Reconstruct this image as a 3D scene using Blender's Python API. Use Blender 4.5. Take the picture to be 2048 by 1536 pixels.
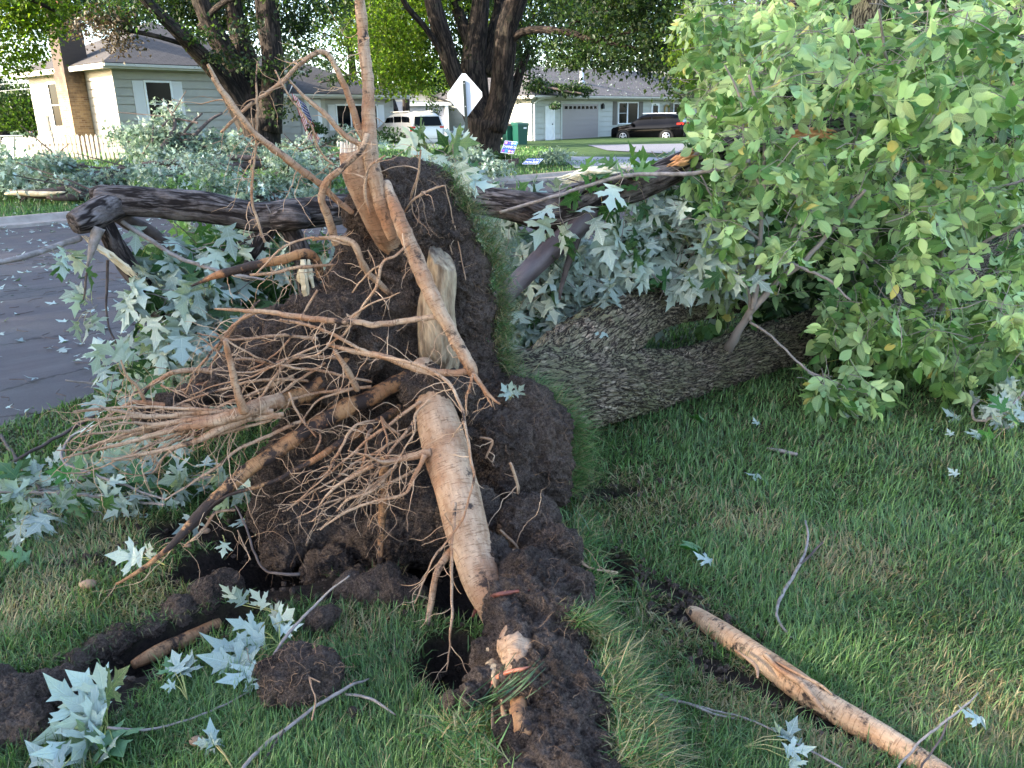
import bpy, math, random
import numpy as np
from mathutils import Vector, Matrix
from mathutils.geometry import tessellate_polygon
for o in list(bpy.data.objects): bpy.data.objects.remove(o)
rng = np.random.default_rng(7); random.seed(7)
sc = bpy.context.scene; COL = sc.collection

# ---------------------------------------------------------------- camera, sky, sun, exposure
PIT = math.radians(18.25); ROL = math.radians(1.1); F = 1600.0; EYE = 1.6
_f = np.array([0, math.cos(PIT), -math.sin(PIT)]); _u0 = np.array([0, math.sin(PIT), math.cos(PIT)]); _r0 = np.array([1., 0, 0])
_R = _r0*math.cos(ROL)-_u0*math.sin(ROL); _U = _u0*math.cos(ROL)+_r0*math.sin(ROL); EYEP = np.array([0, 0, EYE])
cam = bpy.data.cameras.new("camera"); co = bpy.data.objects.new("camera", cam); COL.objects.link(co)
cam.sensor_width = 36; cam.lens = 36*F/2048; cam.clip_end = 1000; cam.clip_start = 0.05
co.matrix_world = Matrix(((_R[0], _U[0], -_f[0], 0), (_R[1], _U[1], -_f[1], 0), (_R[2], _U[2], -_f[2], EYE), (0, 0, 0, 1)))
sc.camera = co
SUN_AZ = math.radians(247)      # clockwise from +Y towards the sun
SUN_EL = math.radians(21)
w = bpy.data.worlds.new("World"); sc.world = w; w.use_nodes = True
nt = w.node_tree; bg = nt.nodes["Background"]
sky = nt.nodes.new("ShaderNodeTexSky"); sky.sky_type = 'NISHITA'; sky.sun_disc = False
sky.sun_elevation = SUN_EL; sky.sun_rotation = SUN_AZ; sky.air_density = .8; sky.dust_density = 1.8; sky.ozone_density = .5
nt.links.new(sky.outputs[0], bg.inputs[0]); bg.inputs[1].default_value = 0.15
sl = bpy.data.lights.new("sun", 'SUN'); sl.energy = 2.6; sl.angle = math.radians(0.6); sl.color = (1, .9, .74)
so = bpy.data.objects.new("sun", sl); COL.objects.link(so)
_sd = Vector((math.sin(SUN_AZ)*math.cos(SUN_EL), math.cos(SUN_AZ)*math.cos(SUN_EL), math.sin(SUN_EL)))
so.rotation_euler = _sd.to_track_quat('Z', 'Y').to_euler()
sc.view_settings.view_transform = 'Standard'; sc.view_settings.look = 'None'
sc.view_settings.exposure = 2.8; sc.view_settings.gamma = 1.0

# ---------------------------------------------------------------- helpers
def ray(x, y): return _f+_R*(x-1024)/F-_U*(y-768)/F
def P(x, y, d): v = ray(x, y); return EYEP+v*d/v[1]
def G(x, y, z=0.): v = ray(x, y); return EYEP+v*(z-EYE)/v[2]
def PX(d): return d/1550.0                      # metres one photo pixel spans at distance d
def P_arr(xy, d):
    v = _f+np.outer((xy[:, 0]-1024)/F, _R)-np.outer((xy[:, 1]-768)/F, _U)
    return EYEP+v*(d/v[:, 1])[:, None]

_perm = np.random.default_rng(3).integers(0, 2**31, 4096)
def _h(i, j, k, s): return (_perm[(i*73856093 ^ j*19349663 ^ k*83492791 ^ s*2654435) & 4095] & 1023)/511.5-1
def pn(p, s=0):
    p = np.asarray(p, float); i = np.floor(p).astype(np.int64); f = p-i; u = f*f*f*(f*(f*6-15)+10)
    r = 0
    for a in (0, 1):
        for b in (0, 1):
            for c in (0, 1):
                I = i[:, 0]+a; J = i[:, 1]+b; K = i[:, 2]+c
                g = _h(I, J, K, s+1)*(f[:, 0]-a)+_h(I, J, K, s+2)*(f[:, 1]-b)+_h(I, J, K, s+3)*(f[:, 2]-c)
                r = r+g*(u[:, 0] if a else 1-u[:, 0])*(u[:, 1] if b else 1-u[:, 1])*(u[:, 2] if c else 1-u[:, 2])
    return r
def fbm(p, o=4, s=0):
    r = 0; a = 1.
    for k in range(o): r = r+a*pn(p*2**k, s+k*7); a *= .5
    return r
def sstep(a, b, x): t = np.clip((x-a)/(b-a), 0, 1); return t*t*(3-2*t)

def tag(o, label=None, cat=None, group=None, kind=None):
    if label: o['label'] = label
    if cat: o['category'] = cat
    if group: o['group'] = group
    if kind: o['kind'] = kind
    return o
def empty(name, loc, label, cat, group=None, rz=0.):
    o = bpy.data.objects.new(name, None); COL.objects.link(o); o.location = [float(a) for a in loc]; o.rotation_euler = (0, 0, rz)
    o.empty_display_size = .1
    return tag(o, label, cat, group)
def root_loc(o):
    l = np.zeros(3)
    while o is not None: l = l+np.array(o.location); o = o.parent
    return l
def mesh_np(name, V, Fs, mat, parent=None, smooth=True, attrs=None, local=False, mi=None):
    """V (n,3); Fs list of (m,k) index arrays"""
    V = np.asarray(V, np.float32)
    if not local and parent is not None: V = V-root_loc(parent).astype(np.float32)
    if isinstance(Fs, np.ndarray): Fs = [Fs]
    Fs = [f for f in Fs if len(f)]
    me = bpy.data.meshes.new(name)
    me.vertices.add(len(V)); me.vertices.foreach_set('co', V.ravel())
    ls = np.concatenate([np.asarray(f, np.int32).ravel() for f in Fs]); ct = np.concatenate([np.full(len(f), f.shape[1], np.int32) for f in Fs])
    st = np.concatenate([[0], np.cumsum(ct)[:-1]]).astype(np.int32)
    me.loops.add(len(ls)); me.loops.foreach_set('vertex_index', ls)
    me.polygons.add(len(ct)); me.polygons.foreach_set('loop_start', st); me.polygons.foreach_set('loop_total', ct)
    me.polygons.foreach_set('use_smooth', np.full(len(ct), smooth, bool))
    for m in (mat if isinstance(mat, (list, tuple)) else [mat]): me.materials.append(m)
    if mi is not None: me.polygons.foreach_set('material_index', np.asarray(mi, np.int32))
    for k, a in (attrs or {}).items():
        a = np.asarray(a, np.float32)
        if a.ndim == 1: me.attributes.new(k, 'FLOAT', 'POINT').data.foreach_set('value', a)
        else: me.attributes.new(k, 'FLOAT_VECTOR', 'POINT').data.foreach_set('vector', a.ravel())
    me.update(calc_edges=True); me.validate()
    o = bpy.data.objects.new(name, me); COL.objects.link(o)
    if parent is not None: o.parent = parent
    return o

LT = [None]
class Acc:
    def __init__(s): s.V = []; s.F = {}; s.T = []; s.n = 0
    def add(s, V, Fa, T=None):
        V = np.asarray(V, float); Fa = np.asarray(Fa, np.int64)
        if Fa.ndim == 1: Fa = Fa[None]
        if T is None and LT[0] is not None and len(LT[0]) == len(V): T = LT[0]
        s.V.append(V); s.T.append(T if T is not None else V); s.F.setdefault(Fa.shape[1], []).append(Fa+s.n); s.n += len(V); return s
    def addm(s, V, Fl, T=None):
        V = np.asarray(V, float); s.V.append(V); s.T.append(T if T is not None else V)
        for f in Fl:
            f = np.asarray(f, np.int64); f = f[None] if f.ndim == 1 else f
            s.F.setdefault(f.shape[1], []).append(f+s.n)
        s.n += len(V); return s
    def box(s, x0, y0, z0, x1, y1, z1):
        V = [(x, y, z) for x in (x0, x1) for y in (y0, y1) for z in (z0, z1)]
        return s.add(V, [(0, 1, 3, 2), (4, 6, 7, 5), (0, 4, 5, 1), (2, 3, 7, 6), (0, 2, 6, 4), (1, 5, 7, 3)])
    def quad(s, *p): return s.add(p, [tuple(range(len(p)))])
    def tube(s, pts, rad, n=8, cap=True, bump=0., bf=8.):
        V, Fa, T, c = tube(pts, rad, n, bump, bf); s.addm(V, [Fa]+c if cap else [Fa], T); return s
    def cyl(s, a, b, r, n=12, r2=None): return s.tube(np.array([a, b], float), np.array([r, r if r2 is None else r2]), n)
    def build(s, name, mat, parent=None, smooth=False, local=False, tco=False):
        V = np.concatenate(s.V); Fs = [np.concatenate(f) for f in s.F.values()]
        return mesh_np(name, V, Fs, mat, parent, smooth, {'tco': np.concatenate(s.T)} if tco else None, local)

def resample(pts, step):
    pts = np.asarray(pts, float); n = len(pts)
    if n == 2: q = pts
    else:
        Q = []
        for i in range(n-1):
            p0 = pts[max(i-1, 0)]; p1 = pts[i]; p2 = pts[i+1]; p3 = pts[min(i+2, n-1)]
            for t in np.linspace(0, 1, 9)[:-1]:
                Q.append(.5*((2*p1)+(p2-p0)*t+(2*p0-5*p1+4*p2-p3)*t*t+(3*p1-p0-3*p2+p3)*t**3))
        Q.append(pts[-1]); q = np.array(Q)
    L = np.concatenate([[0], np.cumsum(np.linalg.norm(np.diff(q[:, :3], axis=0), axis=1))])
    m = max(2, int(L[-1]/step)+1); s = np.linspace(0, L[-1], m)
    return np.stack([np.interp(s, L, q[:, k]) for k in range(q.shape[1])], 1)
def tube(pts, rad, n=8, bump=0., bf=8.):
    pts = np.asarray(pts, float); rad = np.asarray(rad, float); m = len(pts)
    if rad.ndim == 0: rad = np.full(m, float(rad))
    tg = np.gradient(pts, axis=0); tg /= np.linalg.norm(tg, axis=1)[:, None]+1e-9
    a = np.cross(tg[0], [0.3, .2, 1]);
    if np.linalg.norm(a) < 1e-3: a = np.cross(tg[0], [1, 0, 0])
    a /= np.linalg.norm(a); A = np.zeros((m, 3))
    for i in range(m):
        a = a-tg[i]*(a@tg[i]); a = a/(np.linalg.norm(a)+1e-9); A[i] = a
    B = np.cross(tg, A); th = np.arange(n)*2*np.pi/n
    L = np.concatenate([[0], np.cumsum(np.linalg.norm(np.diff(pts, axis=0), axis=1))])
    r0 = rad.max()
    T = np.stack([np.cos(th)[None]*r0+0*L[:, None], np.sin(th)[None]*r0+0*L[:, None], np.repeat(L[:, None], n, 1)], 2).reshape(-1, 3)
    rr = np.repeat(rad[:, None], n, 1)
    if bump: rr = rr*(1+bump*fbm(np.concatenate([T[:, :2]*bf*2, T[:, 2:]*bf], 1)+pts[0]*7, 3).reshape(m, n)*1.6)
    V = pts[:, None]+A[:, None]*(np.cos(th)[None, :, None]*rr[:, :, None])+B[:, None]*(np.sin(th)[None, :, None]*rr[:, :, None])
    i = np.arange(m-1)[:, None]*n; j = np.arange(n)[None]; k = (j+1) % n
    Fa = np.stack([i+j, i+k, i+n+k, i+n+j], 2).reshape(-1, 4)
    caps = [np.arange(n)[::-1], np.arange(n)+(m-1)*n]
    return V.reshape(-1, 3), Fa, T, caps
def px_path(pl, step=.02, wig=0., seed=0, thin=1.):
    """pl: (px,py,dist,width_px) -> resampled points and radii"""
    A = np.array([list(P(x, y, d))+[wd*.5*PX(d)] for x, y, d, wd in pl]); q = resample(A, step)
    q[:, 3] *= thin
    if wig: q[:, :3] += wig*np.stack([fbm(q[:, :3]*9+seed*3.1+k*17, 4, k) for k in range(3)], 1)*np.clip(np.linspace(0, 1, len(q))*4, 0, 1)[:, None]
    return q[:, :3], np.clip(q[:, 3], .0006, None)

# ---------------------------------------------------------------- materials
def NM(name):
    m = bpy.data.materials.new(name); m.use_nodes = True; n = m.node_tree; b = n.nodes["Principled BSDF"]
    return m, n, b
def ramp(n, fac, stops):
    r = n.nodes.new("ShaderNodeValToRGB"); e = r.color_ramp.elements
    while len(e) > 1: e.remove(e[-1])
    e[0].position = stops[0][0]; e[0].color = (*stops[0][1], 1)
    for p, c in stops[1:]: x = e.new(p); x.color = (*c, 1)
    if fac is not None: n.links.new(fac, r.inputs[0])
    return r.outputs[0]
def coords(n, src='Object', scale=(1, 1, 1)):
    if src == 'tco':
        a = n.nodes.new("ShaderNodeAttribute"); a.attribute_name = 'tco'; o = a.outputs['Vector']
    elif src == 'Position': o = n.nodes.new("ShaderNodeNewGeometry").outputs['Position']
    else: o = n.nodes.new("ShaderNodeTexCoord").outputs[src]
    mp = n.nodes.new("ShaderNodeMapping"); mp.inputs['Scale'].default_value = scale; n.links.new(o, mp.inputs[0]); return mp.outputs[0]
def noise(n, vec, scale, detail=6, rough=.6, out=0):
    t = n.nodes.new("ShaderNodeTexNoise"); t.inputs['Scale'].default_value = scale; t.inputs['Detail'].default_value = detail; t.inputs['Roughness'].default_value = rough
    n.links.new(vec, t.inputs['Vector']); return t.outputs[out]
def math_(n, op, a, b=None, clamp=False):
    t = n.nodes.new("ShaderNodeMath"); t.operation = op; t.use_clamp = clamp
    for k, v in ((0, a), (1, b)):
        if v is None: continue
        if isinstance(v, (int, float)): t.inputs[k].default_value = v
        else: n.links.new(v, t.inputs[k])
    return t.outputs[0]
def mixc(n, fac, a, b, mode='MIX'):
    t = n.nodes.new("ShaderNodeMix"); t.data_type = 'RGBA'; t.blend_type = mode
    for k, v in (('Factor', fac), ('A', a), ('B', b)):
        s = [x for x in t.inputs if x.name == k and (x.type == ('VALUE' if k == 'Factor' else 'RGBA'))][0]
        if isinstance(v, (int, float)): s.default_value = v
        elif isinstance(v, tuple): s.default_value = (*v, 1)
        else: n.links.new(v, s)
    return [x for x in t.outputs if x.type == 'RGBA'][0]
def bump(n, b, h, strength, dist=.01):
    t = n.nodes.new("ShaderNodeBump"); t.inputs['Strength'].default_value = strength; t.inputs['Distance'].default_value = dist
    n.links.new(h, t.inputs['Height']); n.links.new(t.outputs[0], b.inputs['Normal'])
def simple(name, c1, c2=None, scale=20., rough=.6, bmp=0., bscale=None, bd=.01, src='Object', stretch=(1, 1, 1), spec=.5, metal=0., lo=.35, hi=.65):
    m, n, b = NM(name); b.inputs['Roughness'].default_value = rough; b.inputs['Specular IOR Level'].default_value = spec; b.inputs['Metallic'].default_value = metal
    v = coords(n, src, stretch)
    if c2: n.links.new(ramp(n, noise(n, v, scale), [(lo, c1), (hi, c2)]), b.inputs['Base Color'])
    else: b.inputs['Base Color'].default_value = (*c1, 1)
    if bmp: bump(n, b, noise(n, v, bscale or scale), bmp, bd)
    return m
def leafmat(name, front, back, var=.35, trans=.35, rough=.45, yellow=None, tcol=None, veins=None):
    m, n, b = NM(name); g = n.nodes.new("ShaderNodeNewGeometry"); rnd = g.outputs['Random Per Island']
    col = mixc(n, g.outputs['Backfacing'], front, back)
    v = math_(n, 'ADD', math_(n, 'MULTIPLY', rnd, 2*var), 1-var)
    hs = n.nodes.new("ShaderNodeHueSaturation"); n.links.new(col, hs.inputs['Color']); n.links.new(v, hs.inputs['Value'])
    n.links.new(math_(n, 'ADD', math_(n, 'MULTIPLY', math_(n, 'FRACT', math_(n, 'MULTIPLY', rnd, 7.3)), .05), .475), hs.inputs['Hue'])
    c = hs.outputs[0]
    if veins:
        at = n.nodes.new("ShaderNodeAttribute"); at.attribute_name = 'tco'; sp = n.nodes.new("ShaderNodeSeparateXYZ"); n.links.new(at.outputs['Vector'], sp.inputs[0])
        X = math_(n, 'ABSOLUTE', sp.outputs[0]); Y = sp.outputs[1]; d = X
        if veins == 'maple':
            for th in (.86, 1.62): d = math_(n, 'MINIMUM', d, math_(n, 'ABSOLUTE', math_(n, 'SUBTRACT', math_(n, 'MULTIPLY', X, math.cos(th)), math_(n, 'MULTIPLY', Y, math.sin(th)))))
            fr = 11.
        else: fr = 9.
        s2 = math_(n, 'MULTIPLY', math_(n, 'ABSOLUTE', math_(n, 'SUBTRACT', math_(n, 'FRACT', math_(n, 'MULTIPLY', math_(n, 'SUBTRACT', Y, math_(n, 'MULTIPLY', X, .7)), fr)), .5)), .13)
        d = math_(n, 'MINIMUM', d, math_(n, 'ADD', s2, .006)); vm = ramp(n, d, [(.006, (1, 1, 1)), (.02, (0, 0, 0))])
        c = mixc(n, math_(n, 'MULTIPLY', vm, .45), c, mixc(n, g.outputs['Backfacing'], (.16, .26, .08), tuple(min(1, q*1.35) for q in back)))
        bump(n, b, vm, .5, .004)
    if yellow: c = mixc(n, math_(n, 'GREATER_THAN', math_(n, 'FRACT', math_(n, 'MULTIPLY', rnd, 31.7)), .985), c, yellow)
    n.links.new(c, b.inputs['Base Color']); b.inputs['Roughness'].default_value = rough; b.inputs['Specular IOR Level'].default_value = .35
    tr = n.nodes.new("ShaderNodeBsdfTranslucent"); n.links.new(mixc(n, 1., c, tcol or (1.0, 1.15, .35), 'MULTIPLY'), tr.inputs[0])
    mx = n.nodes.new("ShaderNodeMixShader"); mx.inputs[0].default_value = trans
    n.links.new(b.outputs[0], mx.inputs[1]); n.links.new(tr.outputs[0], mx.inputs[2]); n.links.new(mx.outputs[0], n.nodes["Material Output"].inputs[0])
    return m

MAT = {}
MAT['maple'] = leafmat('silver_maple_leaf', (.045, .115, .04), (.38, .46, .41), .36, .22, .42, veins='maple')
MAT['maple_green'] = leafmat('maple_leaf_green', (.05, .14, .035), (.2, .33, .17), .35, .4, veins='maple')
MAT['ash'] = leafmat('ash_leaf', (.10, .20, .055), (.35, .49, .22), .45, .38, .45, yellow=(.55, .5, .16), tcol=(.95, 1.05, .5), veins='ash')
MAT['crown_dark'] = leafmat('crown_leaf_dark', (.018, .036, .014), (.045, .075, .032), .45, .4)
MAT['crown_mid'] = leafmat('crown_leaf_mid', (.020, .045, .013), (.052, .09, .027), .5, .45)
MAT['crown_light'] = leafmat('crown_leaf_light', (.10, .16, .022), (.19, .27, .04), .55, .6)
MAT['crown_brown'] = leafmat('crown_leaf_dry', (.07, .055, .03), (.10, .08, .05), .4, .3, tcol=(1, .8, .6))
MAT['brush'] = leafmat('wilting_maple_leaf', (.13, .2, .13), (.40, .50, .48), .35, .3, tcol=(1, 1.05, .7))
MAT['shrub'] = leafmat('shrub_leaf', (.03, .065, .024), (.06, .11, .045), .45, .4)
MAT['petiole'] = simple('leaf_stalk', (.32, .4, .10), (.4, .3, .14), 3, .5)
MAT['twig'] = simple('grey_twig_bark', (.16, .13, .11), (.32, .28, .26), 30, .8, .3, src='tco')
MAT['twig_dark'] = simple('dark_twig_bark', (.05, .035, .03), (.12, .09, .08), 20, .85, .4)
MAT['road_m'] = None

def root_mat(name, dirt, a=(.30, .165, .09), b_=(.54, .385, .26), red=(.29, .125, .055)):
    m, n, b = NM(name); v = coords(n, 'tco'); v2 = coords(n, 'tco', (1, 1, .35)); v3 = coords(n, 'tco', (.6, .6, 6)); pos = coords(n, 'Position')
    c = ramp(n, noise(n, v2, 18, 8, .7), [(.36, a), (.6, b_)])
    c = mixc(n, ramp(n, noise(n, pos, 5, 4), [(.47, (0, 0, 0)), (.62, (.75, .75, .75))]), c, red)
    lines = noise(n, v3, 30, 3, .7)
    c = mixc(n, ramp(n, lines, [(.54, (0, 0, 0)), (.63, (.6, .6, .6))]), c, (.13, .06, .028))
    d = ramp(n, noise(n, v, 60, 6, .75), [(.57, (0, 0, 0)), (.68, (.75, .75, .75))])
    c = mixc(n, d, c, (.06, .035, .025))
    if dirt > 0:
        dd = ramp(n, noise(n, pos, 9, 7, .7), [(.66-dirt*.3, (0, 0, 0)), (.72-dirt*.28, (1, 1, 1))])
        c = mixc(n, dd, c, (.035, .022, .018))
    n.links.new(c, b.inputs['Base Color']); b.inputs['Roughness'].default_value = .62; b.inputs['Specular IOR Level'].default_value = .3
    bump(n, b, math_(n, 'ADD', noise(n, v2, 80, 7, .75), math_(n, 'MULTIPLY', lines, .9)), .8, .006)
    return m
MAT['root'] = root_mat('pale_root_bark', .34)
MAT['root_dirty'] = root_mat('muddy_root_bark', .62, (.30, .14, .06), (.44, .24, .11))
MAT['root_big'] = root_mat('big_root_bark', .2, (.30, .175, .10), (.52, .36, .24), (.28, .13, .065))
MAT['rootlet'] = simple('fine_root', (.33, .18, .095), (.58, .41, .27), 6, .7)
MAT['hair'] = simple('hair_root', (.16, .09, .055), (.36, .22, .13), 5, .8)
MAT['soil'] = None
def soil_mat(name, dark=(.018, .013, .011), mid=(.125, .09, .072), light=(.32, .245, .20)):
    m, n, b = NM(name); v = coords(n, 'Position')
    big = noise(n, v, 4.5, 5, .6); fine = noise(n, v, 130, 8, .85)
    c = ramp(n, math_(n, 'ADD', math_(n, 'MULTIPLY', big, .3), math_(n, 'MULTIPLY', fine, .7)), [(.4, dark), (.5, mid), (.64, light)])
    sp = n.nodes.new("ShaderNodeTexVoronoi"); sp.inputs['Scale'].default_value = 130; n.links.new(v, sp.inputs['Vector'])
    c = mixc(n, ramp(n, sp.outputs['Distance'], [(.06, (.35, .35, .35)), (.11, (0, 0, 0))]), c, (.3, .22, .17))
    n.links.new(c, b.inputs['Base Color']); b.inputs['Roughness'].default_value = .9; b.inputs['Specular IOR Level'].default_value = .25
    vb = n.nodes.new('ShaderNodeTexVoronoi'); vb.inputs['Scale'].default_value = 75; n.links.new(v, vb.inputs['Vector'])
    bump(n, b, math_(n, 'ADD', math_(n, 'MULTIPLY', vb.outputs['Distance'], -.35), math_(n, 'ADD', noise(n, v, 45, 9, .8), math_(n, 'MULTIPLY', noise(n, v, 200, 4, .7), .4))), 1., .05)
    return m
MAT['soil'] = soil_mat('dark_moist_soil')
MAT['soil_grey'] = soil_mat('greyer_drying_soil', (.03, .022, .019), (.085, .064, .056), (.16, .125, .11))
def bark_mat(name, dark, mid, moss, mossamt, sc_=(1, 1, .33), bscale=28, bd=.03):
    m, n, b = NM(name); v = coords(n, 'tco', sc_)
    w_ = n.nodes.new("ShaderNodeVectorMath"); w_.operation = 'ADD'; nv = noise(n, v, 9, 3, .5, 1); n.links.new(v, w_.inputs[0])
    s = n.nodes.new("ShaderNodeVectorMath"); s.operation = 'SCALE'; s.inputs['Scale'].default_value = .07; n.links.new(nv, s.inputs[0]); n.links.new(s.outputs[0], w_.inputs[1])
    nA = noise(n, w_.outputs[0], bscale*.62, 3, .55); nB = noise(n, w_.outputs[0], bscale*1.5, 4, .6); fine = noise(n, v, 130, 6, .75)
    h = math_(n, 'MINIMUM', math_(n, 'MULTIPLY', math_(n, 'ABSOLUTE', math_(n, 'SUBTRACT', nA, .5)), 3.4), .34)
    h = math_(n, 'MULTIPLY', h, math_(n, 'MINIMUM', math_(n, 'ADD', math_(n, 'MULTIPLY', math_(n, 'ABSOLUTE', math_(n, 'SUBTRACT', nB, .5)), 5.), .35), 1.))
    c = ramp(n, math_(n, 'ADD', math_(n, 'MULTIPLY', h, 2.0), math_(n, 'MULTIPLY', fine, .45)), [(.3, dark), (.66, mid), (1., tuple(min(1, x*1.7) for x in mid))])
    ms = math_(n, 'MULTIPLY', ramp(n, noise(n, coords(n, 'Position'), 3.5, 7, .7), [(.6-mossamt*.25, (0, 0, 0)), (.75-mossamt*.2, (1, 1, 1))]), ramp(n, h, [(.04, (0, 0, 0)), (.16, (.75, .75, .75))]))
    c = mixc(n, ms, c, moss); n.links.new(c, b.inputs['Base Color']); b.inputs['Roughness'].default_value = .88; b.inputs['Specular IOR Level'].default_value = .25
    bump(n, b, math_(n, 'ADD', h, math_(n, 'MULTIPLY', fine, .12)), 1., bd)
    return m
MAT['ash_bark'] = bark_mat('ridged_ash_bark', (.022, .015, .011), (.36, .28, .21), (.20, .215, .10), .8, (1, 1, .3), 62, .03)
MAT['limb_bark'] = bark_mat('dark_cracked_maple_bark', (.012, .008, .007), (.075, .058, .052), (.26, .225, .215), .6, (1, 1, .25), 20, .02)
MAT['tree_bark'] = bark_mat('standing_tree_bark', (.008, .006, .005), (.045, .033, .026), (.06, .055, .035), .3, (1, 1, .25), 9, .03)
MAT['wood'] = simple('split_pale_wood', (.62, .47, .27), (.82, .7, .5), 12, .6, .4, 40, .004, stretch=(1, 1, .2))
MAT['wood_orange'] = simple('torn_orange_wood', (.42, .17, .06), (.66, .36, .16), 14, .6, .4, 40, .004)
MAT['wood_old'] = simple('weathered_cut_wood', (.15, .09, .05), (.54, .41, .27), 30, .8, 1., 60, .02, stretch=(1, 1, .22))
def flat(name, c, rough=.6, metal=0., spec=.5): return simple(name, c, None, rough=rough, metal=metal, spec=spec)
MAT['white'] = simple('white_paint', (.72, .72, .72), (.8, .8, .79), 4, .5)
MAT['trim'] = simple('cream_trim_paint', (.42, .40, .34), (.5, .475, .41), 3, .55)
MAT['siding'] = simple('beige_siding_paint', (.32, .305, .265), (.38, .36, .315), 1.2, .6, .1, 60, .003, src='Position')
MAT['siding_lt'] = simple('pale_grey_siding_paint', (.40, .41, .37), (.46, .47, .43), 1.2, .6, .1, 60, .003, src='Position')
MAT['glass'] = flat('dark_window_glass', (.004, .005, .006), .1, 0, .08)
MAT['mullion'] = flat('window_bar_grey', (.35, .36, .36), .5)
MAT['shutter'] = flat('white_shutter_paint', (.62, .61, .60), .5)
MAT['shutter_br'] = flat('brown_shutter_paint', (.10, .085, .07), .6)
MAT['garage'] = flat('taupe_garage_door_paint', (.27, .235, .225), .5)
MAT['metal'] = flat('galvanised_metal', (.55, .56, .57), .35, .8)
MAT['dkmetal'] = flat('dark_green_steel', (.02, .03, .028), .5, .3)
MAT['picket'] = simple('shaded_picket_paint', (.17, .155, .13), (.22, .2, .17), 3, .7)  # fence colour darkened to stand in for the shade it stands in
MAT['plate'] = flat('sign_back_aluminium', (.52, .56, .62), .5, .15)
MAT['binm'] = flat('green_bin_plastic', (.008, .07, .05), .4)
MAT['binlid'] = flat('brown_bin_lid_plastic', (.12, .07, .03), .5)
MAT['blackpaint'] = flat('black_car_paint', (.002, .002, .003), .08, 0, .16)
MAT['whitepaint'] = flat('pearl_white_car_paint', (.62, .6, .55), .2, .1, .6)
MAT['tyre'] = flat('tyre_rubber', (.008, .008, .008), .8, 0, .15)
MAT['alloy'] = flat('alloy_wheel', (.6, .61, .63), .3, .7)
MAT['redlens'] = flat('red_lamp_lens', (.5, .015, .01), .15, 0, .7)
MAT['stonebed'] = simple('brown_edging_block', (.09, .05, .04), (.17, .1, .075), 9, .9, .5, 50, .01)
MAT['stone'] = simple('brown_pebble', (.22, .13, .08), (.3, .2, .13), 10, .7)
for k, c in dict(red=(.42, .02, .03), blue=(.02, .035, .16), fwhite=(.75, .72, .72), sgnblue=(.03, .09, .5), sgnwhite=(.85, .87, .92), pink=(.75, .12, .3), purple=(.25, .1, .5), cyan=(.1, .5, .75), navy=(.02, .05, .3), orange=(.8, .2, .03), black=(.01, .01, .01), yel=(.7, .6, .03)).items(): MAT[k] = flat('paint_'+k, c, .55)
def shingle(name, c1, c2):
    m, n, b = NM(name); v = coords(n, 'Object'); br = n.nodes.new("ShaderNodeTexBrick"); br.inputs['Scale'].default_value = 1
    br.inputs['Brick Width'].default_value = .3; br.inputs['Row Height'].default_value = .14; br.inputs['Mortar Size'].default_value = .012
    br.inputs['Color1'].default_value = (*c1, 1); br.inputs['Color2'].default_value = (*c2, 1); br.inputs['Mortar'].default_value = (*[x*.25 for x in c1], 1)
    uv = n.nodes.new("ShaderNodeAttribute"); uv.attribute_name = 'tco'; n.links.new(uv.outputs['Vector'], br.inputs['Vector'])
    c = mixc(n, math_(n, 'MULTIPLY', noise(n, v, 1.2, 5), .5), br.outputs[0], (*[x*.8 for x in c2],)[:3])
    n.links.new(c, b.inputs['Base Color']); b.inputs['Roughness'].default_value = .9; bump(n, b, br.outputs['Fac'], -.4, .02); return m
MAT['shingle'] = shingle('brown_grey_shingles', (.05, .044, .042), (.075, .066, .062))
MAT['shingle_r'] = shingle('violet_grey_shingles', (.085, .08, .085), (.125, .115, .12))
def brickm():
    m, n, b = NM('tan_brown_brick'); br = n.nodes.new("ShaderNodeTexBrick"); br.inputs['Scale'].default_value = 1
    br.inputs['Brick Width'].default_value = .21; br.inputs['Row Height'].default_value = .075; br.inputs['Mortar Size'].default_value = .008; br.inputs['Bias'].default_value = -.2
    br.inputs['Color1'].default_value = (.36, .23, .12, 1); br.inputs['Color2'].default_value = (.13, .06, .03, 1); br.inputs['Mortar'].default_value = (.33, .25, .17, 1)
    uv = n.nodes.new("ShaderNodeAttribute"); uv.attribute_name = 'tco'; n.links.new(uv.outputs['Vector'], br.inputs['Vector'])
    c = mixc(n, ramp(n, noise(n, coords(n, 'Object'), 5, 5), [(.5, (0, 0, 0)), (.6, (.6, .6, .6))]), br.outputs[0], (.33, .21, .11))
    sep = n.nodes.new("ShaderNodeSeparateXYZ"); n.links.new(coords(n, 'Object'), sep.inputs[0])
    soot = math_(n, 'MULTIPLY', ramp(n, math_(n, 'ADD', math_(n, 'MULTIPLY', sep.outputs[2], .1), math_(n, 'MULTIPLY', noise(n, coords(n, 'Object'), 3), .25)), [(.33, (0, 0, 0)), (.45, (.95, .95, .95))]), 1.)
    c = mixc(n, soot, c, (.05, .035, .028))
    n.links.new(c, b.inputs['Base Color']); b.inputs['Roughness'].default_value = .85; bump(n, b, br.outputs['Fac'], -.5, .01); return m
MAT['brick'] = brickm()

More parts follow.
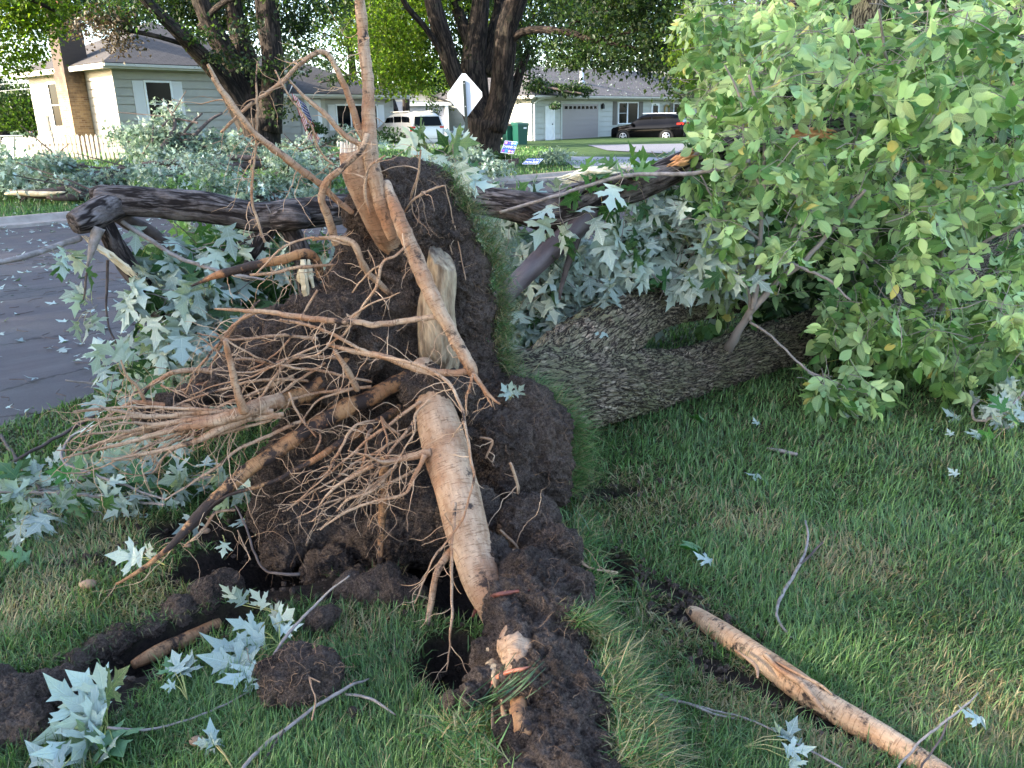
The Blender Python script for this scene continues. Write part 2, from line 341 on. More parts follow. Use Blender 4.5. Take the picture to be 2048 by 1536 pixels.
# ---------------------------------------------------------------- terrain
def road_far(x): return np.interp(x, [-40, -8.6, -7.6, 3, 14, 60], [-16, 14.1, 15.1, 24.9, 33.0, 62])       # far kerb line
def road_near(x): return np.interp(x, [-40, -6, -3.0, -2.55, -1.6, 5, 14, 60], [-36, 1.2, 4.1, 5.1, 6.2, 12.2, 20, 52])
HOLES = []   # (x,y,rx,ry,rot,depth)
def hole(px, py, rx, ry, rot, dep, z=0.): g = G(px, py, z); HOLES.append((g[0], g[1], rx, ry, math.radians(rot), dep))
hole(905, 1330, .11, .17, 10, .15); hole(390, 1255, .34, .085, 32, .14); hole(250, 1330, .25, .08, 32, .07)
hole(700, 1060, .55, .33, 0, .22); hole(540, 1120, .35, .2, 15, .10); hole(980, 1150, .3, .3, 0, .2)
hole(1230, 985, .16, .05, 10, .06); hole(230, 1120, .13, .03, 10, .03); hole(390, 1060, .2, .1, 10, .05); hole(1210, 1150, .1, .16, -20, .12)
SOILS = list(HOLES)+[(*G(60, 1420)[:2], .3, .16, .3, 0), (*G(700, 1180)[:2], .4, .1, 0, 0), (*G(1330, 1180)[:2], .12, .04, -.7, 0), (*G(1560, 1400)[:2], .35, .045, -.75, 0), (*G(1200, 1470)[:2], .1, .12, 0, 0), (*G(1400, 1250)[:2], .18, .05, -.7, 0)]
DRY = [(*G(a, b)[:2], r) for a, b, r in ((190, 1075, .35), (1260, 1000, .4), (1350, 1250, .22), (1480, 1400, .2), (1650, 1480, .18), (60, 1200, .3), (330, 1190, .25), (1700, 1130, .3), (1950, 1430, .3), (1250, 1400, .15), (700, 1250, .15), (1500, 1050, .25))]
def ell(x, y, h): c, s = math.cos(h[4]), math.sin(h[4]); dx = x-h[0]; dy = y-h[1]; return ((dx*c+dy*s)/h[2])**2+((-dx*s+dy*c)/h[3])**2
def base_z(x, y):
    z = .0085*np.clip(y-15, 0, 60)+.42*sstep(15, 27, y)*sstep(2, -6, x)
    far = sstep(0, .35, y-road_far(x)); z = z*sstep(0, 3, y-road_far(x))+.13*far
    return z
def tz(x, y, fine=True):
    x = np.atleast_1d(np.asarray(x, float)); y = np.atleast_1d(np.asarray(y, float)); z = base_z(x, y)
    m = (y < 9) & (np.abs(x) < 5); r = np.zeros_like(z)
    if m.any():
        X = x[m]; Y = y[m]; q = np.stack([X, Y, 0*X], 1); rr = .02*fbm(q*1.3, 3)
        nn = .25*fbm(q*9, 3, 5)
        for h in HOLES: rr = rr-h[5]*sstep(1.25, .35, ell(X, Y, h)+nn)
        off = sstep(.25, 1.2, Y-road_near(X)); r[m] = rr*(1-off)
    return z+r
def soilmask(x, y):
    q = np.stack([x, y, 0*x], 1); nn = .5*fbm(q*11, 4, 9); m = np.zeros_like(x)
    for h in SOILS: m = np.maximum(m, sstep(1.35, .9, ell(x, y, h)+nn))
    return m
def grid_axis(lo, hi, step, far, g=1.25):
    a = list(np.arange(lo, hi, step)); s = step
    while a[-1] < far[1]: s *= g; a.append(a[-1]+s)
    s = step; b = []
    c = lo
    while c > far[0]: s *= g; c -= s; b.append(c)
    return np.array(b[::-1]+a)
gx = grid_axis(-2.8, 3.0, .028, (-160, 160), 1.10); gy = grid_axis(.9, 5.2, .028, (-40, 260), 1.055)
XX, YY = np.meshgrid(gx, gy); nx, ny = len(gx), len(gy); gxf, gyf = XX.ravel(), YY.ravel()
gz = tz(gxf, gyf)
onroad = sstep(-.15, .1, gyf-road_near(gxf))*sstep(.15, -.1, gyf-road_far(gxf)-.1); gz = gz-.05*onroad
sm = np.zeros(len(gxf)); nm = (gyf < 9) & (np.abs(gxf) < 5); sm[nm] = soilmask(gxf[nm], gyf[nm])
q = np.stack([gxf, gyf, 0*gxf], 1); gz = gz+sm*(.018*fbm(q*22, 4, 3))
i = np.arange(ny-1)[:, None]*nx; j = np.arange(nx-1)[None]; gf = np.stack([i+j, i+j+1, i+nx+j+1, i+nx+j], 2).reshape(-1, 4)
def ground_mat():
    m, n, b = NM('lawn_ground'); v = coords(n, 'Position'); at = n.nodes.new("ShaderNodeAttribute"); at.attribute_name = 'soil'
    g = ramp(n, noise(n, v, 2.2, 8, .7), [(.3, (.028, .055, .018)), (.55, (.055, .10, .03)), (.75, (.10, .13, .05))])
    thatch = ramp(n, noise(n, v, 60, 5, .7), [(.35, (.03, .035, .015)), (.65, (.09, .08, .04))])
    sep = n.nodes.new("ShaderNodeSeparateXYZ"); n.links.new(v, sep.inputs[0])
    g = mixc(n, ramp(n, math_(n, 'MULTIPLY', sep.outputs[1], .05), [(.3, (0, 0, 0)), (.55, (1, 1, 1))]), thatch, g)
    s = ramp(n, noise(n, v, 70, 8, .8), [(.35, (.012, .009, .008)), (.65, (.055, .04, .033))])
    n.links.new(mixc(n, at.outputs['Fac'], g, s), b.inputs['Base Color']); b.inputs['Roughness'].default_value = .95; b.inputs['Specular IOR Level'].default_value = .2
    bump(n, b, noise(n, v, 35, 9, .8), 1., .04); return m
tag(mesh_np('ground', np.stack([gxf, gyf, gz], 1), gf, ground_mat(), attrs={'soil': sm}), kind='structure')

# road sheet
def road_mat():
    m, n, b = NM('damp_asphalt'); v = coords(n, 'Position')
    c = ramp(n, noise(n, v, 150, 6, .8), [(.3, (.03, .026, .028)), (.7, (.085, .074, .078))])
    lg = noise(n, coords(n, 'Position', (1, 1, 1)), .9, 6, .6); c = mixc(n, ramp(n, lg, [(.4, (0, 0, 0)), (.62, (.5, .5, .5))]), c, (.10, .088, .094))
    mp = n.nodes.new("ShaderNodeMapping"); mp.inputs['Rotation'].default_value = (0, 0, math.radians(-43)); n.links.new(v, mp.inputs[0])
    mp2 = n.nodes.new("ShaderNodeMapping"); mp2.inputs['Scale'].default_value = (.12, 1.6, 1); n.links.new(mp.outputs[0], mp2.inputs[0])
    st = noise(n, mp2.outputs[0], 2.2, 6, .7); c = mixc(n, ramp(n, st, [(.5, (0, 0, 0)), (.64, (.3, .3, .3))]), c, (.125, .112, .12))
    mp3 = n.nodes.new("ShaderNodeMapping"); mp3.inputs['Scale'].default_value = (.35, 1.3, 1); n.links.new(mp.outputs[0], mp3.inputs[0])
    vo = n.nodes.new("ShaderNodeTexVoronoi"); vo.feature = 'DISTANCE_TO_EDGE'; vo.inputs['Scale'].default_value = .42
    ad = n.nodes.new("ShaderNodeVectorMath"); ad.operation = 'ADD'; n.links.new(mp3.outputs[0], ad.inputs[0])
    sc_ = n.nodes.new("ShaderNodeVectorMath"); sc_.operation = 'SCALE'; sc_.inputs['Scale'].default_value = .25; n.links.new(noise(n, v, 5, 6, .7, 1), sc_.inputs[0]); n.links.new(sc_.outputs[0], ad.inputs[1])
    n.links.new(ad.outputs[0], vo.inputs['Vector']); ck = ramp(n, vo.outputs[0], [(.002, (1, 1, 1)), (.006, (0, 0, 0))])
    c = mixc(n, ck, c, (.012, .01, .01)); n.links.new(c, b.inputs['Base Color'])
    n.links.new(ramp(n, lg, [(.35, (.5, .5, .5)), (.6, (.8, .8, .8))]), b.inputs['Roughness']); b.inputs['Specular IOR Level'].default_value = .3
    bump(n, b, math_(n, 'SUBTRACT', noise(n, v, 170, 5, .7), math_(n, 'MULTIPLY', ck, 1.5)), .5, .01); return m
xs = np.concatenate([np.arange(-38, -8, 1.), np.arange(-8, 3, .12), np.arange(3, 58, 1.)])
near = road_near(xs)+.05*fbm(np.stack([xs*3, 0*xs, 0*xs], 1), 4)*np.where(np.abs(xs) < 9, 1, .3); farl = road_far(xs)
K = 14; V = []; 
for k in range(K+1):
    t = k/K; y = near+(farl-near)*t; V.append(np.stack([xs, y, np.full_like(xs, .004)-.035*(abs(2*t-1))**3+.02], 1))
V = np.concatenate(V); N_ = len(xs); i = np.arange(K)[:, None]*N_; j = np.arange(N_-1)[None]
tag(mesh_np('road', V, np.stack([i+j, i+j+1, i+N_+j+1, i+N_+j], 2).reshape(-1, 4), road_mat()), kind='structure')
# far kerb: swept block
kx = np.concatenate([np.arange(-38, -9, 1.), np.arange(-9, 6, .5), np.arange(6, 58, 1.)]); ky = road_far(kx)
tt = np.gradient(np.stack([kx, ky], 1), axis=0); tt /= np.linalg.norm(tt, axis=1)[:, None]; nn = np.stack([-tt[:, 1], tt[:, 0]], 1)
prof = [(-.22, -.05), (-.20, .05), (-.06, .075), (0, .15), (.03, .17), (.16, .17), (.17, -.05)]
V = np.concatenate([np.stack([kx+nn[:, 0]*a, ky+nn[:, 1]*a, np.full_like(kx, z)], 1) for a, z in prof]); N_ = len(kx)
i = np.arange(len(prof)-1)[:, None]*N_; j = np.arange(N_-1)[None]
tag(mesh_np('kerb', V, np.stack([i+j, i+j+1, i+N_+j+1, i+N_+j], 2).reshape(-1, 4), simple('kerb_concrete', (.26, .22, .19), (.36, .31, .27), 6, .85, .3, 60), smooth=False), kind='structure')
# concrete driveway apron and gravel drive of the right hand house, drive by the white car
def sheet(name, poly, mat, dz=.012, n=24):
    p = np.array(poly, float); a, b_, c, d = p; V = []
    for u in np.linspace(0, 1, n):
        for v in np.linspace(0, 1, n):
            q = (a*(1-u)+b_*u)*(1-v)+(d*(1-u)+c*u)*v; V.append((q[0], q[1], 0))
    V = np.array(V); V[:, 2] = tz(V[:, 0], V[:, 1])+dz; i = np.arange(n-1)[:, None]*n; j = np.arange(n-1)[None]
    return tag(mesh_np(name, V, np.stack([i+j, i+n+j, i+n+j+1, i+j+1], 2).reshape(-1, 4), mat), kind='structure')
conc = simple('pale_drive_concrete', (.22, .215, .235), (.34, .33, .35), 5, .8, .3, 80)
grav = simple('grey_gravel', (.09, .09, .11), (.22, .22, .25), 40, .9, .6, 90)
sheet('path', [G(1110, 318, .2)[:2], G(1150, 335, .2)[:2], G(1700, 330, .25)[:2], G(1700, 318, .25)[:2]], conc, .03)
sheet('driveway', [G(1175, 289, .4)[:2], G(1215, 297, .4)[:2], G(1600, 318, .3)[:2], G(1600, 278, .5)[:2]], grav, .03)
sheet('driveway', [P(770, 296, 34)[:2], P(900, 300, 34)[:2], P(930, 285, 46)[:2], P(800, 280, 46)[:2]], grav, .02)

# ---------------------------------------------------------------- leaf tools
def tri(outline):
    return np.array(tessellate_polygon([[Vector((x, y, 0)) for x, y in outline]]), int)
_mh = [(0, 0), (.13, .01), (.36, -.03), (.27, .09), (.15, .16), (.24, .21), (.27, .30), (.40, .33), (.60, .52), (.46, .50), (.42, .60), (.33, .50), (.27, .49), (.12, .38), (.10, .44), (.17, .60), (.30, .76), (.17, .74), (.11, .86), (0, 1.1)]
_mo = _mh+[(-x, y) for x, y in _mh[-2:0:-1]]
def _curl(o, fold=.16, droop=.22):
    o = np.array(o); x, y = o[:, 0], o[:, 1]; return np.stack([x, y, fold*np.abs(x)-droop*(y-.2)**2*np.sign(y)*.8], 1)
MAPLE = (_curl(_mo), tri(_mo))
_so = [(0, 0), (.32, .02), (.14, .2), (.52, .5), (.14, .45), (.16, .7), (0, 1.05), (-.16, .7), (-.14, .45), (-.52, .5), (-.14, .2), (-.32, .02)]
MAPLE_S = (_curl(_so, .2, .25), tri(_so))
RH = (np.array([(0, 0, 0), (.33, .45, .08), (0, 1, -.1), (-.33, .45, .08)], float), np.array([(0, 1, 2), (0, 2, 3)]))
_lh = [(0, 0), (.13, .10), (.235, .30), (.25, .48), (.20, .68), (.10, .87), (0, 1.02)]
_lv = np.array([(0, y, -.10*(y-.2)**2) for x, y in _lh[1:-1]]+[(x, y, .09*x/.25-.13*(y-.2)**2) for x, y in _lh]+[(-x, y, .09*x/.25-.13*(y-.2)**2) for x, y in _lh[1:-1]])
def _leaflet():
    mid = [5]+[0, 1, 2, 3, 4]+[11]; rgt = [5, 6, 7, 8, 9, 10, 11]; lft = [5, 12, 13, 14, 15, 16, 11]; T = []
    for s, fl in ((rgt, 0), (lft, 1)):
        for k in range(6):
            a, b_, c, d = mid[k], mid[k+1], s[k], s[k+1]
            for t in ((a, c, d), (a, d, b_)):
                if len(set(t)) == 3: T.append(t if not fl else t[::-1])
    return _lv.copy(), np.array(T)
LEAFLET = _leaflet()
def compound(n=5, rach=2.0):
    """ash leaf: rachis with opposite leaflets; unit = leaflet length"""
    V, T, C = [], [], []; k = 0; L, Fa = LEAFLET
    spots = [(rach, 0)]
    for q in range((n-1)//2):
        y = rach*(.45+.42*q/((n-1)/2)) if n > 3 else rach*.6
        spots += [(y, 1), (y, -1)]
    for y, s in spots:
        a = s*math.radians(58); c, s_ = math.cos(a), math.sin(a); q = L.copy()*(1. if s == 0 else .88)
        x = q[:, 0]*c+q[:, 1]*s_; yy = -q[:, 0]*s_+q[:, 1]*c
        V.append(np.stack([x+s*.03, yy+y, q[:, 2]-.05*y], 1)); T.append(Fa+k); C.append(L); k += len(L)
    w_ = .018; C.append(np.full((4, 3), 0.)); V.append(np.array([(-w_, 0, 0), (w_, 0, 0), (w_, rach, -.05*rach), (-w_, rach, -.05*rach)])); T.append(np.array([(0, 1, 2), (0, 2, 3)])+k)
    return np.concatenate(V), np.concatenate(T), np.concatenate(C)
ASH5, ASH7 = compound(5, 1.7), compound(7, 2.3)
def unit(v): return v/(np.linalg.norm(v, axis=-1, keepdims=True)+1e-9)
def place(tmpl, pos, tip, nrm, size):
    V0, T0 = tmpl[:2]; pos = np.asarray(pos, float); LT[0] = np.tile(tmpl[2] if len(tmpl) > 2 else V0, (len(pos), 1)); t = unit(np.asarray(tip, float)); a = unit(np.cross(t, nrm)); n_ = np.cross(a, t)
    size = np.broadcast_to(np.asarray(size, float), (len(pos),))[:, None, None]
    N0 = len(pos); Z = V0[None, :, 2:3]*rng.uniform(.2, 2.4, N0)[:, None, None]+rng.normal(size=N0)[:, None, None]*.16*V0[None, :, 0:1]*V0[None, :, 1:2]+rng.normal(size=N0)[:, None, None]*.10*V0[None, :, 0:1]**2*4*np.sin(V0[None, :, 1:2]*5)
    V = pos[:, None]+size*(V0[None, :, 0:1]*a[:, None]+V0[None, :, 1:2]*t[:, None]+Z*n_[:, None])
    Fa = T0[None]+(np.arange(len(pos))*len(V0))[:, None, None]
    return V.reshape(-1, 3), Fa.reshape(-1, T0.shape[1])
def rnd_unit(n, zs=1.): v = rng.normal(size=(n, 3)); v[:, 2] *= zs; return unit(v)
def petioles(acc, a, b, r=.0011):
    """thin 3-sided stalks a->b sagging"""
    a = np.asarray(a); b = np.asarray(b); m = (a+b)/2+np.array([0, 0, .012]); P3 = [a, m, b]; d = unit(b-a); s = unit(np.cross(d, rnd_unit(len(a)))); u = np.cross(d, s)
    ring = []
    for p in P3:
        for k in range(3): th = 2.094*k; ring.append(p+r*(math.cos(th)*s+math.sin(th)*u))
    V = np.stack(ring, 1); Fa = [(l*3+k, l*3+(k+1) % 3, l*3+3+(k+1) % 3, l*3+3+k) for l in (0, 1) for k in range(3)]
    acc.add(V.reshape(-1, 3), (np.array(Fa)[None]+(np.arange(len(a))*9)[:, None, None]).reshape(-1, 4))
def inpoly(p, poly):
    poly = np.array(poly, float); r = np.zeros(len(p), bool); n = len(poly)
    for i in range(n):
        a = poly[i]; b = poly[(i+1) % n]; c = (a[1] > p[:, 1]) != (b[1] > p[:, 1])
        r ^= c & (p[:, 0] < (b[0]-a[0])*(p[:, 1]-a[1])/(b[1]-a[1]+1e-12)+a[0])
    return r
def sample_poly(poly, n):
    poly = np.array(poly, float); lo = poly.min(0); hi = poly.max(0); out = []
    while sum(map(len, out)) < n:
        p = lo+rng.random((n*2, 2))*(hi-lo); out.append(p[inpoly(p, poly)])
    return np.concatenate(out)[:n]
def sprays(polys, ntw, dfun, tmpl, size, nleaf, L=(.3, .6), up=(0, 0, .1), spread=1., hang=.6, petl=.07, back=.7, stem_r=.003, leaf=None, stems=None, stalks=None, seed=0):
    """leafy twigs whose mid points lie in the photo region polys at distances dfun(px)->(lo,hi); each twig is a real stem with leaves"""
    leaf = leaf or Acc(); stems = stems or Acc(); stalks = stalks or Acc()
    p = sample_poly(polys, ntw); lo, hi = dfun(p); d = lo+(hi-lo)*rng.random(ntw); c = P_arr(p, d)
    for k in range(ntw):
        dr = unit(rng.normal(size=3)*np.array([1, .7, .6])*spread+np.array(up)); l = rng.uniform(*L); a = c[k]-dr*l*.5
        s = np.linspace(0, 1, 6)[:, None]; pts = a+dr*l*s+np.array([0, 0, -.25*l])*s**2+.02*rng.normal(size=(6, 3))*s
        if stem_r: stems.tube(pts, stem_r*np.linspace(1, .5, 6), 4, cap=False)
        n = rng.integers(nleaf[0], nleaf[1]+1); t = np.sort(rng.uniform(.15, 1, n)); q = np.stack([np.interp(t, s[:, 0], pts[:, m]) for m in range(3)], 1)
        side = unit(np.cross(np.tile(dr, (n, 1)), rnd_unit(n))); tip = unit(side*.8+dr*.6*(1-hang)+np.array([0, 0, -hang*1.3])+rng.normal(size=(n, 3))*.25)
        sz = rng.uniform(size[0], size[1], n); e = q+unit(side+dr*.5+rng.normal(size=(n, 3))*.3)*petl*rng.uniform(.5, 1.4, n)[:, None] if petl else q
        view = unit(EYEP-e); fl = rng.random(n) < back
        nr = np.where(fl[:, None], -view-np.array([0, 0, .55]), view*.4+np.array([0, 0, .6]))*.6+rnd_unit(n)*.65
        V, Fa = place(tmpl, e, tip, nr, sz); leaf.add(V, Fa)
        if petl and stalks is not None: petioles(stalks, q, e)
    return leaf, stems, stalks

def foliage(parent, mt, leaf, stems=None, stalks=None, stem_m='twig', name='foliage'):
    V, Fs, T, mi, k = [], [], [], [], 0; mats = [MAT[mt], MAT[stem_m], MAT['petiole']]
    for q, a in enumerate((leaf, stems, stalks)):
        if a is None or not a.n: continue
        V += a.V; T += a.T
        for f in a.F.values(): f = np.concatenate(f)+k; Fs.append(f); mi.append(np.full(len(f), q))
        k += a.n
    return mesh_np(name, np.concatenate(V), Fs, mats, parent, True, {'tco': np.concatenate(T)}, mi=np.concatenate(mi))

# ---------------------------------------------------------------- lawn grass
def grass_mat():
    m, n, b = NM('grass_blade'); at = n.nodes.new("ShaderNodeAttribute"); at.attribute_name = 'dry'; v = coords(n, 'Position')
    rnd = n.nodes.new("ShaderNodeNewGeometry").outputs['Random Per Island']
    g = ramp(n, math_(n, 'ADD', math_(n, 'MULTIPLY', noise(n, v, 1.6, 4), .5), math_(n, 'MULTIPLY', rnd, .5)), [(.25, (.024, .07, .022)), (.5, (.075, .18, .05)), (.75, (.19, .33, .11))])
    s = ramp(n, rnd, [(0, (.30, .21, .10)), (.6, (.46, .36, .21)), (1, (.2, .2, .08))])
    c = mixc(n, at.outputs['Fac'], g, s); n.links.new(c, b.inputs['Base Color']); b.inputs['Roughness'].default_value = .42; b.inputs['Specular IOR Level'].default_value = .45
    tr = n.nodes.new("ShaderNodeBsdfTranslucent"); n.links.new(mixc(n, 1., c, (.95, 1.2, .5), 'MULTIPLY'), tr.inputs[0]); mx = n.nodes.new("ShaderNodeMixShader"); mx.inputs[0].default_value = .3
    n.links.new(b.outputs[0], mx.inputs[1]); n.links.new(tr.outputs[0], mx.inputs[2]); n.links.new(mx.outputs[0], n.nodes["Material Output"].inputs[0]); return m
GM = grass_mat()
def blades(base, ln, wd, lean, az, dry, up=None, curl=1.):
    n = len(base); h = np.stack([np.cos(az), np.sin(az), 0*az], 1); s = np.stack([-np.sin(az+rng.normal(size=n)*.8), np.cos(az), 0*az], 1); s = unit(s)
    U = np.array([0, 0, 1.])[None] if up is None else up
    V = np.zeros((n, 5, 3)); f1, f2 = lean*.62, lean*curl*1.15
    m = base+ln[:, None]*.55*(U*np.cos(f1)[:, None]+h*np.sin(f1)[:, None]); t = m+ln[:, None]*.5*(U*np.cos(f2)[:, None]+h*np.sin(f2)[:, None])
    V[:, 0] = base-s*wd[:, None]*.5; V[:, 1] = base+s*wd[:, None]*.5; V[:, 2] = m-s*wd[:, None]*.42; V[:, 3] = m+s*wd[:, None]*.42; V[:, 4] = t
    Fa = (np.array([(0, 1, 3), (0, 3, 2), (2, 3, 4)])[None]+(np.arange(n)*5)[:, None, None]).reshape(-1, 3)
    return V.reshape(-1, 3), Fa, np.repeat(dry, 5)
def lawn(N, y0, y1, wmul, lmul, pw):
    u = rng.random(N); y = (y0**(1-pw)+u*(y1**(1-pw)-y0**(1-pw)))**(1/(1-pw)); x = (rng.random(N)*2-1)*(.35+y*.74)
    k = (y < road_near(x)-.02+.08*fbm(np.stack([x*2, y*2, 0*x], 1), 2)); x, y = x[k], y[k]
    sm_ = soilmask(x, y); k = rng.random(len(x)) > sm_*1.15; x, y = x[k], y[k]; n = len(x)
    q = np.stack([x, y, 0*x], 1); tuft = fbm(q*3.1, 3, 11); dr = .11+.45*fbm(q*3.3, 4, 21)
    for a, b_, r in DRY: dr = np.maximum(dr, .7*sstep(r*1.3, r*.3, np.hypot(x-a, y-b_)+.25*r*fbm(q*8, 2, 4)))
    dry = (rng.random(n) < np.clip(dr, .07, .85)).astype(float)*rng.uniform(.6, 1, n)+.15*rng.random(n)
    base = np.stack([x, y, tz(x, y)+soilmask(x, y)*0-.003], 1)
    az = np.where(rng.random(n) < .5, 6.28*rng.random(n), 1.6*rng.normal(size=n)*.5+5*fbm(q*1.3, 2, 31)); ln = (.048+.022*tuft)*rng.uniform(.55, 1.5, n)*lmul*np.where(dry > .5, .9, 1)
    return blades(base, ln, .0028*wmul*rng.uniform(.6, 1.3, n)*np.clip(y/2.6, .8, 4), np.clip(rng.normal(1.0, .5, n)+np.where(dry > .5, .35, 0), 0, 1.9), az, np.clip(dry, 0, 1))
V, Fa, D = lawn(300000, 1.15, 7.2, 1.45, 1.1, 1.35)
V2, F2, D2 = lawn(70000, 6.8, 16, 1.1, 1.15, 1.2)
tag(mesh_np('lawn_grass', np.concatenate([V, V2]), np.concatenate([Fa, F2+len(V)]), GM, attrs={'dry': np.concatenate([D, D2])}), kind='stuff')
# far lawns beyond the street
n = 90000; y = 14+rng.random(n)**1.4*26; x = (rng.random(n)*2-1)*(y*.72); k = (y > road_far(x)+.2) & ~((x > 2) & (y > 28)); x, y = x[k], y[k]; n = len(x)
V, Fa, D = blades(np.stack([x, y, tz(x, y)], 1), rng.uniform(.05, .11, n), np.full(n, .016)*y/18, rng.uniform(.1, 1, n), 6.28*rng.random(n), (rng.random(n) < .05)*.8)
tag(mesh_np('far_lawn_grass', V, Fa, GM, attrs={'dry': D}), kind='stuff')

# ---------------------------------------------------------------- fallen ash tree
ASH = empty('fallen_tree', (.1, 3.2, 0), 'uprooted ash tree with muddy root plate tipped upright and ridged trunk on the lawn', 'fallen tree')
SOIL = [(800,375,3.36,58),(855,385,3.42,48),(760,365,3.35,45),(740,430,3.36,50),(820,445,3.38,85),(880,470,3.42,65),(900,545,3.42,78),(800,525,3.38,80),(740,520,3.36,62),(720,600,3.32,75),(800,610,3.38,90),(922,625,3.42,74),(935,705,3.42,66),(690,560,3.3,40),(655,612,3.3,42),(610,640,3.3,50),(560,655,3.27,48),(505,690,3.22,48),(570,725,3.24,62),(640,705,3.27,76),(700,705,3.3,80),(480,745,3.17,50),(425,775,3.1,38),(375,800,3.05,32),(330,815,3.0,27),(290,830,3.0,24),(520,785,3.12,34),(600,765,3.18,38),(800,700,3.38,90),(870,765,3.32,78),(955,775,3.34,62),(1040,815,3.2,62),(1085,865,3.15,65),(1090,925,3.12,62),(1105,975,3.08,42),(1000,885,3.1,82),(1020,965,3.05,70),(935,860,3.12,64),(1060,1050,2.85,66),(1108,1110,2.74,60),(1135,1175,2.62,55),(1060,1160,2.68,68),(1110,1235,2.5,66),(1015,1250,2.34,52),(1050,1300,2.2,80),(1125,1290,2.2,60),(975,1310,2.16,38),(1090,1375,2.02,85),(1165,1390,1.98,52),(1050,1430,1.9,72),(1130,1470,1.82,95),(1180,1500,1.76,62),(1060,1520,1.75,60),(1010,1480,1.86,30),(930,1395,2.0,28),(965,1370,2.03,30),(1040,1580,1.62,70),(1150,1590,1.6,90),(600,695,3.14,72),(520,735,3.08,48),(680,755,3.12,58),(455,772,3.02,36),(565,765,3.06,44),(640,640,3.16,50),(700,640,3.16,56),(740,690,3.18,60),(400,795,2.98,28),(345,812,2.96,24),(350,835,2.96,22),(840,782,2.86,30),(893,778,2.86,28),(865,762,2.9,34),(905,800,2.86,22),(1200,1580,1.6,70),(1215,1510,1.7,50),(1080,1200,2.5,70),(1090,1340,2.1,80),(1040,1380,2.0,60),(1120,1420,1.9,90),(1170,1440,1.9,80),(1060,1480,1.8,70),(1110,1530,1.7,90),(1150,1340,2.1,50),(1020,1210,2.4,50),(843,782,2.92,40),(890,775,2.92,36),(925,790,2.95,36),
 (650,890,3.3,100),(590,960,3.16,88),(700,1000,3.22,100),(800,950,3.26,115),(850,1050,3.0,90),(600,1060,3.0,80),(710,1090,2.98,70),(545,1030,3.05,52),(760,850,3.36,90),(820,840,3.3,60),(940,1030,2.95,70),(970,1120,2.75,55),(770,1175,2.62,42),(720,1160,2.66,30),(820,1185,2.55,30),(660,1140,2.8,55),(560,1110,2.86,40),(780,1080,2.9,70)]
def soil_body(name, balls, vox, parent, amp=.016, mat=None, fine=28, local=False):
    a = Acc(); bm_v = None
    import bmesh
    bm = bmesh.new(); bmesh.ops.create_icosphere(bm, subdivisions=3, radius=1.); iv = np.array([v.co[:] for v in bm.verts]); fi = np.array([[v.index for v in f.verts] for f in bm.faces]); bm.free()
    for c, r in balls: a.add(np.array(c)+iv*r, fi)
    o = a.build(name+'_tmp', MAT['soil']); md = o.modifiers.new('r', 'REMESH'); md.mode = 'VOXEL'; md.voxel_size = vox
    ev = o.evaluated_get(bpy.context.evaluated_depsgraph_get()); me = ev.to_mesh()
    n = len(me.vertices); V = np.zeros(n*3, np.float32); me.vertices.foreach_get('co', V); V = V.reshape(-1, 3).astype(float)
    Nn = np.zeros(n*3, np.float32); me.vertices.foreach_get('normal', Nn); Nn = Nn.reshape(-1, 3)
    q = np.array([p.vertices[:] for p in me.polygons]); ev.to_mesh_clear(); old = o.data; bpy.data.objects.remove(o); bpy.data.meshes.remove(old)
    for _ in range(16):   # soften the joins between lumps
        s = np.zeros_like(V); c = np.zeros(len(V))
        for k in range(4):
            np.add.at(s, q[:, k], V[q[:, (k+1) % 4]]); np.add.at(c, q[:, k], 1); np.add.at(s, q[:, k], V[q[:, (k+3) % 4]]); np.add.at(c, q[:, k], 1)
        V = V*.4+.6*s/c[:, None]
    d = amp*1.3*fbm(V*5, 3, 2)+amp*1.9*(.4-np.abs(fbm(V*10, 3, 8))*1.7)+amp*1.7*(.3-np.abs(fbm(V*fine*1.1, 2, 5))*1.6)+amp*1.2*(.3-np.abs(fbm(V*58, 2, 6))*1.5)+amp*.5*np.clip(fbm(V*3, 2, 44), -1, 1)*fbm(V*40, 2, 16)*2
    V = V+Nn*d[:, None]
    return mesh_np(name, V, q, mat or MAT['soil'], parent), V, Nn
def lifted(x, y, d, zmin):
    p = P(x, y, d); return p if p[2] >= zmin else G(x, y, zmin)
balls = []
for x, y, d, r in SOIL:
    p = P(x, y, d)
    if x > 890 and y > 1000: p = lifted(x, y, d, .17 if y < 1260 else (.13 if y < 1400 else .09))
    balls.append((p, r*PX(p[1])))
rp, SV, SN = soil_body('root_plate', balls, .0085, ASH)
def shade_soil(o):   # drying grey crust only on the upward-facing shelf is a second soil colour, laid by noise
    pass
